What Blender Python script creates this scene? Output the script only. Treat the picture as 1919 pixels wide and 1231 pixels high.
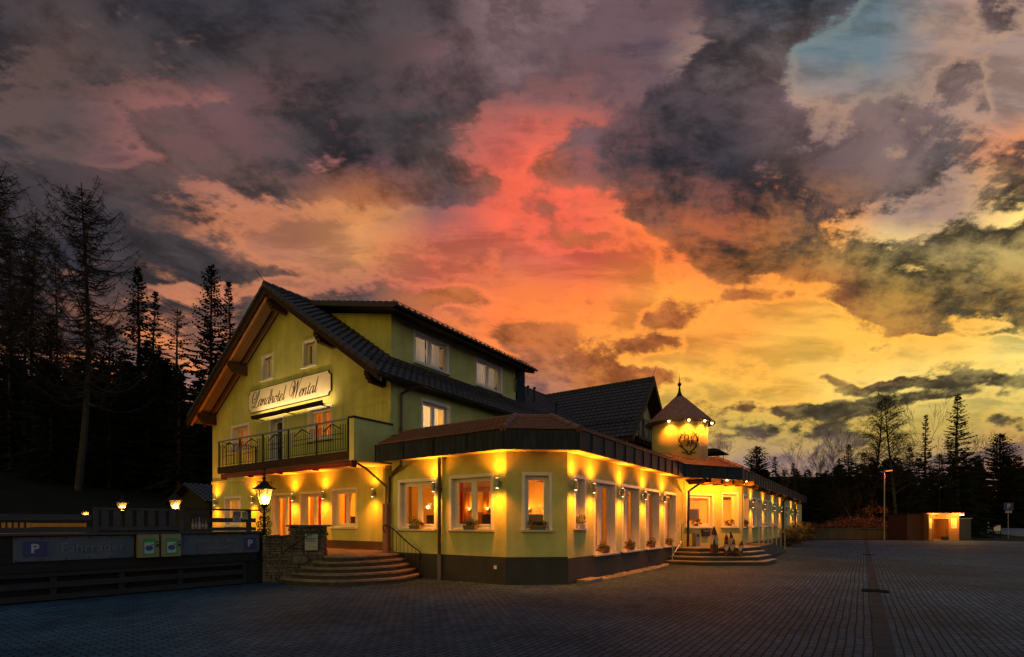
import bpy, bmesh, math, random
from mathutils import Vector, Matrix
R = math.radians
S = bpy.context.scene
for _o in list(bpy.data.objects):
    bpy.data.objects.remove(_o)
COL = S.collection

# ------------------------------------------------------------------ camera
# world axes: x runs along the hotel's long side (away from the viewer), y along its gable (to the viewer's left), z up; metres
EYE = 1.6
YAW = -55.3
cam_d = bpy.data.cameras.new("camera")
cam = bpy.data.objects.new("camera", cam_d)
COL.objects.link(cam)
cam.location = (0, 0, EYE)
cam.rotation_euler = (R(90), 0, R(YAW))
cam_d.sensor_width = 36.0
cam_d.lens = 17.82
cam_d.shift_y = 0.19
cam_d.clip_start = 0.1
cam_d.clip_end = 3000
S.camera = cam
FW = (0.822, 0.569)      # ground direction of the view, and to its right
RT = (0.569, -0.822)

S.view_settings.view_transform = 'Standard'
S.view_settings.look = 'None'
S.view_settings.exposure = 0.0
S.view_settings.gamma = 1.0
S.render.engine = 'CYCLES'
S.cycles.use_denoising = True
S.cycles.max_bounces = 6
S.cycles.diffuse_bounces = 3
S.cycles.glossy_bounces = 3
S.cycles.transparent_max_bounces = 12
S.cycles.sample_clamp_indirect = 4.0
S.cycles.caustics_reflective = False
S.cycles.caustics_refractive = False


def lin(c):
    return tuple(((v / 255.0) / 12.92 if v / 255.0 <= 0.04045 else ((v / 255.0 + 0.055) / 1.055) ** 2.4) for v in c)


# ------------------------------------------------------------------ dusk sky (world): clear-sky colours, cloud colours and cloud cover by direction
def build_world():
    w = bpy.data.worlds.new("World")
    S.world = w
    w.use_nodes = True
    nt = w.node_tree
    nt.nodes.clear()
    N = nt.nodes.new
    Lk = nt.links.new

    def val(x):
        return x

    def math_(op, a, b=None, c=None, clamp=False):
        n = N('ShaderNodeMath')
        n.operation = op
        n.use_clamp = clamp
        for i, v in enumerate((a, b, c)):
            if v is None:
                continue
            if isinstance(v, (int, float)):
                n.inputs[i].default_value = v
            else:
                Lk(v, n.inputs[i])
        return n.outputs[0]

    def dot(vec, k):
        n = N('ShaderNodeVectorMath')
        n.operation = 'DOT_PRODUCT'
        Lk(vec, n.inputs[0])
        n.inputs[1].default_value = k
        return n.outputs['Value']

    def comb(x, y, z):
        n = N('ShaderNodeCombineXYZ')
        for i, v in enumerate((x, y, z)):
            if isinstance(v, (int, float)):
                n.inputs[i].default_value = v
            else:
                Lk(v, n.inputs[i])
        return n.outputs[0]

    def noise(vec, scale, detail, rough, dist=0.0, lac=2.0):
        n = N('ShaderNodeTexNoise')
        n.noise_dimensions = '3D'
        Lk(vec, n.inputs['Vector'])
        n.inputs['Scale'].default_value = scale
        n.inputs['Detail'].default_value = detail
        n.inputs['Roughness'].default_value = rough
        n.inputs['Lacunarity'].default_value = lac
        n.inputs['Distortion'].default_value = dist
        return n.outputs['Fac']

    def mixc(f, a, b, blend='MIX'):
        n = N('ShaderNodeMix')
        n.data_type = 'RGBA'
        n.blend_type = blend
        n.clamp_factor = True
        for i, v in ((0, f), (6, a), (7, b)):
            if isinstance(v, (int, float)):
                n.inputs[i].default_value = v
            elif isinstance(v, tuple):
                n.inputs[i].default_value = (v[0], v[1], v[2], 1)
            else:
                Lk(v, n.inputs[i])
        return n.outputs[2]

    def smooth(x, a, b, lo=0.0, hi=1.0):
        n = N('ShaderNodeMapRange')
        n.interpolation_type = 'SMOOTHSTEP'
        Lk(x, n.inputs[0])
        n.inputs[1].default_value = a
        n.inputs[2].default_value = b
        n.inputs[3].default_value = lo
        n.inputs[4].default_value = hi
        return n.outputs[0]

    tc = N('ShaderNodeTexCoord').outputs['Generated']
    f = dot(tc, (FW[0], FW[1], 0))
    r = dot(tc, (RT[0], RT[1], 0))
    z = dot(tc, (0, 0, 1))
    fm = math_('MAXIMUM', f, 0.12)
    s = math_('DIVIDE', r, fm)          # slope to the right of, and above, the north-eastern horizon
    e = math_('DIVIDE', z, fm)
    # cloud-deck coordinates (flat layer seen in perspective)
    zz = math_('ADD', math_('MAXIMUM', z, 0.0), 0.16)
    dx = math_('DIVIDE', r, zz)
    dy = math_('DIVIDE', f, zz)
    # wind streaks run towards the glow in the east-north-east
    da = math_('SUBTRACT', math_('MULTIPLY', dx, 0.93), math_('MULTIPLY', dy, 0.36))
    db = math_('ADD', math_('MULTIPLY', dx, 0.36), math_('MULTIPLY', dy, 0.93))
    deck = comb(da, math_('MULTIPLY', db, 0.48), 0.0)
    flat = comb(s, math_('MULTIPLY', e, 2.2), 0.37)
    # domain warp
    w1 = noise(comb(s, math_('MULTIPLY', e, 1.7), 3.1), 3.4, 8.0, 0.56)
    w2 = noise(comb(s, math_('MULTIPLY', e, 1.7), 9.7), 3.4, 8.0, 0.56)
    sx = math_('ADD', s, math_('MULTIPLY', math_('SUBTRACT', w1, 0.5), 0.17))
    ex = math_('ADD', e, math_('MULTIPLY', math_('SUBTRACT', w2, 0.5), 0.13))
    u = math_('MULTIPLY_ADD', sx, 1.0 / 2.02, 0.5, clamp=True)

    rows_y = [0, 100, 200, 300, 400, 480, 560, 640, 720, 800, 880, 980]
    pal = dict(m=(98, 80, 90), g=(86, 72, 74), k=(128, 88, 90), r=(222, 98, 78), o=(234, 120, 64), a=(242, 154, 66), y=(242, 182, 78),
               w=(234, 210, 118), b=(104, 120, 128), s=(158, 132, 122), v=(192, 164, 84), h=(146, 122, 112), p=(216, 134, 84), c=(255, 220, 130),
               q=(178, 116, 90), d=(156, 98, 98), e=(206, 106, 82), u=(200, 136, 88))
    pald = {'1': (46, 45, 51), '2': (62, 56, 59), '3': (82, 66, 63), '4': (92, 74, 79), '5': (76, 66, 48), '6': (168, 94, 52), '7': (54, 57, 64),
            '8': (120, 96, 98), '9': (150, 106, 80)}
    Lr = ["ggggggmmmmmbbss", "ggggggkmmmsbbss", "ggkkkgkkkmmssss", "ggkkkdkrrkmmssp", "gggqqukrrooassc", "gggqqueerooaccc", "gqqqqdeooaaayyy",
          "qqpqqppoaaayyyw", "hqqppppaayyywww", "hqqpppqaavvvvvv", "hhhhhhqqqvhhhhq", "hhhhhhhhhhhhhhh"]
    Dr = ["221112288177781", "132222488423833", "123422244224443", "223321364113473", "112236446322155", "112233466655555", "112233666666555",
          "223333666666655", "888888886665555", "888888886655555", "888888888888888", "888888888888888"]
    Cr = ["656777766577128", "777776655673134", "875468844876483", "766889716997487", "888764201499967", "888743000279999", "888643101111569",
          "776653253411001", "555543364221143", "555543443333223", "555555544454444", "555555555555555"]

    def ramp(cols):
        n = N('ShaderNodeValToRGB')
        n.color_ramp.interpolation = 'LINEAR'
        el = n.color_ramp.elements
        while len(el) < len(cols):
            el.new(0.5)
        for i, cc in enumerate(cols):
            el[i].position = i / (len(cols) - 1)
        for i, cc in enumerate(cols):
            el[i].color = (cc[0], cc[1], cc[2], 1)
        Lk(u, n.inputs[0])
        return n.outputs[0]

    wts = []
    for i in range(11):
        e0 = (980 - rows_y[i]) / 950.0
        e1 = (980 - rows_y[i + 1]) / 950.0
        n = N('ShaderNodeMapRange')
        n.interpolation_type = 'LINEAR'
        Lk(ex, n.inputs[0])
        n.inputs[1].default_value = e0
        n.inputs[2].default_value = e1
        wts.append(n.outputs[0])

    def grid(rows, conv):
        acc = ramp([conv(ch) for ch in rows[0]])
        for i in range(11):
            acc = mixc(wts[i], acc, ramp([conv(ch) for ch in rows[i + 1]]))
        return acc

    gl = grid(Lr, lambda ch: lin(pal[ch]))
    gd = grid(Dr, lambda ch: lin(pald[ch]))
    gc = grid(Cr, lambda ch: (int(ch) / 9.0,) * 3)
    # cloud texture: fine towards the horizon, broad overhead
    n1 = noise(deck, 2.4, 14.0, 0.64, 0.25)
    n2 = noise(flat, 3.2, 14.0, 0.66, 0.2)
    n3 = noise(comb(s, math_('MULTIPLY', e, 1.7), 7.3), 5.2, 14.0, 0.68, 0.25)
    n5 = noise(deck, 5.0, 14.0, 0.68, 0.3)
    tex = math_('ADD', math_('MULTIPLY', n1, 0.46), math_('ADD', math_('MULTIPLY', n2, 0.32), math_('MULTIPLY', n3, 0.22)))
    sep = N('ShaderNodeSeparateColor')
    Lk(gc, sep.inputs[0])
    # single clouds and gaps: x, y, half width, half height (in 1/950 of the view), tilt, strength
    feats = [(640, 190, 260, 90, 8, .35), (430, 265, 150, 40, 12, .30), (865, 342, 125, 30, 6, .75), (1060, 432, 105, 26, -12, .75), (1020, 380, 70, 20, -5, .5), (1275, 405, 90, 28, -10, .7),
             (1420, 562, 70, 17, 0, .8), (1245, 578, 60, 18, 5, .65), (1215, 645, 65, 17, 0, .8), (1275, 606, 50, 14, -10, .5), (858, 572, 65, 13, -6, .75), (985, 632, 110, 20, 0, .5),
             (1010, 695, 150, 34, 0, .55), (1185, 718, 130, 24, 0, .6), (1480, 765, 120, 13, 2, .7), (1590, 752, 80, 14, 0, .6), (1815, 718, 120, 12, 0, .8), (1760, 746, 100, 11, 0, .6),
             (1650, 712, 60, 9, 0, .7), (1890, 800, 50, 15, 0, .6), (1440, 806, 100, 26, 0, .55), (1590, 804, 50, 24, 0, .55), (1870, 540, 170, 55, -12, .45), (1740, 405, 220, 70, 12, .45), (1880, 480, 120, 60, 0, .4), (1500, 300, 160, 90, 0, .25), (1650, 592, 180, 13, -14, .6), (1560, 700, 50, 8, 0, .5),
             (1360, 500, 60, 16, -25, .4), (1860, 622, 50, 9, 4, .6), (1720, 624, 40, 7, 0, .5), (700, 560, 120, 26, 0, .35), (330, 420, 200, 60, 0, .25), (480, 520, 160, 22, 0, .4),
             (1580, 392, 62, 16, 8, -.62), (1560, 455, 110, 12, 6, -.62), (1700, 508, 110, 15, 4, -.62), (1820, 350, 75, 30, 22, -.62), (1870, 408, 70, 26, 0, -.62), (1655, 290, 50, 18, 20, -.4), (1655, 166, 50, 42, 0, .65), (1817, 148, 60, 48, 50, .6), (1785, 208, 70, 38, 25, .5), (1770, 278, 140, 38, 0, .5), (1600, 345, 120, 40, 0, .4), (1180, 292, 130, 36, 5, .6), (1330, 240, 230, 60, 10, .15), (1450, 425, 210, 42, -10, .3), (1570, 500, 160, 40, -20, .45), (1700, 560, 160, 26, -8, .4), (1480, 60, 170, 34, 22, .5), (1892, 20, 60, 40, 0, .6),
             (1745, 450, 90, 11, 0, -.62), (1640, 115, 120, 75, 35, -.75), (1890, 190, 26, 90, 0, -.4), (590, 440, 110, 45, -10, -.6), (300, 180, 130, 32, 8, -.32), (450, 190, 130, 24, -6, -.3),
             (240, 300, 80, 13, 0, -.4), (1190, 195, 70, 35, 25, -.3), (690, 480, 120, 30, -12, -.4), (410, 545, 150, 10, 0, -.5), (90, 130, 90, 60, 30, -.3), (1260, 60, 80, 60, 40, -.25)]
    acc = sep.outputs[0]
    fv = comb(sx, ex, 0.0)
    for (fx, fy, rx_, ry_, an, stg) in feats:
        mp = N('ShaderNodeMapping')
        mp.vector_type = 'TEXTURE'
        Lk(fv, mp.inputs[0])
        mp.inputs['Location'].default_value = ((fx - 959.5) / 950, (980 - fy) / 950, 0)
        mp.inputs['Rotation'].default_value = (0, 0, R(an))
        mp.inputs['Scale'].default_value = (rx_ / 950, ry_ / 950, 1)
        ln = N('ShaderNodeVectorMath')
        ln.operation = 'LENGTH'
        Lk(mp.outputs[0], ln.inputs[0])
        acc = math_('MULTIPLY_ADD', smooth(ln.outputs['Value'], 0.0, 1.9, 1.0, 0.0), stg, acc)
    acc = math_('MINIMUM', math_('MAXIMUM', acc, 0.0), 0.92)
    cov = math_('ADD', acc, math_('MULTIPLY', math_('SUBTRACT', tex, 0.5), 6.9))
    mask = smooth(cov, 0.35, 0.78)
    # light on the clear parts: thin streaks
    st1 = noise(comb(math_('MULTIPLY_ADD', e, 0.25, s), math_('MULTIPLY', e, 4.0), 1.9), 3.6, 12.0, 0.62, 0.3)
    streak = smooth(st1, 0.40, 0.60, 0.74, 1.16)
    lit = mixc(1.0, gl, comb(streak, streak, streak), 'MULTIPLY')
    # billows inside the cloud: dark bellies and lit crests
    bsum = math_('ADD', math_('MULTIPLY', n3, 0.55), math_('MULTIPLY', n5, 0.45))
    bel = smooth(bsum, 0.40, 0.60, 0.64, 1.6)
    drk = mixc(1.0, gd, comb(bel, bel, bel), 'MULTIPLY')
    drk = mixc(smooth(math_('ADD', math_('MULTIPLY', n2, 0.5), math_('MULTIPLY', bsum, 0.5)), 0.47, 0.60, 0.0, 0.85), drk, mixc(0.62, gd, gl))
    col = mixc(mask, lit, drk)
    # rim light along the cloud edges
    rim = math_('MULTIPLY', smooth(cov, 0.02, 0.36), smooth(cov, 0.36, 0.66, 1.0, 0.0))
    col = mixc(math_('MULTIPLY', rim, 0.62), col, mixc(1.0, gl, (1.45, 1.30, 1.08), 'MULTIPLY'))
    # the rest of the dome: blue-grey dusk with soft cloud, darker over the forest on the left
    n4 = noise(comb(dx, dy, 4.0), 0.8, 6.0, 0.55)
    bc = smooth(n4, 0.35, 0.65)
    back = mixc(bc, (0.31, 0.355, 0.40), (0.20, 0.235, 0.28))
    dome = smooth(z, 0.12, 0.75, 1.45, 0.62)
    back = mixc(smooth(z, 0.2, 0.7), back, mixc(1.0, back, (0.60, 1.02, 1.5), 'MULTIPLY'))
    back = mixc(1.0, back, comb(dome, dome, dome), 'MULTIPLY')
    left = smooth(dot(tc, (0.0, 1.0, 0)), 0.25, 0.9)
    warm = smooth(dot(tc, (-0.97, -0.1, 0.0)), 0.35, 0.95)
    back = mixc(warm, back, mixc(1.0, back, (3.2, 1.6, 0.10), 'MULTIPLY'))  # amber glow added behind the viewer to warm the gable wall
    right = smooth(dot(tc, (0.25, -0.97, 0.0)), 0.0, 0.85, 1.0, 0.62)
    back = mixc(1.0, back, comb(right, right, right), 'MULTIPLY')
    back = mixc(left, back, (0.035, 0.04, 0.055))
    front = smooth(f, 0.38, 0.56)
    col = mixc(front, back, col)
    # the nishita sky adds the last blue of the evening from above
    sky = N('ShaderNodeTexSky')
    sky.sky_type = 'NISHITA'
    sky.sun_disc = False
    sky.sun_elevation = R(1.0)
    sky.sun_rotation = R(18)
    hi = smooth(z, 0.75, 1.0, 0.0, 0.02)
    col = mixc(1.0, col, mixc(hi, (0, 0, 0), sky.outputs[0]), 'ADD')
    low = smooth(z, -0.02, 0.01)
    col = mixc(low, (0.01, 0.011, 0.014), col)
    bg = N('ShaderNodeBackground')
    bg.inputs[1].default_value = 1.0
    Lk(col, bg.inputs[0])
    out = N('ShaderNodeOutputWorld')
    Lk(bg.outputs[0], out.inputs[0])


build_world()
# the sun has set behind the wood to the right: only a faint broad glow is left of it
sun_d = bpy.data.lights.new("sun", 'SUN')
sun_d.energy = 0.12
sun_d.angle = R(25)
sun_d.color = (1.0, 0.62, 0.34)
sun = bpy.data.objects.new("sun", sun_d)
COL.objects.link(sun)
sun.rotation_euler = Vector((-0.98, 0.28, -0.16)).to_track_quat('-Z', 'Y').to_euler()


# ------------------------------------------------------------------ materials
def material(name, col, rough=0.8, col2=None, nscale=6.0, bump=0.0, bscale=40.0, metal=0.0, emit=None, estr=0.0, spec=0.5, stretch=None, detail=5.0, ramp=(0.35, 0.65)):
    m = bpy.data.materials.new(name)
    m.use_nodes = True
    nt = m.node_tree
    b = nt.nodes['Principled BSDF']
    b.inputs['Roughness'].default_value = rough
    b.inputs['Metallic'].default_value = metal
    b.inputs['Specular IOR Level'].default_value = spec
    b.inputs['Base Color'].default_value = (*col, 1)
    N = nt.nodes.new
    if col2 or bump:
        geo = N('ShaderNodeNewGeometry')
        mp = N('ShaderNodeMapping')
        nt.links.new(geo.outputs['Position'], mp.inputs[0])
        if stretch:
            mp.inputs['Scale'].default_value = stretch
    if col2:
        n = N('ShaderNodeTexNoise')
        n.inputs['Scale'].default_value = nscale
        n.inputs['Detail'].default_value = detail
        n.inputs['Roughness'].default_value = 0.6
        nt.links.new(mp.outputs[0], n.inputs['Vector'])
        cr = N('ShaderNodeValToRGB')
        cr.color_ramp.elements[0].position = ramp[0]
        cr.color_ramp.elements[1].position = ramp[1]
        cr.color_ramp.elements[0].color = (*col, 1)
        cr.color_ramp.elements[1].color = (*col2, 1)
        nt.links.new(n.outputs['Fac'], cr.inputs[0])
        nt.links.new(cr.outputs[0], b.inputs['Base Color'])
    if bump:
        n = N('ShaderNodeTexNoise')
        n.inputs['Scale'].default_value = bscale
        n.inputs['Detail'].default_value = 3.0
        nt.links.new(mp.outputs[0], n.inputs['Vector'])
        bp = N('ShaderNodeBump')
        bp.inputs['Strength'].default_value = bump
        bp.inputs['Distance'].default_value = 0.02
        nt.links.new(n.outputs['Fac'], bp.inputs['Height'])
        nt.links.new(bp.outputs[0], b.inputs['Normal'])
    if emit:
        b.inputs['Emission Color'].default_value = (*emit, 1)
        b.inputs['Emission Strength'].default_value = estr
    return m


def board_material(name, col, col2, axis, pitch, rough=0.7, groove=0.35):
    """boards with dark joints every PITCH metres along AXIS, and grain"""
    m = material(name, col, rough, col2, 9.0, 0.25, 30.0)
    nt = m.node_tree
    b = nt.nodes['Principled BSDF']
    N = nt.nodes.new
    geo = N('ShaderNodeNewGeometry')
    sp = N('ShaderNodeSeparateXYZ')
    nt.links.new(geo.outputs['Position'], sp.inputs[0])
    a = N('ShaderNodeMath'); a.operation = 'DIVIDE'
    nt.links.new(sp.outputs[axis], a.inputs[0]); a.inputs[1].default_value = pitch
    fr = N('ShaderNodeMath'); fr.operation = 'FRACT'
    nt.links.new(a.outputs[0], fr.inputs[0])
    lt = N('ShaderNodeMath'); lt.operation = 'LESS_THAN'
    nt.links.new(fr.outputs[0], lt.inputs[0]); lt.inputs[1].default_value = 0.12
    mx = N('ShaderNodeMix'); mx.data_type = 'RGBA'; mx.blend_type = 'MULTIPLY'
    src = b.inputs['Base Color'].links[0].from_socket
    nt.links.new(lt.outputs[0], mx.inputs[0])
    nt.links.new(src, mx.inputs[6])
    mx.inputs[7].default_value = (groove, groove, groove, 1)
    nt.links.new(mx.outputs[2], b.inputs['Base Color'])
    return m


def glass_material(name, refl=0.10, tint=(1, 1, 1)):
    m = bpy.data.materials.new(name)
    m.use_nodes = True
    nt = m.node_tree
    nt.nodes.clear()
    N = nt.nodes.new
    out = N('ShaderNodeOutputMaterial')
    tr = N('ShaderNodeBsdfTransparent'); tr.inputs[0].default_value = (*tint, 1)
    gl = N('ShaderNodeBsdfGlossy'); gl.inputs['Roughness'].default_value = 0.03
    fr = N('ShaderNodeLayerWeight'); fr.inputs[0].default_value = 0.5
    pw = N('ShaderNodeMath'); pw.operation = 'POWER'; nt.links.new(fr.outputs['Facing'], pw.inputs[0]); pw.inputs[1].default_value = 4.5
    mu = N('ShaderNodeMath'); mu.operation = 'MULTIPLY_ADD'
    nt.links.new(pw.outputs[0], mu.inputs[0]); mu.inputs[1].default_value = 0.75; mu.inputs[2].default_value = refl * 0.35
    mx = N('ShaderNodeMixShader')
    nt.links.new(mu.outputs[0], mx.inputs[0])
    nt.links.new(tr.outputs[0], mx.inputs[1])
    nt.links.new(gl.outputs[0], mx.inputs[2])
    nt.links.new(mx.outputs[0], out.inputs[0])
    return m


def cloth_material(name, col, trans=0.5):
    m = bpy.data.materials.new(name)
    m.use_nodes = True
    nt = m.node_tree
    nt.nodes.clear()
    N = nt.nodes.new
    out = N('ShaderNodeOutputMaterial')
    d = N('ShaderNodeBsdfDiffuse'); d.inputs[0].default_value = (*col, 1)
    t = N('ShaderNodeBsdfTranslucent'); t.inputs[0].default_value = (*col, 1)
    mx = N('ShaderNodeMixShader'); mx.inputs[0].default_value = trans
    nt.links.new(d.outputs[0], mx.inputs[1]); nt.links.new(t.outputs[0], mx.inputs[2])
    nt.links.new(mx.outputs[0], out.inputs[0])
    return m


def emitter(name, col, st):
    m = bpy.data.materials.new(name)
    m.use_nodes = True
    nt = m.node_tree
    nt.nodes.clear()
    e = nt.nodes.new('ShaderNodeEmission')
    e.inputs[0].default_value = (*col, 1)
    e.inputs[1].default_value = st
    o = nt.nodes.new('ShaderNodeOutputMaterial')
    nt.links.new(e.outputs[0], o.inputs[0])
    return m


M = {}
M['stucco'] = material('yellow_stucco', (0.56, 0.56, 0.215), 0.92, (0.44, 0.455, 0.17), 1.3, 0.5, 38.0, spec=0.2)
def weather(m, lo=0.90, hi=1.05):
    """rain streaks and patchy repainting"""
    nt = m.node_tree
    b = nt.nodes['Principled BSDF']
    src = b.inputs['Base Color'].links[0].from_socket
    geo = nt.nodes.new('ShaderNodeNewGeometry')
    mp = nt.nodes.new('ShaderNodeMapping'); mp.inputs['Scale'].default_value = (2.6, 2.6, 0.22)
    nt.links.new(geo.outputs['Position'], mp.inputs[0])
    n = nt.nodes.new('ShaderNodeTexNoise'); n.inputs['Scale'].default_value = 1.0; n.inputs['Detail'].default_value = 6
    nt.links.new(mp.outputs[0], n.inputs['Vector'])
    mr = nt.nodes.new('ShaderNodeMapRange')
    for i, v in ((1, 0.35), (2, 0.62), (3, lo), (4, hi)):
        mr.inputs[i].default_value = v
    nt.links.new(n.outputs['Fac'], mr.inputs[0])
    mx = nt.nodes.new('ShaderNodeMix'); mx.data_type = 'RGBA'; mx.blend_type = 'MULTIPLY'; mx.inputs[0].default_value = 1.0
    nt.links.new(src, mx.inputs[6]); nt.links.new(mr.outputs[0], mx.inputs[7]); nt.links.new(mx.outputs[2], b.inputs['Base Color'])


weather(M['stucco'])
M['plinth'] = material('dark_plinth_paint', (0.022, 0.024, 0.030), 0.75, (0.034, 0.035, 0.042), 2.0, 0.2, 50.0)
M['plinth_brown'] = material('brown_plinth_paint', (0.07, 0.035, 0.022), 0.8, (0.09, 0.045, 0.03), 2.0)
M['turret_clay'] = material('turret_clay_tile', (0.34, 0.15, 0.12), 0.7, (0.22, 0.105, 0.09), 5.0, 0.3, 30.0, spec=0.2)  # skirt-roof clay with its base lightened to make up for little light
M['tile'] = material('anthracite_roof_tile', (0.030, 0.025, 0.034), 0.65, (0.048, 0.039, 0.050), 3.0, 0.2, 30.0)
M['clay'] = material('red_brown_clay_tile', (0.21, 0.090, 0.072), 0.7, (0.13, 0.066, 0.060), 5.0, 0.3, 30.0)
M['fascia'] = material('dark_metal_fascia', (0.015, 0.019, 0.029), 0.65, (0.032, 0.040, 0.058), 3.0, spec=0.12, stretch=(5, 5, 0.5))
M['soffit'] = material('pale_soffit_render', (0.62, 0.52, 0.33), 0.9, (0.55, 0.46, 0.29), 2.0)
M['soffit_wood'] = board_material('soffit_boards', (0.085, 0.045, 0.018), (0.12, 0.064, 0.025), 0, 0.11)
M['timber'] = material('dark_roof_timber', (0.030, 0.019, 0.012), 0.7, (0.05, 0.03, 0.02), 8.0, 0.2, 30.0, spec=0.1)
M['white'] = material('white_window_paint', (0.72, 0.71, 0.72), 0.45, (0.64, 0.63, 0.65), 2.0)
M['sill'] = material('pale_stone_sill', (0.55, 0.53, 0.52), 0.6, (0.46, 0.45, 0.45), 8.0)
M['glass'] = glass_material('window_glass')
M['iron'] = material('black_wrought_iron', (0.012, 0.012, 0.014), 0.55, spec=0.2)
M['steel'] = material('brushed_steel', (0.42, 0.42, 0.44), 0.32, metal=0.9)
M['lampmetal'] = material('grey_lamp_metal', (0.30, 0.29, 0.28), 0.4, metal=0.5)
M['pipe'] = material('dark_brown_downpipe', (0.022, 0.018, 0.018), 0.4)
M['pipe_grey'] = material('grey_downpipe_foot', (0.10, 0.11, 0.13), 0.5)
M['sheer'] = cloth_material('sheer_curtain', (0.82, 0.74, 0.64), 0.5)
M['red_curtain'] = cloth_material('red_curtain', (0.42, 0.028, 0.02), 0.35)
M['tan_curtain'] = cloth_material('tan_curtain', (0.52, 0.30, 0.14), 0.4)
M['room'] = material('ochre_room_wall', (0.68, 0.48, 0.17), 0.9, (0.60, 0.42, 0.14), 1.2)
M['room_wood'] = material('honey_wood', (0.24, 0.095, 0.028), 0.5, (0.34, 0.14, 0.045), 4.0, 0.1, 30.0, stretch=(1, 1, 0.2))
M['room_wood_dark'] = material('dark_carved_wood', (0.10, 0.035, 0.012), 0.5, (0.15, 0.055, 0.02), 6.0)
M['dark_shade'] = material('dark_lamp_shade', (0.03, 0.018, 0.012), 0.8, (0.045, 0.025, 0.016), 10.0)
M['bulb'] = emitter('warm_bulb', (1.0, 0.62, 0.22), 14.0)
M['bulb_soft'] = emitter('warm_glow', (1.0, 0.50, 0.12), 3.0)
M['red_awning'] = material('red_rolled_awning', (0.22, 0.018, 0.012), 0.75, (0.15, 0.012, 0.01), 5.0)
M['signboard'] = material('cream_signboard', (0.80, 0.72, 0.61), 0.7, (0.72, 0.64, 0.54), 2.2)
M['black'] = material('black_paint', (0.008, 0.008, 0.009), 0.5)
M['rust_post'] = material('brown_post_cladding', (0.20, 0.09, 0.07), 0.6, (0.26, 0.12, 0.09), 4.0, stretch=(1, 1, 0.3))
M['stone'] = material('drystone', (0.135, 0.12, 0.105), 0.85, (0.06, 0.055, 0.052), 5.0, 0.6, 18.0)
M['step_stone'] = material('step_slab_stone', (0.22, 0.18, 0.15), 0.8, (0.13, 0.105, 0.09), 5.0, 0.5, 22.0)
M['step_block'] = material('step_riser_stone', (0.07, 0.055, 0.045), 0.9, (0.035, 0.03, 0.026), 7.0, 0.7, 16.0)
M['concrete_step'] = material('grey_step_slab', (0.20, 0.195, 0.195), 0.8, (0.155, 0.15, 0.155), 3.0, 0.2, 60.0)
M['concrete'] = material('weathered_concrete', (0.075, 0.074, 0.070), 0.9, (0.042, 0.042, 0.041), 1.2, 0.3, 20.0, stretch=(1, 1, 0.35))
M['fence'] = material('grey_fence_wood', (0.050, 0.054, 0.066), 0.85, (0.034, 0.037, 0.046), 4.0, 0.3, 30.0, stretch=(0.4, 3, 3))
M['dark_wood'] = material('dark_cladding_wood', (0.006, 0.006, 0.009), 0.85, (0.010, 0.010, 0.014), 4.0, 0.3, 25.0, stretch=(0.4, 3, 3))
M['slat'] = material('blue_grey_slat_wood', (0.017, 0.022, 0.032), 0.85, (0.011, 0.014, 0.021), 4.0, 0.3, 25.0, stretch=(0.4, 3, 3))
M['banner'] = material('grey_banner_cloth', (0.075, 0.10, 0.145), 0.7, (0.062, 0.085, 0.125), 1.5)
M['banner_text'] = material('pale_banner_print', (0.115, 0.138, 0.175), 0.7)
M['psign'] = material('blue_parking_print', (0.035, 0.028, 0.15), 0.55)
M['pwhite'] = material('white_parking_letter', (0.34, 0.35, 0.42), 0.55)
M['box_body'] = material('beige_box_metal', (0.22, 0.21, 0.11), 0.5, (0.19, 0.18, 0.095), 2.0)
M['box_green'] = material('green_sticker', (0.02, 0.24, 0.06), 0.5)
M['box_pale'] = material('pale_sticker', (0.35, 0.42, 0.42), 0.5)
M['box_blue'] = material('blue_globe_print', (0.02, 0.05, 0.22), 0.5)
M['needles'] = material('dark_needles', (0.010, 0.014, 0.010), 0.9, (0.024, 0.031, 0.019), 0.6, spec=0.1)
M['bark'] = material('dark_bark', (0.036, 0.030, 0.027), 0.95, (0.06, 0.052, 0.047), 2.0, spec=0.1)
M['birch'] = material('birch_bark', (0.10, 0.095, 0.09), 0.9, (0.035, 0.032, 0.03), 2.0, spec=0.1)
M['twigs'] = material('bare_twigs', (0.040, 0.030, 0.026), 0.95, spec=0.1)
M['shrub'] = material('evergreen_shrub_leaf', (0.024, 0.042, 0.020), 0.7, (0.05, 0.07, 0.03), 3.0)
M['rust_leaf'] = material('russet_leaf', (0.11, 0.045, 0.022), 0.8, (0.07, 0.03, 0.016), 2.0)
M['plant'] = material('pot_plant_leaf', (0.045, 0.075, 0.024), 0.7, (0.09, 0.10, 0.03), 8.0)
M['flower'] = material('small_flowers', (0.42, 0.16, 0.10), 0.7, (0.5, 0.4, 0.25), 20.0)
M['basket'] = material('wicker_box', (0.27, 0.185, 0.10), 0.85, (0.15, 0.10, 0.055), 40.0, 0.6, 60.0)
M['terracotta'] = material('terracotta', (0.22, 0.075, 0.035), 0.8, (0.16, 0.055, 0.028), 8.0)
M['gravel'] = material('white_gravel', (0.40, 0.36, 0.31), 0.85, (0.22, 0.20, 0.175), 8.0)
M['earth'] = material('dark_meadow', (0.006, 0.008, 0.005), 1.0, (0.011, 0.011, 0.008), 0.35, 0.5, 6.0, spec=0.1)
M['terrace'] = material('terrace_paving', (0.17, 0.11, 0.075), 0.8, (0.11, 0.075, 0.055), 2.5, 0.3, 20.0)
M['road'] = material('road_asphalt', (0.10, 0.12, 0.14), 0.8, (0.075, 0.09, 0.11), 1.0)
M['shed_wood'] = board_material('shed_boards', (0.24, 0.105, 0.035), (0.32, 0.145, 0.05), 2, 0.14)
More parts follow.
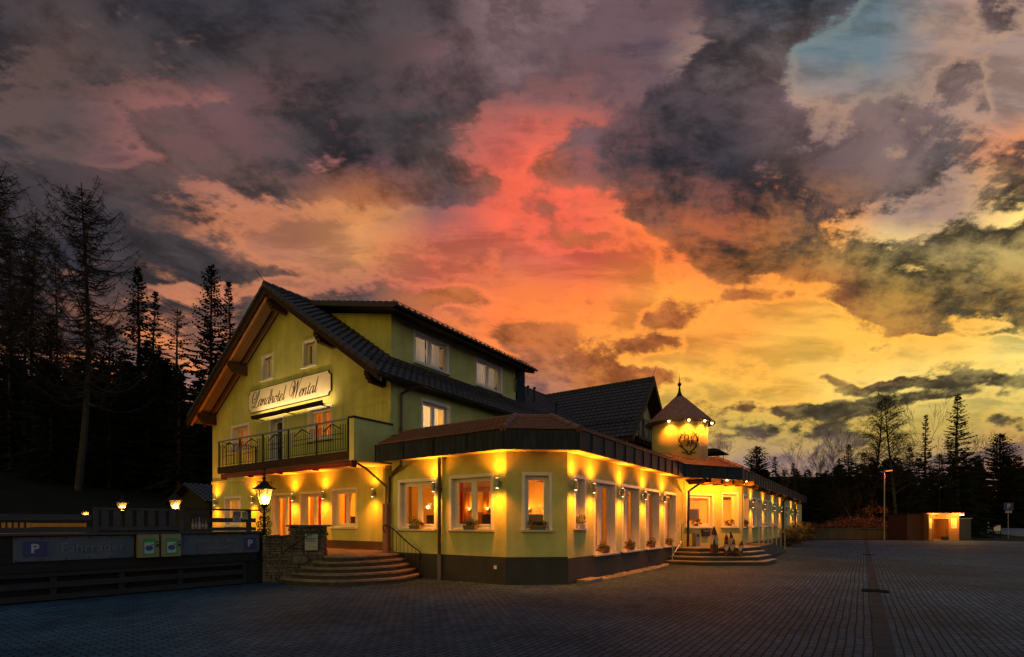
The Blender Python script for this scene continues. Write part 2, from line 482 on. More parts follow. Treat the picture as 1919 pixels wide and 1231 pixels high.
M['shed_dark'] = board_material('red_brown_shed_boards', (0.075, 0.018, 0.010), (0.10, 0.025, 0.014), 2, 0.16)
M['garage'] = material('blue_grey_garage_metal', (0.030, 0.038, 0.062), 0.7, (0.024, 0.031, 0.050), 1.5)
M['paper'] = material('printed_paper', (0.62, 0.54, 0.27), 0.8, (0.54, 0.47, 0.22), 5.0)
M['ink'] = material('dark_print', (0.035, 0.03, 0.025), 0.8)
M['gnome_wood'] = material('painted_driftwood', (0.13, 0.05, 0.028), 0.85, (0.075, 0.03, 0.018), 9.0, 0.3, 30.0)
M['gnome_red'] = material('dark_red_paint', (0.10, 0.022, 0.016), 0.7, (0.05, 0.016, 0.014), 14.0)
M['gnome_face'] = material('pale_pink_paint', (0.50, 0.33, 0.27), 0.8)
M['gnome_white'] = material('white_beard_paint', (0.55, 0.50, 0.46), 0.8, (0.42, 0.37, 0.33), 20.0)
M['turret'] = material('turret_render', (0.62, 0.50, 0.22), 0.8, (0.50, 0.41, 0.17), 1.6, 0.35, 14.0, stretch=(1, 1, 2.5))
M['chim'] = material('grey_chimney_render', (0.09, 0.105, 0.11), 0.9, (0.13, 0.145, 0.145), 2.0, 0.3, 20.0)
M['gold'] = material('pale_gold_print', (0.36, 0.30, 0.07), 0.6)
M['sticker'] = material('pale_blue_sign', (0.30, 0.34, 0.40), 0.5)
def frosted_glass():
    m = cloth_material('lantern_glass', (0.9, 0.72, 0.45), 0.6)
    nt = m.node_tree
    out = [n for n in nt.nodes if n.type == 'OUTPUT_MATERIAL'][0]
    src = out.inputs[0].links[0].from_socket
    tr = nt.nodes.new('ShaderNodeBsdfTransparent')
    mx = nt.nodes.new('ShaderNodeMixShader'); mx.inputs[0].default_value = 0.30
    nt.links.new(tr.outputs[0], mx.inputs[1]); nt.links.new(src, mx.inputs[2]); nt.links.new(mx.outputs[0], out.inputs[0])
    return m


M['lantern_glass'] = frosted_glass()

# ------------------------------------------------------------------ mesh helpers
BASE = {}


def origin_of(o):
    while o is not None:
        if o.name in BASE:
            return BASE[o.name]
        o = o.parent
    return (0, 0, 0)


class MB:
    def __init__(s):
        s.v = []; s.f = []; s.m = []

    def add(s, vs, fs, mi=0):
        k = len(s.v)
        s.v += [tuple(p) for p in vs]
        for f in fs:
            s.f.append(tuple(i + k for i in f)); s.m.append(mi)

    def box(s, x0, x1, y0, y1, z0, z1, W=None, mi=0):
        vs = [(x, y, z) for z in (z0, z1) for y in (y0, y1) for x in (x0, x1)]
        if W:
            vs = [W(*p) for p in vs]
        s.add(vs, [(0, 1, 3, 2), (4, 6, 7, 5), (0, 4, 5, 1), (2, 3, 7, 6), (0, 2, 6, 4), (1, 5, 7, 3)], mi)
        return s

    def hexa(s, vs, mi=0):
        s.add(vs, [(0, 1, 3, 2), (4, 6, 7, 5), (0, 4, 5, 1), (2, 3, 7, 6), (0, 2, 6, 4), (1, 5, 7, 3)], mi)
        return s

    def face(s, vs, mi=0):
        s.add(vs, [tuple(range(len(vs)))], mi)
        return s

    def extr(s, pts, vec, mi=0):
        n = len(pts)
        top = [(p[0] + vec[0], p[1] + vec[1], p[2] + vec[2]) for p in pts]
        fs = [tuple(range(n))[::-1], tuple(range(n, 2 * n))]
        fs += [(i, (i + 1) % n, n + (i + 1) % n, n + i) for i in range(n)]
        s.add(list(pts) + top, fs, mi)
        return s

    def prism(s, pts, z0, z1, mi=0):
        return s.extr([(p[0], p[1], z0) for p in pts], (0, 0, z1 - z0), mi)

    def tube(s, pts, r, n=6, mi=0, cap=True):
        pts = [Vector(p) for p in pts]
        rs = r if isinstance(r, (list, tuple)) else [r] * len(pts)
        k0 = len(s.v)
        prev = None
        for i, p in enumerate(pts):
            d = (pts[min(i + 1, len(pts) - 1)] - pts[max(i - 1, 0)])
            if d.length < 1e-9:
                d = Vector((0, 0, 1))
            d.normalize()
            if prev is None:
                prev = d.orthogonal().normalized()
            a = (prev - d * prev.dot(d))
            if a.length < 1e-6:
                a = d.orthogonal()
            a.normalize()
            prev = a
            b = d.cross(a)
            for j in range(n):
                t = 2 * math.pi * j / n
                s.v.append(tuple(p + (a * math.cos(t) + b * math.sin(t)) * rs[i]))
        for i in range(len(pts) - 1):
            for j in range(n):
                s.f.append((k0 + i * n + j, k0 + i * n + (j + 1) % n, k0 + (i + 1) * n + (j + 1) % n, k0 + (i + 1) * n + j)); s.m.append(mi)
        if cap:
            s.f.append(tuple(k0 + j for j in range(n))[::-1]); s.m.append(mi)
            s.f.append(tuple(k0 + (len(pts) - 1) * n + j for j in range(n))); s.m.append(mi)
        return s

    def lathe(s, prof, c, n=16, mi=0):
        """prof: (radius, z) pairs from bottom to top round the vertical through c"""
        k0 = len(s.v)
        for (r, z) in prof:
            for j in range(n):
                t = 2 * math.pi * j / n
                s.v.append((c[0] + r * math.cos(t), c[1] + r * math.sin(t), c[2] + z))
        for i in range(len(prof) - 1):
            for j in range(n):
                s.f.append((k0 + i * n + j, k0 + i * n + (j + 1) % n, k0 + (i + 1) * n + (j + 1) % n, k0 + (i + 1) * n + j)); s.m.append(mi)
        s.f.append(tuple(k0 + j for j in range(n))[::-1]); s.m.append(mi)
        s.f.append(tuple(k0 + (len(prof) - 1) * n + j for j in range(n))); s.m.append(mi)
        return s

    def ball(s, c, r, n=10, mi=0):
        prof = [(r * math.sin(math.pi * i / (n // 2 + 1)), -r * math.cos(math.pi * i / (n // 2 + 1))) for i in range(1, n // 2 + 1)]
        return s.lathe(prof, c, n, mi)

    def build(s, name, mats, parent=None, smooth=False, recalc=True):
        b = origin_of(parent)
        me = bpy.data.meshes.new(name)
        vs = s.v if b == (0, 0, 0) else [(x - b[0], y - b[1], z - b[2]) for x, y, z in s.v]
        me.from_pydata(vs, [], s.f)
        for m in (mats if isinstance(mats, (list, tuple)) else [mats]):
            me.materials.append(M[m] if isinstance(m, str) else m)
        if any(s.m):
            me.polygons.foreach_set('material_index', s.m)
        if recalc:
            bm = bmesh.new(); bm.from_mesh(me)
            bmesh.ops.recalc_face_normals(bm, faces=bm.faces)
            bm.to_mesh(me); bm.free()
        if smooth:
            me.polygons.foreach_set('use_smooth', [True] * len(me.polygons))
        o = bpy.data.objects.new(name, me)
        COL.objects.link(o)
        if parent:
            o.parent = parent
        return o


def thing(name, label, cat, loc=(0, 0, 0), rotz=0.0, group=None, local=False):
    """an Empty at the thing's base; its parts are children. local: parts are modelled round the origin, else in world metres"""
    o = bpy.data.objects.new(name, None)
    o.empty_display_size = 0.2
    COL.objects.link(o)
    o.location = loc
    o.rotation_euler = (0, 0, rotz)
    o['label'] = label; o['category'] = cat
    if group:
        o['group'] = group
    BASE[o.name] = (0, 0, 0) if local else tuple(loc)
    return o


def tag(o, label, cat, group=None):
    o['label'] = label; o['category'] = cat
    if group:
        o['group'] = group
    return o


def structure(o):
    o['kind'] = 'structure'
    return o


def dup(root, loc, rotz=0.0, label=None, scale=None, group=None):
    r = root.copy(); COL.objects.link(r)
    r.location = loc; r.rotation_euler = (0, 0, rotz)
    if scale:
        r.scale = scale if isinstance(scale, tuple) else (scale,) * 3
    if label:
        r['label'] = label
    if group:
        r['group'] = group
    for ch in list(root.children):
        c = ch.copy(); COL.objects.link(c); c.parent = r
        for g in list(ch.children):
            d = g.copy(); COL.objects.link(d); d.parent = c
    return r


def frame(ox, oy, dx, dy, nx, ny):
    """wall coordinates: a along the wall, d outwards, z up"""
    return lambda a, d, z: (ox + a * dx + d * nx, oy + a * dy + d * ny, z)


def wx(p):   # wall in the plane x = p, facing the viewer's left-front (-x); a is y
    return lambda a, d, z: (p - d, a, z)


def wy(q):   # wall in the plane y = q, facing -y; a is x
    return lambda a, d, z: (a, q - d, z)


def text_mesh(txt, size, depth=0.004, align='CENTER', bold=0.0):
    cu = bpy.data.curves.new("lettering", 'FONT')
    cu.body = txt; cu.size = size; cu.align_x = align; cu.align_y = 'CENTER'; cu.extrude = depth; cu.offset = bold
    cu.resolution_u = 3
    ob = bpy.data.objects.new("lettering", cu)
    COL.objects.link(ob)
    dg = bpy.context.evaluated_depsgraph_get()
    me = bpy.data.meshes.new_from_object(ob.evaluated_get(dg))
    bpy.data.objects.remove(ob)
    bpy.data.curves.remove(cu)
    vs = [tuple(v.co) for v in me.vertices]
    fs = [tuple(p.vertices) for p in me.polygons]
    bpy.data.meshes.remove(me)
    return vs, fs


def put_text(mb, txt, size, fn, mi=0, depth=0.003, align='CENTER', bold=0.0, sx=1.0):
    """letters written into mb; fn maps (x right, y up, out) to the world"""
    vs, fs = text_mesh(txt, size, depth, align, bold)
    mb.add([fn(v[0] * sx, v[1], v[2] + depth) for v in vs], fs, mi)


def smooth_path(pts, k=6):
    out = []
    n = len(pts)
    for i in range(n - 1):
        p0 = pts[max(i - 1, 0)]; p1 = pts[i]; p2 = pts[i + 1]; p3 = pts[min(i + 2, n - 1)]
        for j in range(k):
            t = j / k
            out.append(tuple(0.5 * ((2 * b) + (-a + c) * t + (2 * a - 5 * b + 4 * c - d) * t * t + (-a + 3 * b - 3 * c + d) * t ** 3)
                             for a, b, c, d in zip(p0, p1, p2, p3)))
    out.append(tuple(pts[-1]))
    return out


def ribbon(mb, pts, width, fn, mi=0, h=0.008):
    """pen stroke with its own thickness; width(i, dx, dy) gives the breadth"""
    k0 = len(mb.v)
    n = len(pts)
    for i, (x, y) in enumerate(pts):
        x0, y0 = pts[max(i - 1, 0)]; x1, y1 = pts[min(i + 1, n - 1)]
        dx, dy = x1 - x0, y1 - y0
        L = math.hypot(dx, dy) or 1
        dx /= L; dy /= L
        w = width(i, dx, dy) / 2
        for sgn in (-1, 1):
            for o in (0, h):
                mb.v.append(fn(x - dy * w * sgn, y + dx * w * sgn, o))
    for i in range(n - 1):
        a = k0 + 4 * i; b = a + 4
        for q in ((a + 1, a + 3, b + 3, b + 1), (a, b, b + 2, a + 2), (a, a + 1, b + 1, b), (a + 2, b + 2, b + 3, a + 3)):
            mb.f.append(q); mb.m.append(mi)
    mb.f.append((k0, k0 + 2, k0 + 3, k0 + 1)); mb.m.append(mi)
    e = k0 + 4 * (n - 1)
    mb.f.append((e, e + 1, e + 3, e + 2)); mb.m.append(mi)


def wall_mesh(W, a0, a1, z0, z1, holes=(), thick=0.3, clips=()):
    """masonry of real thickness with openings; clips: ((a, z), (na, nz)) keep the side the normal points away from"""
    aa = sorted({a0, a1, *[h for H in holes for h in H[:2]]})
    zs = sorted({z0, z1, *[h for H in holes for h in H[2:]]})
    bm = bmesh.new()
    vv = {}
    def V(a, z):
        k = (round(a, 4), round(z, 4))
        if k not in vv:
            vv[k] = bm.verts.new((a, 0, z))
        return vv[k]
    for i in range(len(aa) - 1):
        for j in range(len(zs) - 1):
            ca, cz = (aa[i] + aa[i + 1]) / 2, (zs[j] + zs[j + 1]) / 2
            if any(H[0] < ca < H[1] and H[2] < cz < H[3] for H in holes):
                continue
            bm.faces.new((V(aa[i], zs[j]), V(aa[i + 1], zs[j]), V(aa[i + 1], zs[j + 1]), V(aa[i], zs[j + 1])))
    for (pa, pz), (na, nz) in clips:
        g = bm.verts[:] + bm.edges[:] + bm.faces[:]
        bmesh.ops.bisect_plane(bm, geom=g, plane_co=(pa, 0, pz), plane_no=(na, 0, nz), clear_outer=True)
    r = bmesh.ops.extrude_face_region(bm, geom=bm.faces[:])
    for g in r['geom']:
        if isinstance(g, bmesh.types.BMVert):
            g.co.y -= thick
    mb = MB()
    bm.verts.index_update()
    mb.add([W(v.co.x, v.co.y, v.co.z) for v in bm.verts], [tuple(v.index for v in f.verts) for f in bm.faces])
    bm.free()
    return mb


def tile_mesh(Wt, L, V, tw, th, clips=(), kind='pan', lift=0.05):
    """rows of roof tiles as geometry. Wt maps (u along the eave, v up the slope, h off the deck)"""
    bm = bmesh.new()
    if kind == 'pan':
        prof = [(0.0, 0.0), (0.18, 0.042), (0.38, 0.05), (0.58, 0.018), (0.8, 0.0)]
    else:
        prof = [(0.0, 0.0), (0.06, 0.012), (0.5, 0.016), (0.94, 0.012)]
    nu = int(math.ceil(L / tw)); nv = int(math.ceil(V / th))
    us = [((i + p) * tw, h) for i in range(nu) for p, h in prof] + [(nu * tw, 0.0)]
    for j in range(nv):
        sh = 0.5 * tw * (j % 2) if kind != 'pan' else 0
        rows = []
        for (v, hh) in ((j * th, lift - 0.03), (j * th, lift), ((j + 1) * th, 0.0)):
            rows.append([bm.verts.new((u - sh, v, h + hh)) for u, h in us])
        for a, b in ((0, 1), (1, 2)):
            for i in range(len(us) - 1):
                bm.faces.new((rows[a][i], rows[a][i + 1], rows[b][i + 1], rows[b][i]))
    for (pu, pv), (nu_, nv_) in list(clips) + [((0, 0), (-1, 0)), ((L, 0), (1, 0)), ((0, V), (0, 1))]:
        bmesh.ops.bisect_plane(bm, geom=bm.verts[:] + bm.edges[:] + bm.faces[:], plane_co=(pu, pv, 0), plane_no=(nu_, nv_, 0), clear_outer=True)
    mb = MB()
    bm.verts.index_update()
    mb.add([Wt(*v.co) for v in bm.verts], [tuple(v.index for v in f.verts) for f in bm.faces])
    bm.free()
    return mb


def slope(o, u, v):
    """frame of a roof slope: origin o, unit u along the eave, unit v up the slope"""
    o, u, v = Vector(o), Vector(u).normalized(), Vector(v).normalized()
    n = u.cross(v)
    if n.z < 0:
        n = -n
    return lambda a, b, h: tuple(o + u * a + v * b + n * h)


def light(kind, name, loc, energy, color, parent=None, radius=0.05, spot=None, blend=0.3, aim=None, size=None, size_y=None):
    d = bpy.data.lights.new(name, kind)
    d.energy = energy; d.color = color
    if kind == 'AREA':
        d.shape = 'RECTANGLE'; d.size = size; d.size_y = size_y or size
    else:
        d.shadow_soft_size = radius
    if spot:
        d.spot_size = R(spot); d.spot_blend = blend
    o = bpy.data.objects.new(name, d)
    COL.objects.link(o)
    b = origin_of(parent)
    o.location = (loc[0] - b[0], loc[1] - b[1], loc[2] - b[2])
    if aim:
        o.rotation_euler = Vector(aim).to_track_quat('-Z', 'Y').to_euler()
    if parent:
        o.parent = parent
    return o


WARM = (1.0, 0.255, 0.012)
ROOMC = (1.0, 0.34, 0.035)


def window(parent, W, a0, a1, z0, z1, mull=1, depth=0.15, name='window', sill=True, curtain=None, bar=True, band=0.075, glass='glass', right=None):
    """surround on the wall face, white reveal, frame with sashes, pane and sill. a0..a1, z0..z1: outer edge of the surround"""
    i0, i1, j0, j1 = a0 + band, a1 - band, z0 + (0.05 if sill else 0.02), z1 - band
    m = MB()
    m.box(a0, i0, 0.0, 0.018, z0, z1, W); m.box(i1, a1, 0.0, 0.018, z0, z1, W); m.box(i0, i1, 0.0, 0.018, j1, z1, W)
    t = 0.014
    m.box(i0, i0 + t, -0.24, 0.018, j0, j1, W); m.box(i1 - t, i1, -0.24, 0.018, j0, j1, W); m.box(i0 + t, i1 - t, -0.24, 0.018, j1 - t, j1, W)
    m.box(i0 + t, i1 - t, -0.24, -0.02, j0 - 0.02, j0, W)
    win = m.build(name, 'white', parent)
    i0 += t; i1 -= t; j1 -= t
    d0, d1 = -depth - 0.07, -depth
    f = MB()
    w = 0.06
    f.box(i0, i0 + w, d0, d1, j0, j1, W); f.box(i1 - w, i1, d0, d1, j0, j1, W)
    f.box(i0 + w, i1 - w, d0, d1, j1 - w, j1, W); f.box(i0 + w, i1 - w, d0, d1, j0, j0 + w, W)
    cols = [i0 + w + (i1 - i0 - 2 * w) * k / (mull + 1) for k in range(mull + 2)]
    for k in range(1, mull + 1):
        f.box(cols[k] - 0.035, cols[k] + 0.035, d0 + 0.003, d1 + 0.004, j0 + w, j1 - w, W)
    sw = 0.045
    for k in range(mull + 1):
        c0 = cols[k] + (0.035 if k else 0.0); c1 = cols[k + 1] - (0.035 if k < mull else 0.0)
        f.box(c0, c0 + sw, d0 + 0.01, d1 + 0.012, j0 + w, j1 - w, W); f.box(c1 - sw, c1, d0 + 0.01, d1 + 0.012, j0 + w, j1 - w, W)
        f.box(c0 + sw, c1 - sw, d0 + 0.01, d1 + 0.012, j0 + w, j0 + w + sw, W); f.box(c0 + sw, c1 - sw, d0 + 0.01, d1 + 0.012, j1 - w - sw, j1 - w, W)
    f.build('window_frame', 'white', win)
    g = MB()
    g.box(i0 + w, i1 - w, d0 + 0.03, d0 + 0.036, j0 + w, j1 - w, W)
    g.build('pane', glass, win)
    if sill:
        s = MB()
        s.box(a0 - 0.02, a1 + 0.02, -depth, 0.10, z0 - 0.045, z0 + 0.004, W)
        s.build('sill', 'sill', win)
    for c in (curtain or []):
        cm = MB()
        mat, f0, f1 = c[:3]
        x0 = i0 + (i1 - i0) * f0; x1 = i0 + (i1 - i0) * f1
        n = max(8, int((x1 - x0) / 0.035))
        top = []; bot = []
        tie = c[3] if len(c) > 3 else 0
        for k in range(n + 1):
            q = k / n
            x = x0 + (x1 - x0) * q
            dd = d0 - 0.14 + 0.03 * math.sin(k * 1.9) + 0.008 * math.sin(k * 0.7)
            xm = x + tie * (1 - q) * (x1 - x0) if tie > 0 else x + tie * q * (x1 - x0)
            top.append(W(x, dd, j1 + 0.02)); bot.append((x, xm, dd))
        rows = [top]
        for fr in (0.75, 0.5, 0.3, 0.0):
            zz = j0 + (j1 - j0) * fr
            kx = {0.75: 0.35, 0.5: 0.8, 0.3: 1.0, 0.0: 0.8}[fr]
            rows.append([W(b[0] + (b[1] - b[0]) * kx, b[2], zz + 0.01) for b in bot])
        k0 = len(cm.v)
        for rr in rows:
            cm.v += rr
        for i in range(len(rows) - 1):
            for k in range(n):
                cm.f.append((k0 + i * (n + 1) + k, k0 + i * (n + 1) + k + 1, k0 + (i + 1) * (n + 1) + k + 1, k0 + (i + 1) * (n + 1) + k)); cm.m.append(0)
        cm.build('curtain', mat, win, smooth=True)
    return win


def hole(a0, a1, z0, z1, sill=True, band=0.075):
    return (a0 + band, a1 - band, z0 + (0.03 if sill else 0.0), z1 - band)

# ------------------------------------------------------------------ ground
def ground_pt(px, py, z=0.0):
    """a point of the level ground seen in a given direction (px, py in units of a 1919 wide view)"""
    t = (z - EYE) * 950.0 / (980.0 - py)
    k = (px - 959.5) / 950.0
    return ((FW[0] + RT[0] * k) * t, (FW[1] + RT[1] * k) * t, z)


def ray_pt(px, t, z=0.0):
    k = (px - 959.5) / 950.0
    return ((FW[0] + RT[0] * k) * t, (FW[1] + RT[1] * k) * t, z)


def paver_material():
    m = bpy.data.materials.new('interlocking_pavers')
    m.use_nodes = True
    nt = m.node_tree
    b = nt.nodes['Principled BSDF']
    N = nt.nodes.new
    Lk = nt.links.new
    geo = N('ShaderNodeNewGeometry')
    sp = N('ShaderNodeSeparateXYZ'); Lk(geo.outputs['Position'], sp.inputs[0])

    def mth(op, a, bb=None, c=None):
        n = N('ShaderNodeMath'); n.operation = op
        for i, v in enumerate((a, bb, c)):
            if v is None:
                continue
            if isinstance(v, (int, float)):
                n.inputs[i].default_value = v
            else:
                Lk(v, n.inputs[i])
        return n.outputs[0]
    # dovetailed sides: the joints zigzag
    lown = N('ShaderNodeTexNoise'); Lk(geo.outputs['Position'], lown.inputs['Vector'])
    lown.inputs['Scale'].default_value = 0.35; lown.inputs['Detail'].default_value = 2
    wob = mth('MULTIPLY', mth('SUBTRACT', lown.outputs['Fac'], 0.5), 0.10)
    x = sp.outputs[0]; y = mth('ADD', sp.outputs[1], wob)
    zx = mth('MULTIPLY', mth('PINGPONG', x, 0.05), 0.26)
    zy = mth('MULTIPLY', mth('PINGPONG', y, 0.05), 0.22)
    cv = N('ShaderNodeCombineXYZ')
    Lk(mth('ADD', x, zy), cv.inputs[0]); Lk(mth('ADD', y, zx), cv.inputs[1])
    br = N('ShaderNodeTexBrick')
    Lk(cv.outputs[0], br.inputs['Vector'])
    br.offset = 0.5
    br.inputs['Scale'].default_value = 1.0
    br.inputs['Brick Width'].default_value = 0.20
    br.inputs['Row Height'].default_value = 0.10
    br.inputs['Mortar Size'].default_value = 0.010
    br.inputs['Mortar Smooth'].default_value = 0.25
    br.inputs['Bias'].default_value = -0.1
    br.inputs['Color1'].default_value = (0.036, 0.072, 0.112, 1)
    br.inputs['Color2'].default_value = (0.066, 0.122, 0.182, 1)
    br.inputs['Mortar'].default_value = (0.004, 0.005, 0.006, 1)
    n1 = N('ShaderNodeTexNoise'); Lk(geo.outputs['Position'], n1.inputs['Vector'])
    n1.inputs['Scale'].default_value = 0.45; n1.inputs['Detail'].default_value = 7; n1.inputs['Roughness'].default_value = 0.65
    mr = N('ShaderNodeMapRange'); Lk(n1.outputs['Fac'], mr.inputs[0])
    mr.inputs[1].default_value = 0.3; mr.inputs[2].default_value = 0.7; mr.inputs[3].default_value = 0.55; mr.inputs[4].default_value = 1.3
    mx = N('ShaderNodeMix'); mx.data_type = 'RGBA'; mx.blend_type = 'MULTIPLY'
    mx.inputs[0].default_value = 1.0
    n3 = N('ShaderNodeTexNoise'); Lk(geo.outputs['Position'], n3.inputs['Vector'])
    n3.inputs['Scale'].default_value = 0.10; n3.inputs['Detail'].default_value = 3; n3.inputs['Distortion'].default_value = 0.6
    mr3 = N('ShaderNodeMapRange'); Lk(n3.outputs['Fac'], mr3.inputs[0])
    mr3.inputs[1].default_value = 0.38; mr3.inputs[2].default_value = 0.62; mr3.inputs[3].default_value = 0.72; mr3.inputs[4].default_value = 1.22
    # oil and damp spots
    n4 = N('ShaderNodeTexNoise'); Lk(geo.outputs['Position'], n4.inputs['Vector'])
    n4.inputs['Scale'].default_value = 0.9; n4.inputs['Detail'].default_value = 4
    mr4 = N('ShaderNodeMapRange'); Lk(n4.outputs['Fac'], mr4.inputs[0])
    mr4.inputs[1].default_value = 0.62; mr4.inputs[2].default_value = 0.72; mr4.inputs[3].default_value = 1.0; mr4.inputs[4].default_value = 0.55
    Lk(br.outputs['Color'], mx.inputs[6]); Lk(mth('MULTIPLY', mth('MULTIPLY', mr.outputs[0], mr3.outputs[0]), mr4.outputs[0]), mx.inputs[7])
    Lk(mx.outputs[2], b.inputs['Base Color'])
    n2 = N('ShaderNodeTexNoise'); Lk(geo.outputs['Position'], n2.inputs['Vector'])
    n2.inputs['Scale'].default_value = 14.0; n2.inputs['Detail'].default_value = 5
    hh = mth('ADD', mth('MULTIPLY', br.outputs['Fac'], -1.0), mth('MULTIPLY', n2.outputs['Fac'], 0.35))
    bp = N('ShaderNodeBump'); bp.inputs['Strength'].default_value = 0.85; bp.inputs['Distance'].default_value = 0.012
    Lk(hh, bp.inputs['Height']); Lk(bp.outputs[0], b.inputs['Normal'])
    b.inputs['Roughness'].default_value = 0.78
    b.inputs['Specular IOR Level'].default_value = 0.06
    return m


M['pavers'] = paver_material()
M['grate'] = material('cast_iron_grate', (0.018, 0.024, 0.032), 0.9, spec=0.0)

# one terrain sheet to the horizon: flat round the yard, rising into wooded slopes behind and on the left
def terrain_h(x, y):
    f = x * FW[0] + y * FW[1]; r = x * RT[0] + y * RT[1]
    h = 0.0
    d = f - 64
    if d > 0:
        h += min(26, 0.13 * d * (1 - math.exp(-d / 22.0))) * min(1.0, max(0.0, (0.90 - r / f) / 0.12))
    dl = y - 24 - 0.15 * max(0, -x)
    if dl > 0:
        h = max(h, min(14, 0.16 * dl * (1 - math.exp(-dl / 10.0))))
    return h


tm = MB()
NX = 90
xs = [-220 + 900 * i / NX for i in range(NX + 1)]
ys = [-520 + 1040 * i / NX for i in range(NX + 1)]
for yv in ys:
    for xv in xs:
        rnd = 0.5 * math.sin(xv * 0.13) * math.cos(yv * 0.11)
        h = terrain_h(xv, yv)
        tm.v.append((xv, yv, h + rnd * min(1, h / 4.0) - 0.02))
for j in range(NX):
    for i in range(NX):
        k = j * (NX + 1) + i
        tm.f.append((k, k + 1, k + NX + 2, k + NX + 1)); tm.m.append(0)
structure(tm.build('terrain', 'earth', smooth=True))

yard = [(-30, 13.9), (2.4, 13.70), (7.34, 13.2), (7.8, 12.9), (11.0, 11.9), (11.0, 7.6), (11.9, 6.4), (34, 6.4), (37.0, 4.3), (52, 4.3), (55.5, 3.6), (59.3, -2.4), (61.6, -8.0),
        (62.0, -17.0), (45, -29.0), (20, -42), (-30, -60)]
structure(MB().face([(x, y, 0.004) for x, y in yard]).build('paved_yard', 'pavers'))
# drainage channel of long slabs, with two gully grates
ch = MB()
x = 2.0
while x < 58:
    L = 1.0
    ch.box(x, x + L - 0.012, -0.33, -0.13, 0.002, 0.0105)
    x += L
structure(ch.build('drain_channel', material('channel_slab', (0.030, 0.046, 0.064), 0.8, (0.020, 0.032, 0.046), 3.0, 0.2, 40.0, spec=0.05)))
for i, (gx, lab) in enumerate(((14.6, "dark square gully grate lying on the drain channel in the nearer yard"), (31.0, "small gully grate on the drain channel far across the yard"))):
    g = MB()
    g.box(gx - 0.26, gx + 0.26, -0.49, -0.45, 0.006, 0.02); g.box(gx - 0.26, gx + 0.26, -0.01, 0.03, 0.006, 0.02)
    g.box(gx - 0.26, gx - 0.22, -0.45, -0.01, 0.006, 0.02); g.box(gx + 0.22, gx + 0.26, -0.45, -0.01, 0.006, 0.02)
    for j in range(7):
        yy = -0.41 + j * 0.06
        g.box(gx - 0.22, gx + 0.22, yy, yy + 0.03, 0.006, 0.017)
    g.box(gx - 0.25, gx + 0.25, -0.48, 0.02, 0.0108, 0.0125)
    tag(g.build('gully_grate', 'grate'), lab, 'drain grate', 'gully grates in the yard')

# terrace in front of the gable, a step above the yard
TZ = 0.70
structure(MB().prism([(-12, 15.5), (2.45, 14.3), (7.45, 13.75), (8.5, 12.45), (9.1, 11.6), (10.6, 11.75), (11.5, 12.6), (11.45, 30), (-12, 42)], 0.0, TZ).build('terrace', 'terrace'))
rd = [ray_pt(1826, 92, 0.82), ray_pt(1900, 84, 0.75), ray_pt(2040, 74, 0.66), ray_pt(2040, 57, 0.02), ray_pt(1905, 61, 0.06), ray_pt(1868, 70, 0.14), ray_pt(1836, 88, 0.55)]
rb = MB()
rb.extr([(p[0], p[1], p[2]) for p in rd], (0, 0, -1.6))
structure(rb.build('road', 'road'))

# ================================================================== the hotel: gabled house with dormer, and the cross wing
PG, QH, QL = 11.4, 12.73, 24.76            # gable wall, right long wall, left long wall
PE = 33.5                                  # far end of the house
QR, ZR, SL = 18.75, 10.72, 0.675           # ridge line and roof pitch
CS = math.cos(math.atan(SL))


def roof_z(q):
    return ZR - abs(q - QR) * SL


hotel = thing('hotel_building', "large yellow gabled hotel with dark tiled roof, long dormer, balcony and cross wing", 'hotel', (PG, QH, 0))
TK = 0.30                                   # roof build-up below the tile tops
gw = wx(PG)
g_wins = [  # a0, a1, z0, z1 on the gable
    (19.68, 20.56, 7.50, 8.53), (16.75, 17.65, 7.53, 8.56), (21.53, 23.03, 4.69, 5.90), (15.80, 17.32, 4.68, 5.93),
    (22.17, 23.67, 1.48, 2.78), (14.42, 15.90, 1.44, 2.85)]
g_doors = [(18.91, 19.95, 3.78, 5.88), (18.29, 19.80, 0.74, 2.80), (16.37, 17.86, 0.74, 2.80)]
holes = [hole(*w) for w in g_wins] + [hole(*d, sill=False) for d in g_doors]
rc = [((QR, ZR - TK / CS), (-SL, 1)), ((QR, ZR - TK / CS), (SL, 1))]
wall_mesh(gw, QH, QL, TZ - 0.7, ZR, holes, 0.32, [((QR, ZR - TK / CS), (SL, 1)), ((QR, ZR - TK / CS), (-SL, 1))]).build('gable_wall', 'stucco', hotel)
sw_holes = [hole(12.78, 14.33, 4.66, 6.01), hole(16.81, 17.9, 4.9, 6.02)]
wall_mesh(wy(QH), PG + 0.33, 28.0, 0.0, roof_z(QH) - TK / CS, sw_holes, 0.3).build('long_wall', 'stucco', hotel)
bk = MB()
bk.box(PG + 0.33, PE, QL - 0.3, QL - 0.001, 0, roof_z(QL) - TK / CS)
bk.build('rear_wall', 'stucco', hotel)
# storey bands and floors inside
fl = MB()
fl.box(PG + 0.34, 27.9, QH + 0.31, QL - 0.31, 3.42, 3.66); fl.box(PG + 0.34, 27.9, QH + 0.31, QL - 0.31, 6.30, 6.48)
fl.box(PG + 0.34, 16.5, QH + 0.31, QL - 0.31, 0.5, 0.70)
fl.build('floor_slab', 'room', hotel)
pl = MB()
pl.box(QH, QL, 0.0, 0.02, TZ, 0.985, gw)
pl.box(QH, QL, 0.0, 0.10, TZ, TZ + 0.06, gw)
pl.build('wall_base', 'plinth_brown', hotel)
bnd = MB(); bnd.box(QH + 9.2, QL, 0.0, 0.05, 3.40, 3.50, gw); bnd.build('string_course', 'stucco', hotel)

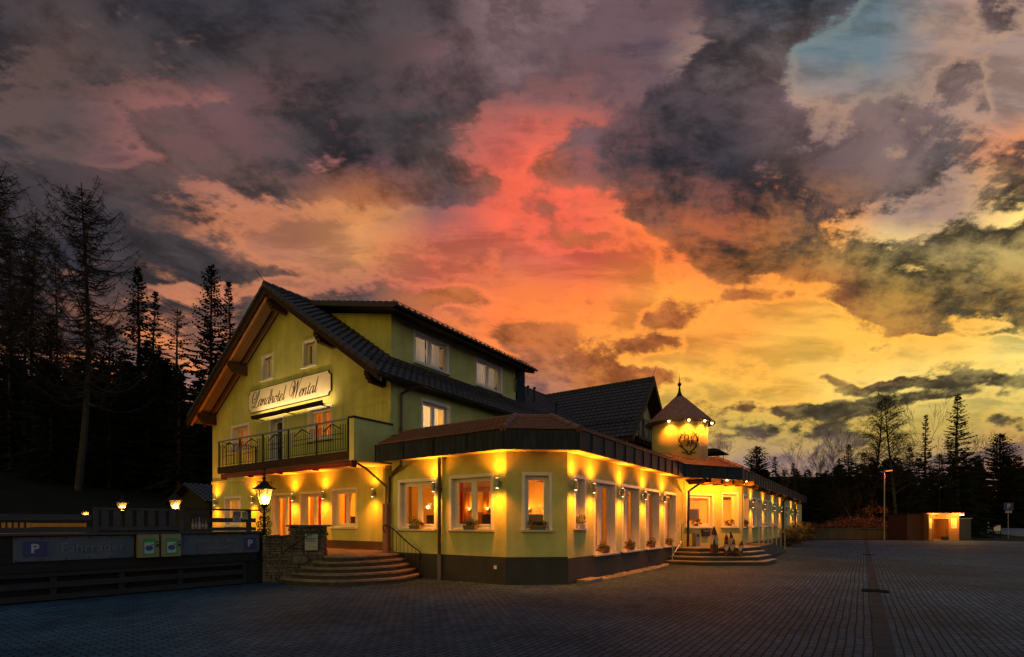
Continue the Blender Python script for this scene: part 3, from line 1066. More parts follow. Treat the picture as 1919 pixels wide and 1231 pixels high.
# windows of the gable
for (a0, a1, z0, z1), cur in zip(g_wins, [[('tan_curtain', 0.0, 0.2)], [('tan_curtain', 0.62, 1.0)], [('tan_curtain', 0.5, 0.98), ('tan_curtain', 0.02, 0.15)],
                                           [('tan_curtain', 0.02, 0.5), ('tan_curtain', 0.86, 0.99)], [('red_curtain', 0.0, 0.3)], [('red_curtain', 0.50, 0.82, 0.55), ('tan_curtain', 0.0, 0.07)]]):
    window(hotel, gw, a0, a1, z0, z1, mull=1, curtain=cur, depth=0.17)
for (a0, a1, z0, z1), cur, mu in zip(g_doors, [[('dark_shade', 0.0, 1.0)], [('red_curtain', 0.35, 0.62), ('tan_curtain', 0.65, 0.98)], [('red_curtain', 0.42, 0.75), ('tan_curtain', 0.80, 1.0)]], (0, 1, 1)):  # balcony door: dark sheet behind the pane so the glass looks unlit
    window(hotel, gw, a0, a1, z0, z1, mull=mu, curtain=cur, sill=False, depth=0.2, name='glazed_door')

# rooms behind the gable: partition and lamps
rm = MB()
rm.box(14.9, 15.0, QH + 0.31, QL - 0.31, 0.70, 3.42)
rm.box(11.75, 14.9, 20.05, 20.15, 0.70, 3.42)
rm.box(14.0, 14.1, 15.6, QL - 0.31, 3.66, 6.30); rm.box(14.1, 15.6, 16.0, 16.1, 3.66, 6.30)
rm.box(14.4, 14.5, QH + 2.0, QL - 2.0, 6.48, 9.0)
for qq in (18.6, 21.2, 15.6):
    rm.box(11.75, 14.0, qq - 0.05, qq + 0.05, 3.66, 6.30)
rm.box(15.6, 15.7, QH + 0.31, 16.0, 3.66, 6.3)
rm.build('partition_wall', 'room', hotel)
for (x, y, z, en) in ((13.2, 15.2, 2.7, 140), (13.2, 17.3, 2.8, 140), (13.2, 19.2, 2.8, 140), (13.2, 22.5, 2.7, 140), (12.9, 16.7, 5.6, 65), (12.9, 22.2, 5.6, 55), (13.3, 17.2, 8.2, 40)):
    light('POINT', 'room_light', (x, y, z), en, ROOMC, hotel, 0.12)
light('POINT', 'room_light', (13.6, 14.6, 5.4), 130, (1.0, 0.72, 0.36), hotel, 0.15)

# windows of the long side (upper floor)
sideW = wy(QH)
window(hotel, sideW, 12.78, 14.33, 4.66, 6.01, curtain=[('sheer', 0.02, 0.86)], depth=0.17)
window(hotel, sideW, 16.81, 17.9, 4.9, 6.02, curtain=[('sheer', 0.02, 0.98)], depth=0.17)

# main roof: deck with boarded soffit, tiles, verge boards, purlins, ridge
PR0, QE_R, QE_L = 10.5, 12.36, 25.14
dk = MB()
for sgn, qe in ((-1, QE_R), (1, QE_L)):
    ze = roof_z(qe)
    h0, h1 = TK / CS, 0.09 / CS
    dk.hexa([(PR0 + 0.05, QR, ZR - h0 + 0.12), (PE, QR, ZR - h0 + 0.12), (PR0 + 0.05, qe, ze - h0 + 0.12), (PE, qe, ze - h0 + 0.12),
             (PR0 + 0.05, QR, ZR - h1), (PE, QR, ZR - h1), (PR0 + 0.05, qe, ze - h1), (PE, qe, ze - h1)])
deck = dk.build('main_roof', 'soffit_wood', hotel)
LV = (QR - QE_R + 0.10) / CS
t1 = tile_mesh(slope((PR0, QE_R - 0.08, roof_z(QE_R - 0.08) - 0.085), (1, 0, 0), (0, CS, CS * SL)), PE - PR0, LV + 0.02, 0.30, 0.345)
t1.build('roof_tiles', 'tile', deck)
t2 = tile_mesh(slope((PR0, QE_L + 0.08, roof_z(QE_L + 0.08) - 0.085), (1, 0, 0), (0, -CS, CS * SL)), PE - PR0, (QE_L + 0.08 - QR) / CS, 0.30, 0.345)
t2.build('roof_tiles', 'tile', deck)
rd = MB()
x = PR0 - 0.03
while x < PE:
    rd.tube([(x, QR, ZR + 0.01), (x + 0.36, QR, ZR - 0.005)], [0.115, 0.10], 8)
    x += 0.34
rd.build('ridge_tiles', 'tile', deck)
vb = MB()                                    # verge boards and verge tiles
for sgn, qe in ((-1, QE_R - 0.08), (1, QE_L + 0.08)):
    ze = roof_z(qe)
    vb.hexa([(PR0 - 0.02, QR, ZR - 0.34), (PR0 + 0.05, QR, ZR - 0.34), (PR0 - 0.02, qe, ze - 0.34), (PR0 + 0.05, qe, ze - 0.34),
             (PR0 - 0.02, QR, ZR - 0.05), (PR0 + 0.05, QR, ZR - 0.05), (PR0 - 0.02, qe, ze - 0.05), (PR0 + 0.05, qe, ze - 0.05)])
vb.build('verge_board', 'timber', deck)
vt = MB()
for sgn, qe in ((-1, QE_R - 0.08), (1, QE_L + 0.08)):
    L = abs(qe - QR) / CS
    n = int(L / 0.345)
    for i in range(n):
        s0, s1 = i * 0.345, (i + 1) * 0.345 + 0.03
        q0, q1 = QR + sgn * s0 * CS, QR + sgn * s1 * CS
        z0, z1 = roof_z(q0), roof_z(q1)
        vt.hexa([(PR0 - 0.055, q0, z0 - 0.13), (PR0 + 0.16, q0, z0 - 0.05), (PR0 - 0.055, q1, z1 - 0.11), (PR0 + 0.16, q1, z1 - 0.03),
                 (PR0 - 0.055, q0, z0 + 0.005), (PR0 + 0.16, q0, z0 + 0.005), (PR0 - 0.055, q1, z1 + 0.045), (PR0 + 0.16, q1, z1 + 0.045)])
vt.build('verge_tiles', 'tile', deck)
# purlins with carved ends, and rafters under the overhang
for q in (QR, 21.75, 15.75, 24.45, 13.05):
    zt = roof_z(q) - TK / CS + 0.10 - (0.12 if abs(q - QR) > 1 else 0.25)
    b = MB()
    pts = [(PG, zt), (PR0 + 0.14, zt), (PR0 + 0.14, zt - 0.14), (PR0 + 0.20, zt - 0.17), (PR0 + 0.20, zt - 0.24), (PR0 + 0.28, zt - 0.28), (PR0 + 0.30, zt - 0.36), (PG, zt - 0.40)]
    b.extr([(p[0], q - 0.09, p[1]) for p in pts], (0, 0.18, 0))
    b.build('purlin', 'timber', deck)
for i, p in enumerate((10.66, 11.2)):
    for sgn, qe in ((-1, QE_R), (1, QE_L)):
        b = MB()
        ze = roof_z(qe); h = TK / CS - 0.12
        w = 0.05
        b.hexa([(p - w, QR + sgn * 0.1, ZR - h - 0.20), (p + w, QR + sgn * 0.1, ZR - h - 0.20), (p - w, qe, ze - h - 0.13), (p + w, qe, ze - h - 0.13),
                (p - w, QR + sgn * 0.1, ZR - h - 0.07), (p + w, QR + sgn * 0.1, ZR - h - 0.07), (p - w, qe, ze - h), (p + w, qe, ze - h)])
        b.build('barge_rafter', 'room_wood' if i == 0 else 'timber', deck)


def gutter(name, p0, p1, parent, r=0.075):
    """half-round gutter along x with brackets"""
    m = MB()
    x0, y, z = p0; x1 = p1
    n = 7
    prof = [(-math.cos(math.pi * k / n) * r, -math.sin(math.pi * k / n) * r) for k in range(n + 1)]
    prof = prof + [(c * 0.88, s_ * 0.88 + 0.004) for c, s_ in prof[::-1]]
    m.extr([(x0, y + c, z + s_) for c, s_ in prof], (x1 - x0, 0, 0))
    return m.build(name, 'pipe', parent)


gutter('gutter', (PR0 - 0.02, QE_R - 0.16, roof_z(QE_R - 0.1) - 0.07), 27.6, hotel)


def snow_guard(parent, p0, p1, q, z, h=0.17, name='snow_guard'):
    """lattice snow fence standing on the tiles"""
    m = MB()
    for dz in (0.05, h):
        m.tube([(p0, q, z + dz), (p1, q, z + dz)], 0.012, 5)
    x = p0
    while x <= p1:
        m.box(x - 0.006, x + 0.006, q - 0.006, q + 0.006, z + 0.03, z + h)
        x += 0.085
    x = p0 + 0.2
    while x <= p1:
        m.box(x - 0.012, x + 0.012, q - 0.012, q + 0.012, z - 0.03, z + h + 0.02)
        x += 0.9
    return m.build(name, 'iron', parent)


snow_guard(deck, PR0 + 0.3, 27.0, 13.15, roof_z(13.15) + 0.02)

# long dormer
QD, DP0, DP1, DZ = 14.45, 12.96, 21.18, 9.40
dw = [(14.1, 16.16, 7.90, 9.19), (17.96, 20.03, 7.87, 9.19)]
dormer = wall_mesh(wy(QD), DP0, DP1, 7.4, DZ, [hole(*w) for w in dw], 0.28).build('dormer', 'stucco', hotel)
for xx in (DP0 - 0.004, DP1 - 0.246):
    ck = MB()
    ck.extr([(xx, QD - 0.004, 7.4), (xx, QD - 0.004, DZ), (xx, QR - 0.3, ZR - 0.35), (xx, QR - 0.3, roof_z(QR - 0.3) - 0.4)], (0.25, 0, 0))
    ck.build('dormer_cheek', 'stucco', dormer)
for w, cc in zip(dw, ([('sheer', 0.0, 0.47), ('sheer', 0.5, 0.93)], [('sheer', 0.0, 0.5), ('sheer', 0.52, 0.93)])):
    window(hotel, wy(QD), *w, curtain=cc, depth=0.12)
rb = MB()
rb.box(13.4, 20.8, 16.6, 16.7, 7.3, 9.6)
rb.box(13.4, 20.8, 14.76, 16.6, 7.30, 7.36)
rb.box(16.9, 17.0, 14.76, 16.6, 7.36, 9.4)
rb.build('partition_wall', 'room', hotel)
light('POINT', 'room_light', (15.1, 16.2, 9.0), 70, (1.0, 0.70, 0.46), hotel, 0.12)
light('POINT', 'room_light', (19.0, 16.2, 9.0), 70, (1.0, 0.70, 0.46), hotel, 0.12)
QDE, ZDE = 13.70, 9.42
ds = (ZR - ZDE) / (QR - QDE)
dcs = math.cos(math.atan(ds))
dd = MB()
dd.hexa([(12.42, QDE, ZDE - 0.24), (21.8, QDE, ZDE - 0.24), (12.42, QR, ZR - 0.14), (21.8, QR, ZR - 0.14),
         (12.42, QDE, ZDE - 0.08), (21.8, QDE, ZDE - 0.08), (12.42, QR, ZR - 0.06), (21.8, QR, ZR - 0.06)])
droof = dd.build('dormer_roof', 'timber', hotel)
tile_mesh(slope((12.40, QDE - 0.05, ZDE - 0.055), (1, 0, 0), (0, dcs, dcs * ds)), 9.42, (QR - QDE + 0.05) / dcs, 0.30, 0.345).build('roof_tiles', 'tile', droof)
vv = MB()
n = 15
for i in range(n):
    q0 = QDE - 0.05 + (QR - QDE) * i / n; q1 = QDE - 0.03 + (QR - QDE) * (i + 1) / n
    z0 = ZDE + (q0 - QDE) * ds; z1 = ZDE + (q1 - QDE) * ds
    vv.hexa([(12.36, q0, z0 - 0.15), (12.56, q0, z0 - 0.05), (12.36, q1, z1 - 0.17), (12.56, q1, z1 - 0.06),
             (12.36, q0, z0 + 0.06), (12.56, q0, z0 + 0.06), (12.36, q1, z1 + 0.02), (12.56, q1, z1 + 0.02)])
vv.build('verge_tiles', 'tile', droof)
gutter('gutter', (12.38, QDE - 0.10, ZDE - 0.07), 21.85, droof)
snow_guard(droof, 12.6, 21.6, 13.95, ZDE + 0.08)
# pipes
dp = MB()
dp.tube([(20.95, QDE - 0.10, ZDE - 0.14), (20.95, QDE - 0.02, ZDE - 0.30), (21.02, QD - 0.10, ZDE - 0.55), (21.02, QD - 0.10, 8.2)], 0.045, 8)
dp.build('downpipe', 'pipe', hotel)
dp = MB()
dp.tube([(12.15, QE_R - 0.16, roof_z(QE_R) - 0.2), (12.0, QE_R - 0.05, 6.12), (11.78, QH - 0.09, 5.9), (11.78, QH - 0.09, 4.45)], 0.055, 8)
dp.tube([(11.78, QH - 0.09, 4.75), (11.78, QH - 0.09, 4.65)], 0.068, 8)
dp.build('downpipe', 'pipe', hotel)
# metal-clad shaft behind the dormer
sh = MB()
sh.box(21.45, 22.2, 14.55, 15.5, 7.6, 9.55)
for i in range(4):
    sh.box(21.435, 21.45, 14.6 + i * 0.22, 14.62 + i * 0.22, 7.6, 9.55); sh.box(21.5 + i * 0.2, 21.52 + i * 0.2, 14.535, 14.55, 7.6, 9.55)
sh.build('metal_shaft', 'fascia', hotel)
va = MB()
for (x, q, h) in ((24.8, 15.6, 0.75), (24.9, 14.2, 0.6), (26.6, 17.2, 0.4)):
    z = roof_z(q)
    va.tube([(x, q, z - 0.1), (x, q, z + h)], 0.05, 8); va.tube([(x, q, z + h), (x, q, z + h + 0.10)], 0.09, 8)
va.build('vent_pipe', 'iron', deck)
rod = MB()
rod.tube([(10.6, QR, ZR), (10.35, QR + 0.32, ZR + 0.55)], 0.012, 4)
rod.tube([(16.0, QR, ZR), (16.0, QR, ZR + 0.30)], 0.012, 4)
rod.build('lightning_rod', 'iron', deck)

# cross wing
WP, WZ, WS, WQ = 31.04, 10.66, 1.129, 10.7
wcs = math.cos(math.atan(WS))
WE0 = 27.50
WE1 = 34.6
wd = MB()
for sgn, pe in ((-1, WE0), (1, WE1)):
    ze = WZ - abs(pe - WP) * WS
    hv, hu = 0.26 / wcs, 0.08 / wcs
    wd.hexa([(WP, WQ + 0.03, WZ - hv), (WP, QR, WZ - hv), (pe, WQ + 0.03, ze - hv), (pe, QR, ze - hv),
             (WP, WQ + 0.03, WZ - hu), (WP, QR, WZ - hu), (pe, WQ + 0.03, ze - hu), (pe, QR, ze - hu)])
wroof = wd.build('wing_roof', 'timber', hotel)
for sgn, pe in ((-1, WE0 - 0.05), (1, WE1 + 0.05)):
    ze = WZ - abs(pe - WP) * WS
    tile_mesh(slope((pe, WQ, ze - 0.075), (0, 1, 0), (-sgn * wcs, 0, wcs * WS)), QR - WQ, abs(pe - WP) / wcs, 0.30, 0.345).build('roof_tiles', 'tile', wroof)
rg = MB()
y = WQ
while y < QR:
    rg.tube([(WP, y, WZ + 0.01), (WP, y + 0.36, WZ)], [0.11, 0.10], 8); y += 0.34
rg.tube([(WP, WQ + 0.15, WZ), (WP + 0.1, WQ - 0.1, WZ + 0.75)], 0.014, 4)
rg.build('ridge_tiles', 'tile', wroof)
wb_ = MB()
for sgn, pe in ((-1, WE0 - 0.05), (1, WE1 + 0.05)):
    ze = WZ - abs(pe - WP) * WS
    wb_.hexa([(WP, WQ - 0.03, WZ - 0.42), (WP, WQ + 0.04, WZ - 0.42), (pe, WQ - 0.03, ze - 0.42), (pe, WQ + 0.04, ze - 0.42),
              (WP, WQ - 0.03, WZ + 0.02), (WP, WQ + 0.04, WZ + 0.02), (pe, WQ - 0.03, ze + 0.02), (pe, WQ + 0.04, ze + 0.02)])
wb_.build('verge_board', 'timber', wroof)
sg = MB()
for dz in (0.06, 0.17):
    sg.tube([(28.25, WQ + 0.3, WZ - 2.79 * WS + dz), (28.25, 15.0, WZ - 2.79 * WS + dz)], 0.012, 5)
y = WQ + 0.3
while y < 15:
    sg.box(28.244, 28.256, y, y + 0.012, WZ - 2.79 * WS - 0.02, WZ - 2.79 * WS + 0.18); y += 0.09
sg.build('snow_guard', 'iron', wroof)
wdoor = (30.4, 32.1, 6.75, 9.05)
wwin = (30.3, 32.2, 4.7, 5.95)
wing = wall_mesh(wy(11.5), 28.0, 34.1, 0.0, WZ, [hole(*wdoor, sill=False), hole(*wwin)], 0.3,
                 [((WP, WZ - 0.26 / wcs), (-WS, 1)), ((WP, WZ - 0.26 / wcs), (WS, 1))]).build('wing_wall', 'stucco', hotel)
ws = MB(); ws.box(28.0, 28.3, 11.805, QH + 0.4, 0, WZ - 3.04 * WS - 0.3); ws.box(33.8, 34.1, 11.805, 18.0, 0, WZ - 3.04 * WS - 0.3)
ws.build('wing_side_wall', 'stucco', hotel)
window(hotel, wy(11.5), *wdoor, sill=False, depth=0.15, name='balcony_door', curtain=[('sheer', 0.02, 0.98)])
window(hotel, wy(11.5), *wwin, depth=0.15, curtain=[('sheer', 0.02, 0.98)])
wbal = MB(); wbal.box(28.5, 33.6, 10.72, 11.495, 6.55, 6.72)
for i in range(8):
    wbal.box(28.7 + i * 0.66, 28.82 + i * 0.66, 10.76, 11.495, 6.36, 6.545)
wbal = wbal.build('balcony', 'timber', hotel)
wr = MB()
wr.tube([(28.52, 11.46, 7.82), (28.52, 10.76, 7.82), (33.58, 10.76, 7.82)], 0.025, 6)
wr.tube([(28.52, 11.46, 6.86), (28.52, 10.76, 6.86), (33.58, 10.76, 6.86)], 0.014, 6)
for i in range(47):
    xx = 28.52 + i * 0.11
    wr.tube([(xx, 10.76, 6.72), (xx, 10.76, 7.80)], 0.022 if i % 8 == 0 else 0.009, 5)
for i in range(6):
    wr.tube([(28.52, 10.86 + i * 0.11, 6.72), (28.52, 10.86 + i * 0.11, 7.80)], 0.009, 5)
wr.build('railing', 'iron', wbal)

# ------------------------------------------------------------------ balcony on the gable
BP, BQ0, BQ1 = 9.9, 12.84, 20.93
bl = MB()
bl.box(BP, PG - 0.003, BQ0, BQ1, 3.60, 3.74)
bl.box(BP - 0.06, BP - 0.001, BQ0, BQ1 + 0.04, 3.55, 3.80)
bl.box(BP, PG - 0.003, BQ1 + 0.001, BQ1 + 0.05, 3.55, 3.80)
balc = bl.build('balcony', 'timber', hotel)
un = MB(); un.box(BP + 0.04, PG - 0.006, BQ0 + 0.02, BQ1 - 0.02, 3.50, 3.597); un.build('balcony_soffit', 'soffit', balc)
pw = MB(); pw.box(BP - 0.05, PG - 0.004, BQ0 - 0.22, BQ0 - 0.002, 3.50, 4.78); pw.build('side_parapet', 'stucco', balc)
cp = MB(); cp.box(BP - 0.08, PG - 0.004, BQ0 - 0.25, BQ0 + 0.03, 4.783, 4.84); cp.build('parapet_cap', 'iron', balc)
rl = MB()
rl.box(BP - 0.05, BP + 0.0, BQ0 + 0.03, BQ1 + 0.05, 4.77, 4.82)
rl.box(BP + 0.0, PG - 0.01, BQ1 + 0.0, BQ1 + 0.05, 4.77, 4.82)
hand = rl.build('handrail', 'steel', balc)
pst = MB()
posts = [BQ0 + 0.08 + k * (BQ1 - BQ0 - 0.1) / 5 for k in range(6)]
for q in posts:
    pst.box(BP - 0.045, BP - 0.005, q - 0.025, q + 0.025, 3.60, 4.768)
pst.box(PG - 0.06, PG - 0.02, BQ1 - 0.002, BQ1 + 0.04, 3.74, 4.768)
pst.build('railing_post', 'iron', balc)
bars = MB()
xb = BP - 0.028
for k in range(5):
    q0, q1 = posts[k], posts[k + 1]
    bars.box(xb - 0.008, xb + 0.008, q0, q1, 3.86, 3.876)
    n = 13
    mid = (q0 + q1) / 2
    for i in range(1, n):
        q = q0 + (q1 - q0) * i / n
        top = 4.62 if i in (1, 2, 3, 10, 11, 12) else 4.50 - 0.0 * i
        c = abs(i - 6.5)
        if 4 <= i <= 9:
            top = 4.60 - 0.035 * c + (0.06 if i in (6, 7) else 0)
        bars.box(xb - 0.007, xb + 0.007, q - 0.007, q + 0.007, 3.87, top)
        if i in (1, 2, 3, 10, 11, 12) or i in (6, 7):
            bars.ball((xb, q, top + 0.012), 0.02, 6)
    # little gable of flat bars in the middle of each panel, with two cross bars
    hw = (q1 - q0) * 0.27
    for sgn in (-1, 1):
        bars.hexa([(xb - 0.012, mid, 4.70), (xb + 0.012, mid, 4.70), (xb - 0.012, mid + sgn * hw, 4.50), (xb + 0.012, mid + sgn * hw, 4.50),
                   (xb - 0.012, mid, 4.735), (xb + 0.012, mid, 4.735), (xb - 0.012, mid + sgn * hw, 4.53), (xb + 0.012, mid + sgn * hw, 4.53)])
    for zz in (4.36, 4.20):
        bars.box(xb - 0.008, xb + 0.008, mid - hw * 1.25, mid + hw * 1.25, zz, zz + 0.016)
for i in range(9):
    xx = BP + 0.12 + i * 0.15
    bars.box(xx - 0.007, xx + 0.007, BQ1 + 0.012, BQ1 + 0.026, 3.80, 4.76)
bars.build('railing_bars', 'iron', balc)
bpz = MB()
bpz.tube([(BP + 0.1, BQ0 - 0.10, 3.46), (10.3, BQ0 - 0.2, 3.30), (10.58, 11.98, 2.70), (10.58, 11.96, 2.2)], 0.035, 8)
bpz.build('downpipe', 'pipe', hotel)

# rolled-up awning hung below the balcony edge
aw = thing('rolled_awning', "dark red rolled-up awning hanging under the front edge of the gable balcony", 'awning', (9.95, 16.7, 3.4))
a = MB(); a.tube([(9.88, 12.72, 3.42), (9.88, 16.6, 3.42)], 0.085, 12); a.tube([(9.88, 16.75, 3.42), (9.88, 20.55, 3.42)], 0.085, 12); a.build('awning_roll', 'red_awning', aw, smooth=True)
for q in (12.70, 14.6, 16.675, 18.6, 20.57):
    a = MB(); a.box(9.80, 9.99, q - 0.035, q + 0.035, 3.30, 3.497); a.build('awning_bracket', 'red_awning', aw)

# ------------------------------------------------------------------ hotel sign in looping script
sign = thing('hotel_sign', "long cream signboard with looping black script on the gable", 'sign', (PG, 18.6, 6.2))
SW = lambda x, y, o: (PG - 0.05 - o, 21.5 - x, 6.24 + y)
SWD, SHT = 5.68, 0.94
def notched(inset, c):
    x0, x1, y0, y1 = inset, SWD - inset, inset, SHT - inset
    pts = []
    for (cx, cy, s0) in ((x0, y0, 90), (x1, y0, 180), (x1, y1, 270), (x0, y1, 0)):
        arc = [(cx + c * math.cos(R(s0 - 90 * k / 5)), cy + c * math.sin(R(s0 - 90 * k / 5))) for k in range(6)]
        pts += arc
    return pts
b = MB(); b.extr([SW(x, y, -0.045) for x, y in notched(0, 0.15)], (-0.045, 0, 0)); b.build('board', 'black', sign)
b = MB(); b.extr([SW(x, y, 0.001) for x, y in notched(0.028, 0.15)], (-0.004, 0, 0)); b.build('panel', 'signboard', sign)
GL = {
    'L': ([[(.55, 1.30), (.72, 1.12), (.98, 1.35), (1.08, 1.9), (.82, 2.32), (.45, 2.2), (.12, 1.6), (.10, .95), (.40, .62), (.85, .95), (1.25, 1.7), (1.62, 2.38), (1.78, 2.30), (1.66, 1.85),
            (1.28, 1.0), (.95, .35), (.55, .02), (.18, -.06), (.06, .10), (.30, .20), (.75, .06), (1.25, -.14), (1.62, .05)]], 1.62, [(.55, 1.27)]),
    'W': ([[(.62, 1.62), (.80, 1.60), (.86, 1.25), (.62, .55), (.25, .32), (.0, .75), (.08, 1.6), (.5, 2.28), (.86, 2.38), (1.06, 2.0), (1.06, 1.1), (.86, -.12)],
           [(.86, -.12), (1.25, 1.2), (1.74, 2.35)], [(1.74, 2.38), (1.66, 1.3), (1.45, -.12)], [(1.45, -.12), (1.9, 1.2), (2.35, 2.2), (2.8, 2.85), (3.25, 3.0)]], 2.15, [(.60, 1.60), (3.27, 3.0)]),
    'a': ([[(.76, .80), (.50, 1.0), (.18, .70), (.08, .25), (.25, .0), (.52, .22), (.76, .95)], [(.80, 1.0), (.74, .35), (.80, .02), (.95, .10), (1.12, .40)]], 0.98, []),
    'n': ([[(-.02, .55), (.10, .98), (.18, .85), (.14, 0)], [(.14, .10), (.38, .75), (.58, 1.0), (.70, .85), (.66, .30), (.74, .02), (.90, .12), (1.06, .42)]], 0.98, []),
    'd': ([[(.76, .80), (.50, 1.0), (.18, .70), (.08, .25), (.25, .0), (.52, .22), (.76, .95)], [(.84, 2.1), (.76, .35), (.82, .02), (.97, .10), (1.12, .40)]], 1.0, []),
    'h': ([[(.12, 2.1), (.12, 1.0), (.12, 0)], [(.12, .10), (.38, .75), (.58, 1.0), (.70, .85), (.66, .30), (.74, .02), (.90, .12), (1.04, .42)]], 0.98, []),
    'o': ([[(.50, 1.0), (.18, .72), (.08, .28), (.28, 0), (.58, .28), (.66, .75), (.48, 1.0), (.58, .80), (.95, .78)]], 0.80, []),
    't': ([[(.30, 1.6), (.24, .40), (.32, .02), (.48, .12), (.64, .42)], [(.02, 1.02), (.55, 1.06)]], 0.58, []),
    'e': ([[(.08, .35), (.42, .55), (.58, .85), (.42, 1.0), (.15, .72), (.08, .25), (.28, 0), (.55, .14), (.78, .45)]], 0.70, []),
    'l': ([[(.30, 2.15), (.22, .40), (.30, .02), (.46, .12), (.62, .42)]], 0.56, []),
}
lt = MB()
def write(word, x, y, xh, sc=1.0):
    for chh in word:
        strokes, adv, dots = GL[chh]
        big = chh in 'LW'
        k = xh * (1.0 if not big else 1.0)
        sh_ = 0.34 if not big else 0.16
        for st in strokes:
            pts = [(x + k * sc * (px + sh_ * py), y + k * py) for px, py in smooth_path(st, 7)]
            n = len(pts)
            lt_w = lambda i, dx, dy, n=n: 0.015 + 0.040 * max(0.0, -dy) ** 1.4 * min(1, 4.0 * i / n + 0.25, 4.0 * (n - 1 - i) / n + 0.25)
            ribbon(lt, pts, lt_w, lambda X, Y, o: SW(X, Y, 0.006 + o), 0, 0.006)
        for dx_, dy_ in dots:
            cx, cy = x + k * sc * (dx_ + sh_ * dy_), y + k * dy_
            lt.face([SW(cx + 0.026 * math.cos(t), cy + 0.026 * math.sin(t), 0.013) for t in [k2 * math.pi / 5 for k2 in range(10)]])
        x += k * sc * adv
    return x
write('Landhotel', 0.26, 0.22, 0.27, 1.10)
write('Wental', 3.03, 0.22, 0.27, 1.10)
lt.build('lettering', 'black', sign, recalc=True)

sl = thing('sign_lamp', "long thin lamp bar on brackets below the script signboard", 'lamp', (PG, 18.5, 5.95))
b = MB()
b.hexa([(10.96, 15.75, 5.86), (10.98, 15.75, 5.86), (10.96, 20.55, 5.86), (10.98, 20.55, 5.86), (10.93, 15.75, 5.96), (10.945, 15.75, 5.96), (10.93, 20.55, 5.96), (10.945, 20.55, 5.96)])
b.box(10.96, 11.10, 15.75, 20.55, 5.842, 5.858)
for q in (15.95, 18.15, 20.35):
    b.box(11.02, PG - 0.003, q - 0.02, q + 0.02, 5.815, 5.841)
b.build('lamp_housing', 'timber', sl)
b = MB(); b.box(11.0, 11.07, 15.8, 20.5, 5.859, 5.875); b.build('light_strip', emitter('sign_strip', (1.0, 0.62, 0.2), 2.0), sl)
light('AREA', 'sign_light', (11.035, 18.15, 5.90), 60, (1.0, 0.62, 0.24), sl, aim=(0.30, 0, 1.0), size=4.8, size_y=0.06)

# ================================================================== the restaurant annex: single storey, chamfered corners, skirt roof and turret
annex = thing('restaurant_annex', "single-storey yellow restaurant annex with chamfered corner, dark fascia and round turret", 'restaurant', (10.65, 6.33, 0))
XL, YF, YS = 10.65, 6.33, 4.60
A_, B_, C_, D_ = (10.65, 7.55), (11.67, 6.33), (22.10, 6.33), (25.30, 4.60)
FB, FT = 3.43, 3.93        # fascia bottom and top
WT = 3.46                  # wall top
PLZ = 0.72


def seg(a, b):
    dx, dy = b[0] - a[0], b[1] - a[1]
    L = math.hypot(dx, dy)
    dx /= L; dy /= L
    nx, ny = dy, -dx           # right-hand normal
    return a, dx, dy, nx, ny, L


_, cx1, cy1, cnx, cny, cL = seg(A_, B_)
# outward means away from the building centre: for A->B (towards +x,-y) the outward side is (-x,-y)
if cnx * 1 + cny * 1 > 0:
    cnx, cny = -cnx, -cny
CW = frame(A_[0], A_[1], cx1, cy1, cnx, cny)
_, ex1, ey1, enx, eny, eL = seg(C_, D_)
if enx + eny > 0:
    enx, eny = -enx, -eny
EW = frame(C_[0], C_[1], ex1, ey1, enx, eny)
LW_, FW_, SWL = wx(XL), wy(YF), wy(YS)
l_w = [(9.98, 11.57, 1.42, 2.90), (7.95, 9.51, 1.42, 2.92)]
c_w = [(0.40, 1.19, 1.42, 2.92)]
f_w = [(12.03, 12.75, 1.46, 2.89)]
f_d = [(13.25, 14.83, 0.70, 2.87), (15.31, 16.89, 0.70, 2.86), (17.36, 18.96, 0.70, 2.84), (19.46, 21.02, 0.70, 2.83)]
e_w = [(0.10, 1.80, 1.42, 2.90), (2.29, 3.42, 1.42, 3.0)]
s_w = [(25.62, 27.0, 1.42, 2.96), (27.9, 29.3, 1.42, 2.92), (29.6, 30.9, 1.42, 2.92), (31.6, 33.0, 1.42, 2.92), (33.3, 34.6, 1.42, 2.92), (35.2, 36.6, 1.42, 2.9), (42.2, 43.6, 1.42, 2.9), (46.2, 47.8, 1.42, 2.9), (49.0, 50.6, 1.42, 2.9)]
TH = 0.30
wall_mesh(LW_, A_[1], 11.83, 0, WT, [hole(*w) for w in l_w], TH).build('left_wall', 'stucco', annex)
rt = MB(); rt.extr([(XL, 11.832, 0), (11.43, 12.72, 0), (11.43, 12.45, 0), (XL + 0.25, 11.832, 0)], (0, 0, WT)); rt.build('return_wall', 'stucco', annex)
wall_mesh(CW, 0.002, cL - 0.002, 0, WT, [hole(*w) for w in c_w], TH).build('chamfer_wall', 'stucco', annex)
wall_mesh(FW_, B_[0], C_[0] - 0.02, 0, WT, [hole(*w) for w in f_w] + [hole(*d) for d in f_d], TH).build('front_wall', 'stucco', annex)
wall_mesh(EW, 0.02, eL, 0, WT, [hole(*w) for w in e_w], TH).build('entrance_wall', 'stucco', annex)
wall_mesh(SWL, D_[0] + 0.003, 53.0, 0, WT, [hole(*w) for w in s_w], TH).build('side_wall', 'stucco', annex)
ew = MB(); ew.box(52.7, 53.0, YS + 0.303, QH, 0, WT); ew.build('end_wall', 'stucco', annex)
pb = MB()
pb.box(A_[1] + 0.003, 11.85, 0, 0.022, 0.0, PLZ, LW_)
pb.box(-0.010, cL + 0.010, 0, 0.020, 0.0, PLZ + 0.001, CW)
pb.box(B_[0] + 0.003, 20.4, 0, 0.022, 0.0, PLZ - 0.04, FW_)
pb.box(26.3, 53.0, 0, 0.022, 0.0, 0.64, SWL)
pb.build('wall_base', 'plinth', annex)
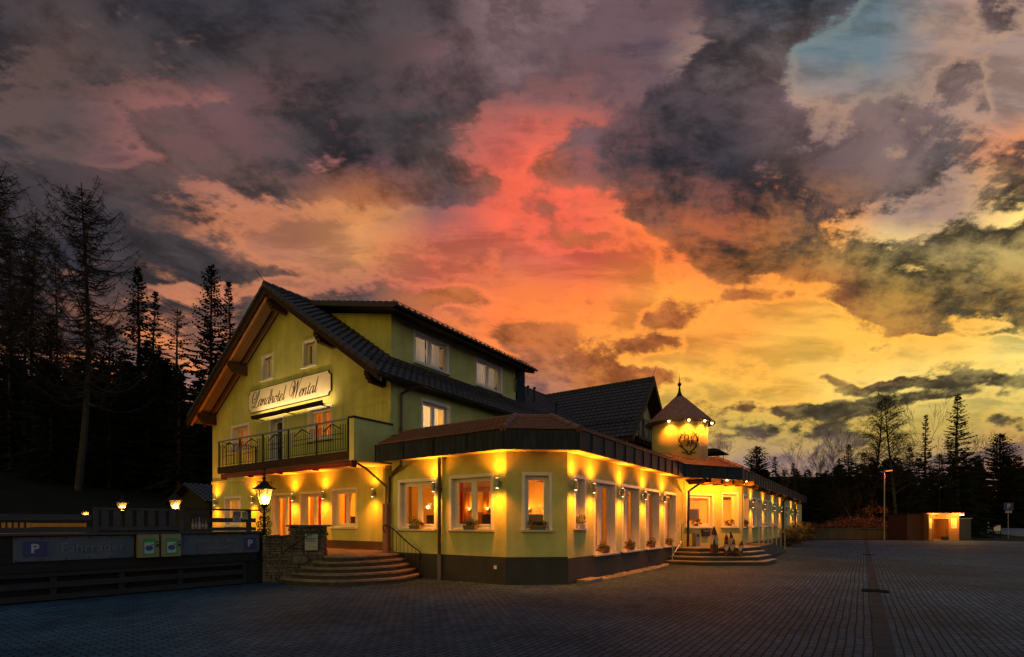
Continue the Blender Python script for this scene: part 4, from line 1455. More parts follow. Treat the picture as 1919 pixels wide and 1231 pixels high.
swb = MB(); swb.box(7.83, 7.92, 0.022, 0.05, 0.40, 0.49, LW_); swb.build('socket_box', 'white', annex)
gr_ = MB(); gr_.box(17.75, 18.15, 0.022, 0.035, 0.22, 0.52, FW_)
for k in range(5):
    gr_.box(17.77, 18.13, 0.035, 0.045, 0.25 + k * 0.052, 0.275 + k * 0.052, FW_)
gr_.build('vent_grille', 'pipe', annex)

for w, cc in zip(l_w, ([('tan_curtain', 0.9, 0.99), ('red_curtain', 0.0, 0.05)], [('red_curtain', 0.90, 0.99, 0.3)])):
    window(annex, LW_, *w, curtain=cc, depth=0.14)
window(annex, CW, *c_w[0], mull=0, depth=0.14)
window(annex, FW_, *f_w[0], mull=0, depth=0.18, curtain=[('tan_curtain', 0.0, 0.2)])
for w, cc in zip(f_d, ([('tan_curtain', 0.02, 0.15), ('tan_curtain', 0.60, 0.99)],) + ([('tan_curtain', 0.02, 0.3), ('tan_curtain', 0.42, 0.99)],) * 3):
    window(annex, FW_, *w, curtain=cc, depth=0.18, name='glazed_door')
window(annex, EW, *e_w[0], mull=0, depth=0.12, curtain=[('red_curtain', 0.0, 0.10)])
window(annex, EW, *e_w[1], mull=0, depth=0.20)
for w in s_w:
    window(annex, SWL, *w, depth=0.16, curtain=[('sheer', 0.02, 0.98)])

# roof: fascia with standing seams, soffit, skirt of clay tiles, flat roof behind
F = [(10.15, 12.0), (10.15, 7.29), (11.35, 5.83), (20.40, 5.83), (23.30, 4.25), (53.5, 4.25)]


def offset_line(pts, d):
    """polyline moved d metres towards the inside of the building, mitred"""
    out = []
    segs = []
    for a, b in zip(pts[:-1], pts[1:]):
        dx, dy = b[0] - a[0], b[1] - a[1]
        L = math.hypot(dx, dy)
        segs.append((a, (dx / L, dy / L), (-dy / L, dx / L)))
    for i in range(len(pts)):
        if i == 0 or i == len(pts) - 1:
            s_ = segs[0] if i == 0 else segs[-1]
            out.append((pts[i][0] + s_[2][0] * d, pts[i][1] + s_[2][1] * d))
        else:
            n1, n2 = segs[i - 1][2], segs[i][2]
            k = d / (1 + n1[0] * n2[0] + n1[1] * n2[1])
            out.append((pts[i][0] + (n1[0] + n2[0]) * k, pts[i][1] + (n1[1] + n2[1]) * k))
    return out


# walking F keeps the building on the left, so the inside normal is (-dy, dx)
fa = MB()
Fi = offset_line(F, 0.06)
for i in range(len(F) - 1):
    a, b, c, d = F[i], F[i + 1], Fi[i], Fi[i + 1]
    fa.hexa([(*a, FB), (*b, FB), (*c, FB), (*d, FB), (*a, FT), (*b, FT), (*c, FT), (*d, FT)])
a, c = (10.15, 12.0), (11.3, 12.0)
fa.hexa([(10.211, 11.94, FB), (10.211, 12.0, FB), (11.42, 11.94, FB), (11.42, 12.0, FB), (10.211, 11.94, FT), (10.211, 12.0, FT), (11.42, 11.94, 4.50), (11.42, 12.0, 4.50)])
se = fa
for i, pitch in ((0, 1.18), (1, 0.95), (2, 0.78), (3, 0.84), (4, 0.82)):
    a, b = F[i], F[i + 1]
    L = math.hypot(b[0] - a[0], b[1] - a[1])
    dx, dy = (b[0] - a[0]) / L, (b[1] - a[1]) / L
    n = max(1, round(L / pitch))
    for k in range(0, n + 1):
        t = L * k / n
        w = 0.012
        wf = frame(a[0], a[1], dx, dy, dy, -dx)
        se.box(max(t - w, 0.001), min(t + w, L - 0.001), 0.0005, 0.028, FB + 0.002, FT + 0.012, wf)
    se.box(0.0, L, 0.0005, 0.018, FT - 0.03, FT + 0.015, frame(a[0], a[1], dx, dy, dy, -dx)) if False else None
fascia = fa.build('fascia', 'fascia', annex)
# soffits
so = MB()
so.face([(*p, FB + 0.02) for p in [(10.2, 12.0), (10.2, 7.31), (11.37, 5.88), (20.4, 5.88), (20.9, 5.6), (22.1, 6.36), (11.66, 6.36), (10.68, 7.56), (10.68, 12.0)]])
so.build('soffit', 'soffit', annex)
so = MB()
so.face([(*p, FB + 0.024) for p in [(20.9, 5.6), (23.3, 4.31), (53.0, 4.31), (53.0, 4.7), (25.3, 4.7), (22.1, 6.4)]])
so.build('entrance_soffit', 'timber', annex)
for k in range(5):     # rafters under the entrance canopy
    t = 0.35 + k * 0.72
    raf = MB(); raf.box(t - 0.06, t + 0.06, 0.0, 1.12 - 0.03 * k, FB - 0.16, FB + 0.02, EW); raf.build('rafter', 'timber', annex)
for k in range(34):
    xx = 25.6 + k * 0.80
    raf = MB(); raf.box(xx - 0.05, xx + 0.05, 0.0, 0.28, FB - 0.13, FB + 0.022, SWL); raf.build('rafter', 'timber', annex)
# skirt roof
INS, SK = 1.10, 0.475
Ro = offset_line(F, -0.03)
Ri = offset_line(F, INS)
Zi = FT + 0.02 + INS * SK
scs = math.cos(math.atan(SK))
skirt = MB()
for i in range(len(F) - 1):
    a, b, c, d = offset_line(F, 0.02)[i], offset_line(F, 0.02)[i + 1], Ri[i], Ri[i + 1]
    skirt.face([(*a, FT - 0.03), (*b, FT - 0.03), (*d, Zi - 0.05), (*c, Zi - 0.05)])
skirt = skirt.build('skirt_roof', 'timber', annex)
for i in range(len(F) - 1):
    a, b, c, d = Ro[i], Ro[i + 1], Ri[i], Ri[i + 1]
    L = math.hypot(b[0] - a[0], b[1] - a[1])
    dx, dy = (b[0] - a[0]) / L, (b[1] - a[1]) / L
    nx, ny = -dy, dx
    V = (INS + 0.03) / scs
    def uv(p):
        return ((p[0] - a[0]) * dx + (p[1] - a[1]) * dy, ((p[0] - a[0]) * nx + (p[1] - a[1]) * ny) / scs)
    uc, ud = uv(c)[0], uv(d)[0]
    ext0, ext1 = min(0, uc), max(L, ud)
    clips = []
    W0 = slope((a[0] + dx * ext0, a[1] + dy * ext0, FT - 0.005), (dx, dy, 0), (nx * scs, ny * scs, SK * scs))
    clips.append(((-ext0, 0), (-V, uc)) if True else None)
    clips.append(((L - ext0, 0), (V, -(ud - L))))
    tile_mesh(W0, ext1 - ext0, V, 0.17, 0.155, clips, 'flat', 0.026).build('skirt_tiles', 'clay', skirt)
for i in (1, 2, 4):
    hp = MB()
    a, b = Vector((*Ro[i], FT + 0.01)), Vector((*Ri[i], Zi + 0.02))
    n = 4
    for k in range(n):
        p = a.lerp(b, k / n); q = a.lerp(b, (k + 1.12) / n)
        hp.tube([p, q], [0.10, 0.075], 8)
    hp.build('hip_tiles', 'clay', skirt)
hp = MB()
for i in range(len(F) - 1):
    if i in (0, 1):
        a, b = Vector((*Ri[i], Zi + 0.01)), Vector((*Ri[i + 1], Zi + 0.01))
        n = max(2, int((b - a).length / 0.33))
        for k in range(n):
            hp.tube([a.lerp(b, k / n), a.lerp(b, (k + 1.1) / n)], [0.06, 0.05], 6)
hp.build('ridge_tiles', 'clay', skirt)
fr_ = MB()
fr_.face([(*p, Zi - 0.03) for p in [(11.25, 12.0), Ri[1], Ri[2], Ri[3], Ri[4], (53.0, Ri[5][1]), (53.0, QH + 0.02), (11.30, QH - 0.001)]])
fr_.build('flat_roof', 'plinth', annex)

# downpipes
dpp = MB()
dpp.tube([(XL - 0.09, 9.80, FB + 0.03), (XL - 0.09, 9.80, 0.72)], 0.05, 8)
dpp.tube([(XL - 0.09, 9.80, 2.50), (XL - 0.09, 9.80, 2.60)], 0.075, 8)
dpp.tube([(XL - 0.09, 9.80, 0.96), (XL - 0.09, 9.80, 0.99)], 0.062, 8)
dpp.build('downpipe', 'pipe', annex)
dpp = MB(); dpp.tube([(XL - 0.09, 9.80, 0.719), (XL - 0.09, 9.80, 0.0)], 0.062, 10); dpp.build('downpipe_foot', 'pipe_grey', annex)
dpp = MB()
dpp.tube([(10.4, 11.15, FB + 0.03), (10.42, 11.2, 3.30), (10.55, 11.62, 3.16), (10.57, 11.86, 3.02), (10.57, 11.90, 2.2)], 0.05, 8)
dpp.build('downpipe', 'pipe', annex)
dpp = MB(); dpp.tube([EW(-0.02, 1.2, FB), EW(-0.02, 1.0, 3.3), EW(-0.01, 0.30, 2.95), EW(-0.01, 0.24, 0.60)], 0.055, 8); dpp.build('downpipe', 'pipe', annex)
for xx in (39.4, 47.0):
    dpp = MB(); dpp.tube([(xx, 4.3, FB), (xx, 4.36, 3.25), (xx, YS - 0.08, 3.05), (xx, YS - 0.08, 0.05)], 0.06, 8); dpp.build('downpipe', 'pipe', annex)
po = MB(); po.box(42.0 - 0.9, 42.0 - 0.1, 0.02, 0.05, 1.9, 2.9, SWL); po.box(41.2, 41.8, 0.051, 0.06, 2.0, 2.3, SWL, 1); po.box(41.2, 41.8, 0.051, 0.06, 2.45, 2.75, SWL, 1); po.build('notice_case', ['white', 'ink'], annex)

# rooms inside: floor, boarded ceiling with beams, back walls, lamps
ri = MB()
ri.prism([(XL + 0.31, 12.5), (XL + 0.31, 7.8), (11.85, 6.65), (22.0, 6.65), (22.0, 12.5)], 0.58, 0.655)
ri.box(17.2, 17.3, 9.1, 12.5, 0.655, 3.36)
ri.box(XL + 0.31, 21.95, 12.5, 12.6, 0.655, 3.36)
ri.box(14.7, 14.8, 10.9, 12.5, 0.655, 3.36)
ri.box(21.0, 21.9, 7.9, 8.0, 0.655, 3.36)
ri.build('dining_room_wall', 'room', annex)
ce = MB()
ce.prism([(XL + 0.31, 12.5), (XL + 0.31, 7.8), (11.85, 6.65), (22.0, 6.65), (22.0, 12.5)], 3.37, 3.42)
for q in (7.6, 8.9, 10.2, 11.5):
    ce.box(XL + 0.5, 17.2, q - 0.08, q + 0.08, 3.17, 3.368)
for x in (13.0, 15.2):
    ce.box(x - 0.09, x + 0.09, 6.8, 12.4, 3.10, 3.168)
ce.build('ceiling', 'room_wood', annex)
rw = MB()
rw.box(16.96, 17.19, 9.2, 12.4, 0.656, 1.62)     # panelling with a rail
rw.box(16.90, 17.19, 9.2, 12.4, 1.621, 1.67)
rw.box(14.5, 14.69, 11.2, 11.32, 0.656, 2.75); rw.box(14.5, 14.69, 12.1, 12.22, 0.656, 2.75); rw.box(14.45, 14.69, 11.15, 12.27, 2.751, 2.92)
rw.box(14.60, 14.69, 11.32, 12.1, 0.656, 2.0)
rw.build('wall_panelling', 'room_wood', annex)
re_ = MB()
re_.box(22.4, 30.0, 10.2, 10.3, 0.60, 3.36); re_.box(27.2, 27.3, 5.0, 10.2, 0.60, 3.36); re_.box(22.35, 22.42, 6.75, 10.2, 0.60, 3.36)
re_.prism([(22.5, 10.2), (22.5, 6.5), (25.5, 4.95), (52.6, 4.95), (52.6, 10.2)], 0.52, 0.60)
re_.prism([(22.5, 10.2), (22.5, 6.5), (25.5, 4.95), (52.6, 4.95), (52.6, 10.2)], 3.37, 3.41)
re_.build('lobby_wall', 'room', annex)
lb = MB()
lb.box(26.0, 26.2, 5.2, 10.1, 2.72, 3.1)
lb.build('lobby_beam', 'room_wood_dark', annex)
for (x, y, z, en) in ((12.4, 8.6, 2.75, 30), (12.6, 10.8, 2.7, 28), (14.9, 8.4, 2.6, 52), (16.3, 10.4, 2.3, 45), (18.5, 8.6, 2.8, 100), (20.3, 8.2, 2.8, 100), (13.9, 7.6, 2.8, 45)):
    light('POINT', 'room_light', (x, y, z), en, ROOMC, annex, 0.10)
for (x, y, z, en) in ((25.0, 7.4, 2.55, 200), (25.9, 6.3, 2.4, 110)):
    light('POINT', 'room_light', (x, y, z), en, ROOMC, annex, 0.10)
for x in (31.0, 36.0, 44.0, 49.0):
    light('POINT', 'room_light', (x, 7.0, 2.7), 25, (1.0, 0.6, 0.3), annex, 0.10)

# turret with a conical roof over the inner corner of the entrance
TX, TY, TR = 22.40, 6.60, 1.16
tb = MB()
prof = [(TR, 3.9), (TR, 5.98)]
tb.lathe(prof, (TX, TY, 0), 64)
turret = tb.build('turret', 'turret', annex, smooth=False)
turret.data.polygons.foreach_set('use_smooth', [len(p.vertices) == 4 for p in turret.data.polygons])
tc_ = MB()
tc_.lathe([(1.16, 5.90), (1.40, 5.86), (1.43, 5.90), (1.16, 5.985)], (TX, TY, 0), 64)
tc_.build('turret_soffit', 'soffit', turret)
tt = MB()
rows = 15
for j in range(rows):
    f0, f1 = j / rows, (j + 1) / rows
    r0 = 1.44 * (1 - f0) + 0.20 * f0; r1 = 1.44 * (1 - f1) + 0.20 * f1
    z0 = 5.90 + 1.19 * f0; z1 = 5.90 + 1.19 * f1
    n = 96
    k0 = len(tt.v)
    nt_ = max(10, int(2 * math.pi * r0 / 0.16))
    for (r, z, amp) in ((r0 + 0.0, z0 - 0.012, 0), (r0 + 0.022, z0 + 0.004, 1), (r1 + 0.0, z1 + 0.004, 0)):
        for i in range(n):
            th = 2 * math.pi * i / n
            sc = abs(math.sin(0.5 * nt_ * th + (j % 2) * math.pi / 2))
            tt.v.append((TX + r * math.cos(th), TY + r * math.sin(th), z - amp * 0.018 * sc))
    for a in (0, 1):
        for i in range(n):
            tt.f.append((k0 + a * n + i, k0 + a * n + (i + 1) % n, k0 + (a + 1) * n + (i + 1) % n, k0 + (a + 1) * n + i)); tt.m.append(0)
tr_ = tt.build('turret_roof', 'turret_clay', turret)
fi = MB()
fi.lathe([(0.235, 7.06), (0.12, 7.18), (0.06, 7.34), (0.035, 7.55), (0.03, 7.62)], (TX, TY, 0), 12)
fi.ball((TX, TY, 7.66), 0.085, 12)
fi.lathe([(0.022, 7.72), (0.004, 8.12)], (TX, TY, 0), 8)
fi.build('finial', 'iron', turret)
rg_ = MB(); rg_.lathe([(1.445, 5.868), (1.47, 5.88), (1.47, 5.905), (1.445, 5.915)], (TX, TY, 0), 64); rg_.build('turret_gutter', 'pipe', turret)
# spots under the eave
fz = math.atan2(-TY, -TX)          # towards the viewer
for k, da in enumerate((-0.62, -0.02, 0.55, 1.1)):
    th = fz + 0.30 + da
    cx, cy = TX + 1.33 * math.cos(th), TY + 1.33 * math.sin(th)
    bb = MB(); bb.lathe([(0.03, 5.80), (0.045, 5.84), (0.045, 5.87)], (cx, cy, 0), 8); bb.build('eave_spot', 'bulb', turret)
    light('SPOT', 'eave_light', (cx, cy, 5.78), 115, WARM, annex, 0.06, 150, 0.8, aim=(0.02 * math.cos(th), 0.02 * math.sin(th), -1))
# emblem: antlers round a script W over a name band
TH0 = fz + 0.32
def CYL(x, y, o):
    th = TH0 + x / TR
    r = TR + 0.03 + o
    return (TX + r * math.cos(th), TY + r * math.sin(th), 4.92 + y)
em = MB()
def stroke(pts, w0, w1=None):
    pts = smooth_path(pts, 5)
    n = len(pts)
    w1 = w0 if w1 is None else w1
    ribbon(em, pts, lambda i, dx, dy: w0 + (w1 - w0) * i / n, CYL, 0, 0.02)
for sgn in (-1, 1):
    f_ = lambda L: [(sgn * a, b) for a, b in L]
    stroke(f_([(0.04, -0.36), (0.16, -0.30), (0.30, -0.10), (0.36, 0.10), (0.34, 0.26), (0.26, 0.36)]), 0.055, 0.02)
    stroke(f_([(0.33, -0.02), (0.40, 0.10), (0.40, 0.30)]), 0.035, 0.012)
    stroke(f_([(0.24, -0.20), (0.36, -0.12), (0.42, 0.0)]), 0.035, 0.012)
    stroke(f_([(0.35, 0.18), (0.30, 0.28), (0.32, 0.42)]), 0.03, 0.012)
    stroke(f_([(0.34, 0.24), (0.20, 0.40), (0.10, 0.48)]), 0.03, 0.012)
    stroke(f_([(0.04, -0.40), (0.18, -0.42), (0.30, -0.36)]), 0.05, 0.02)
    stroke(f_([(0.0, -0.45), (0.08, -0.50)]), 0.05, 0.03)
stroke([(-0.20, 0.10), (-0.17, 0.26), (-0.06, 0.33), (-0.02, 0.20), (-0.04, 0.0), (-0.07, -0.16)], 0.03)
stroke([(-0.07, -0.16), (0.06, 0.20), (0.12, 0.30)], 0.02)
stroke([(0.12, 0.30), (0.10, 0.05), (0.06, -0.16)], 0.032)
stroke([(0.06, -0.16), (0.17, 0.15), (0.24, 0.34)], 0.02)
for y in (0.09, -0.085):
    stroke([(-0.34, y), (0.0, y), (0.34, y)], 0.018)
put_text(em, "WENTAL", 0.145, lambda x, y, o: CYL(x, y - 0.0, o), 0, 0.006, bold=0.004, sx=1.05)
em.build('antler_emblem', 'iron', turret)
# flashing ring at the foot of the turret
fl_ = MB()
n = 48
ring = []
for i in range(n):
    th = 2 * math.pi * i / n
    px_, py_ = TX + math.cos(th) * (TR + 0.012), TY + math.sin(th) * (TR + 0.012)
    dmin = min(((px_ - a[0]) * -(b[1] - a[1]) + (py_ - a[1]) * (b[0] - a[0])) / math.hypot(b[0] - a[0], b[1] - a[1]) for a, b in ((F[3], F[4]),))
    dm2 = py_ - F[2][1]
    dd_ = min(dmin, dm2) if px_ < 22.4 else dmin
    ring.append((px_, py_, FT + 0.06 + max(0, min(INS, dd_)) * SK))
for i in range(n):
    a, b = ring[i], ring[(i + 1) % n]
    th0, th1 = 2 * math.pi * i / n, 2 * math.pi * (i + 1) / n
    fl_.hexa([(a[0], a[1], a[2] - 0.03), (b[0], b[1], b[2] - 0.03), (a[0] + 0.03 * math.cos(th0), a[1] + 0.03 * math.sin(th0), a[2] - 0.05), (b[0] + 0.03 * math.cos(th1), b[1] + 0.03 * math.sin(th1), b[2] - 0.05),
              (a[0], a[1], a[2] + 0.05), (b[0], b[1], b[2] + 0.05), (a[0] + 0.03 * math.cos(th0), a[1] + 0.03 * math.sin(th0), a[2] + 0.04), (b[0] + 0.03 * math.cos(th1), b[1] + 0.03 * math.sin(th1), b[2] + 0.04)])
fl_.build('turret_flashing', 'pipe', turret)
# rendered chimney with a metal cover on the flat roof
cm = MB()
cm.box(28.5, 29.9, 6.3, 7.1, Zi - 0.03, 5.15)
chm = cm.build('chimney', 'chim', annex)
cm = MB()
for x in (28.6, 29.8):
    for y in (6.36, 7.04):
        cm.tube([(x, y, 5.15), (x, y, 5.36)], 0.02, 6)
pts = [(math.cos(R(15 + 15 * k)) * 0.62, math.sin(R(15 + 15 * k)) * 0.30 - 0.06) for k in range(11)]
cm.extr([(28.35, 6.7 + a, 5.36 + b) for a, b in pts], (1.7, 0, 0))
cm.build('chimney_cover', 'iron', chm)
mb_ = MB(); mb_.box(1.04, 1.50, 0.003, 0.10, 1.02, 1.32, EW); mb_.box(1.08, 1.46, 0.101, 0.106, 1.24, 1.27, EW, 1); mb_.build('letter_box', ['pipe', 'lampmetal'], annex)
# recessed lights under the entrance canopy
for k, t in enumerate((0.5, 1.7, 2.9)):
    p = EW(t, 0.80, FB - 0.01)
    b = MB(); b.lathe([(0.05, 0.0), (0.05, 0.03)], p, 10); b.build('canopy_light', 'bulb', annex)
    light('POINT', 'canopy_light', (p[0], p[1], p[2] - 0.34), 170, WARM, annex, 0.05)

# ================================================================== wall lamps: up-and-down cylinders on a bracket
# modelled round the origin with the wall behind (x = 0) and the room in front (+x)
def make_wall_lamp(label, loc, rotz):
    t = thing('wall_lamp', label, 'lamp', loc, rotz, 'up and down wall lamps on the hotel', local=True)
    b = MB(); b.tube([(0.125, 0, -0.13), (0.125, 0, 0.13)], 0.048, 14); b.build('lamp_body', 'lampmetal', t, smooth=False)
    b = MB(); b.box(0.0, 0.012, -0.04, 0.04, -0.06, 0.06); b.box(0.012, 0.08, -0.014, 0.014, -0.014, 0.014); b.build('bracket', 'lampmetal', t)
    b = MB(); b.lathe([(0.036, -0.1335), (0.036, -0.1315)], (0.125, 0, 0), 12); b.lathe([(0.036, 0.1315), (0.036, 0.1335)], (0.125, 0, 0), 12); b.build('bulb', 'bulb', t)
    for s_ in (-1, 1):
        light('SPOT', 'beam', (0.11, 0, s_ * 0.14), 66, WARM, t, 0.03, 38, 0.6, aim=(-0.10 if s_ > 0 else -0.03, 0, s_))
        light('SPOT', 'wall_fill', (0.26, 0, s_ * 0.12), 165, WARM, t, 0.10, 136, 1.0, aim=(0.0, 0, s_))  # broad fill added in front of the lamp to brighten the wall
    return t


LAMPS = []
for q, z, lab in ((24.31, 2.55, "small cylinder wall lamp at the far left corner of the gable wall"),
                  (21.10, 2.58, "cylinder wall lamp behind the ornate lantern post, under the balcony"),
                  (18.16, 2.60, "cylinder wall lamp between the two glazed terrace doors"),
                  (16.21, 2.62, "cylinder wall lamp between terrace door and red-curtained window"),
                  (13.49, 2.61, "cylinder wall lamp on bare wall between terrace window and brown post")):
    LAMPS.append((PG, q, z, math.pi, lab))
LAMPS.append((XL, 7.75, 2.63, math.pi, "wall lamp on the annex just left of the chamfered corner"))
LAMPS.append((XL, 10.0, 2.62, math.pi, "wall lamp half hidden behind the dark downpipe between two annex windows"))
for p, z, lab in ((11.90, 2.60, "wall lamp just right of the annex's chamfered corner"), (13.02, 2.58, "wall lamp between the narrow window and the first glazed door"),
                  (15.08, 2.56, "wall lamp between the first and second glazed doors"), (17.13, 2.55, "wall lamp between the second and third glazed doors"),
                  (19.22, 2.54, "wall lamp between the third and fourth glazed doors")):
    LAMPS.append((p, YF, z, -math.pi / 2, lab))
for p, z, lab in ((27.45, 2.50, "first wall lamp round the corner from the entrance"), (31.2, 2.50, "second wall lamp past the entrance corner"),
                  (34.9, 2.50, "third wall lamp past the entrance corner"), (38.2, 2.50, "fourth wall lamp past the entrance, beside the dark downpipe"),
                  (44.6, 2.45, "wall lamp on the far annex wall next to the first far window"), (48.4, 2.45, "farthest wall lamp at the end of the annex")):
    LAMPS.append((p, YS, z, -math.pi / 2, lab))
first = None
for x, y, z, rz, lab in LAMPS:
    if first is None:
        first = make_wall_lamp(lab, (x, y, z), rz)
    else:
        lamp = dup(first, (x, y, z), rz, lab)
        k = 0.82 + 0.36 * ((x * 7.3 + y * 3.1) % 1.0)      # lamps of different age
        for ch_ in lamp.children:
            if ch_.type == 'LIGHT':
                ch_.data = ch_.data.copy(); ch_.data.energy *= k
# ================================================================== terrace steps, stone wall and pillar, post, handrail
def resample(pts, n):
    sp = smooth_path([(p[0], p[1]) for p in pts], 10)
    L = [0]
    for a, b in zip(sp[:-1], sp[1:]):
        L.append(L[-1] + math.hypot(b[0] - a[0], b[1] - a[1]))
    out = []
    j = 0
    for i in range(n):
        t = L[-1] * i / (n - 1)
        while j < len(sp) - 2 and L[j + 1] < t:
            j += 1
        f = (t - L[j]) / max(1e-9, L[j + 1] - L[j])
        out.append((sp[j][0] + (sp[j + 1][0] - sp[j][0]) * f, sp[j][1] + (sp[j + 1][1] - sp[j][1]) * f))
    return out


st = thing('terrace_steps', "five curved natural stone steps up to the gable terrace", 'steps', (9.2, 11.2, 0))
nS = 26
cb = resample([(7.62, 12.75), (7.62, 11.9), (7.92, 11.1), (8.5, 10.55), (9.25, 10.22), (10.0, 10.3), (10.62, 10.62)], nS)
ct = resample([(8.40, 12.05), (8.48, 11.70), (8.72, 11.42), (9.2, 11.25), (9.8, 11.2), (10.3, 11.3), (10.62, 11.45)], nS)
backp = [(10.62, 11.80), (10.2, 12.2), (8.55, 12.25)]
rng = random.Random(5)
for i in range(5):
    f = i / 4.0
    edge = [(a[0] + (b[0] - a[0]) * f, a[1] + (b[1] - a[1]) * f) for a, b in zip(cb, ct)]
    z0, z1 = 0.14 * i, 0.14 * (i + 1)
    inner = edge
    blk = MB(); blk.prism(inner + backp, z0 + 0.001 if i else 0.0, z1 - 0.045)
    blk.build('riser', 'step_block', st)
    # slabs with joints and uneven noses
    sl_ = MB()
    k = 0
    tread = [(a[0] + (b[0] - a[0]) * min(1, f + 0.25 + (0.2 if i == 4 else 0.03)), a[1] + (b[1] - a[1]) * min(1, f + 0.25 + 0.03)) for a, b in zip(cb, ct)] if i < 4 else \
        [(p[0] + 0.30 * (10.0 - p[0]) * 0.4 + 0.05, p[1] + 0.42) for p in edge]
    while k < nS - 1:
        n = rng.choice((2, 3, 3, 4))
        k2 = min(nS - 1, k + n)
        front = []
        for j in range(k, k2 + 1):
            a, b = edge[j], tread[j]
            dx, dy = a[0] - b[0], a[1] - b[1]
            L = math.hypot(dx, dy) or 1
            o = 0.035 + rng.uniform(-0.014, 0.014)
            front.append((a[0] + dx / L * o, a[1] + dy / L * o))
        backl = [tread[j] for j in range(k2, k - 1, -1)]
        cx = sum(p[0] for p in front) / len(front); cy = sum(p[1] for p in front) / len(front)
        poly = front + backl
        mx = sum(p[0] for p in poly) / len(poly); my = sum(p[1] for p in poly) / len(poly)
        poly = [(mx + (p[0] - mx) * 0.975, my + (p[1] - my) * 0.99) for p in poly]
        dz = rng.uniform(-0.004, 0.004)
        sl_.prism(poly, z1 - 0.044, z1 + dz + 0.001 * i)
        k = k2
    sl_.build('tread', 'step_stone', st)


def drystone(mb, W, a0, a1, z0, z1, seed, d0=-0.02, d1=0.035):
    """coursed flat stones set at slightly different depths"""
    r = random.Random(seed)
    z = z0
    while z < z1 - 0.01:
        h = min(r.choice((0.035, 0.045, 0.055, 0.07, 0.09)), z1 - z)
        a = a0 - r.uniform(0, 0.1)
        while a < a1:
            w = r.uniform(0.09, 0.30)
            x0, x1 = max(a, a0), min(a + w, a1)
            if x1 - x0 > 0.02:
                g = 0.006
                o = r.uniform(d0, d1)
                q = r.uniform(-0.012, 0.012)
                vs = [(x0 + g, -0.08, z + g), (x1 - g, -0.08, z + g), (x0 + g, o, z + g), (x1 - g, o + q, z + g),
                      (x0 + g, -0.08, z + h - g), (x1 - g, -0.08, z + h - g), (x0 + g + r.uniform(0, .01), o + r.uniform(-.012, .006), z + h - g), (x1 - g, o + q, z + h - g - r.uniform(0, .008))]
                mb.hexa([W(*p) for p in vs])
            a += w
        z += h


sw_ = thing('stone_wall', "low drystone wall with a taller square pillar beside the curved steps", 'wall', (7.9, 12.6, 0))
wdx, wdy = 0.689, -0.725
WW = frame(7.34, 13.24, wdx, wdy, wdy, -wdx)
# body, then its stones on the faces that show
b = MB(); b.box(0.06, 0.70, -0.42, -0.08, 0, 1.22, WW); b.box(0.72, 1.55, -0.60, -0.08, 0, 1.50, WW)
for k in range(6):
    b.box(k * 0.12 + 0.003, k * 0.12 + 0.117, -0.46, 0.03, 1.22, 1.255 + 0.012 * (k % 3), WW)
b.build('wall_core', 'step_block', sw_)
s_ = MB(); drystone(s_, WW, 0.02, 0.72, 0.0, 1.21, 3); drystone(s_, WW, 0.68, 1.60, 0.0, 1.50, 4, 0.02, 0.08)
W2 = frame(*WW(1.60, 0, 0)[:2], -wdy * -1 * -1, wdx * -1 * -1, wdx, wdy)
W2 = lambda a, d, z: WW(1.56 + d, -a, z)
drystone(s_, W2, 0.0, 0.60, 0.0, 1.50, 6)
big = [(1.02 + 0.19 * math.cos(t), 0.62 + 0.12 * math.sin(t) + 0.02 * math.sin(3 * t)) for t in [k * math.pi / 6 for k in range(12)]]
s_.extr([WW(a, 0.05, z) for a, z in big], tuple(c * 0.06 for c in (wdy, -wdx, 0)))
s_.build('stones', 'stone', sw_)
b = MB(); b.prism([WW(a, d, 0)[:2] for a, d in ((0.64, 0.10), (1.68, 0.10), (1.68, -0.66), (0.64, -0.66))], 1.502, 1.55); b.build('pillar_cap', 'stone', sw_)
# notice on the pillar
nt_ = thing('notice_board', "small white notice board fixed to the stone pillar", 'sign', WW(1.25, 0.1, 1.1))
b = MB(); b.box(1.13, 1.46, 0.088, 0.10, 0.87, 1.30, WW); b.build('board', 'sticker', nt_)
b = MB()
b.box(1.27, 1.31, 0.1005, 0.103, 1.235, 1.28, WW, 1)
for k, (z, w) in enumerate(((1.18, .28), (1.14, .26), (1.10, .24))):
    b.box(1.295 - w / 2, 1.295 + w / 2, 0.1005, 0.102, z, z + 0.016, WW)
b.box(1.16, 1.42, 0.1005, 0.102, 0.93, 0.975, WW, 2)
b.build('printing', ['ink', 'box_green', 'gold'], nt_)
# hand rail on the pillar side
hr = thing('pillar_handrail', "slanting black handrail bolted to the stone pillar", 'handrail', WW(1.2, 0.1, 1.2))
b = MB(); b.tube([WW(0.55, 0.16, 0.75), WW(0.62, 0.18, 0.85), WW(1.35, 0.18, 1.36), WW(1.55, 0.18, 1.45), WW(1.60, 0.17, 1.38)], 0.016, 6)
b.tube([WW(0.9, 0.05, 1.03), WW(0.9, 0.18, 1.045)], 0.01, 5); b.tube([WW(1.45, 0.05, 1.39), WW(1.45, 0.18, 1.405)], 0.01, 5)
b.build('rail', 'iron', hr)
# boxed post at the junction, standing on the terrace
pp = thing('clad_post', "brown clad square post where the terrace meets the annex wall", 'post', (10.55, 11.95, 0.62))
b = MB(); b.box(10.46, 10.62, 11.86, 12.05, 0.60, 2.19); b.build('post', 'rust_post', pp)
b = MB()
for z in (1.2, 1.98, 2.07):
    b.box(10.452, 10.459, 11.93, 11.98, z, z + 0.015)
b.build('fitting', 'iron', pp)
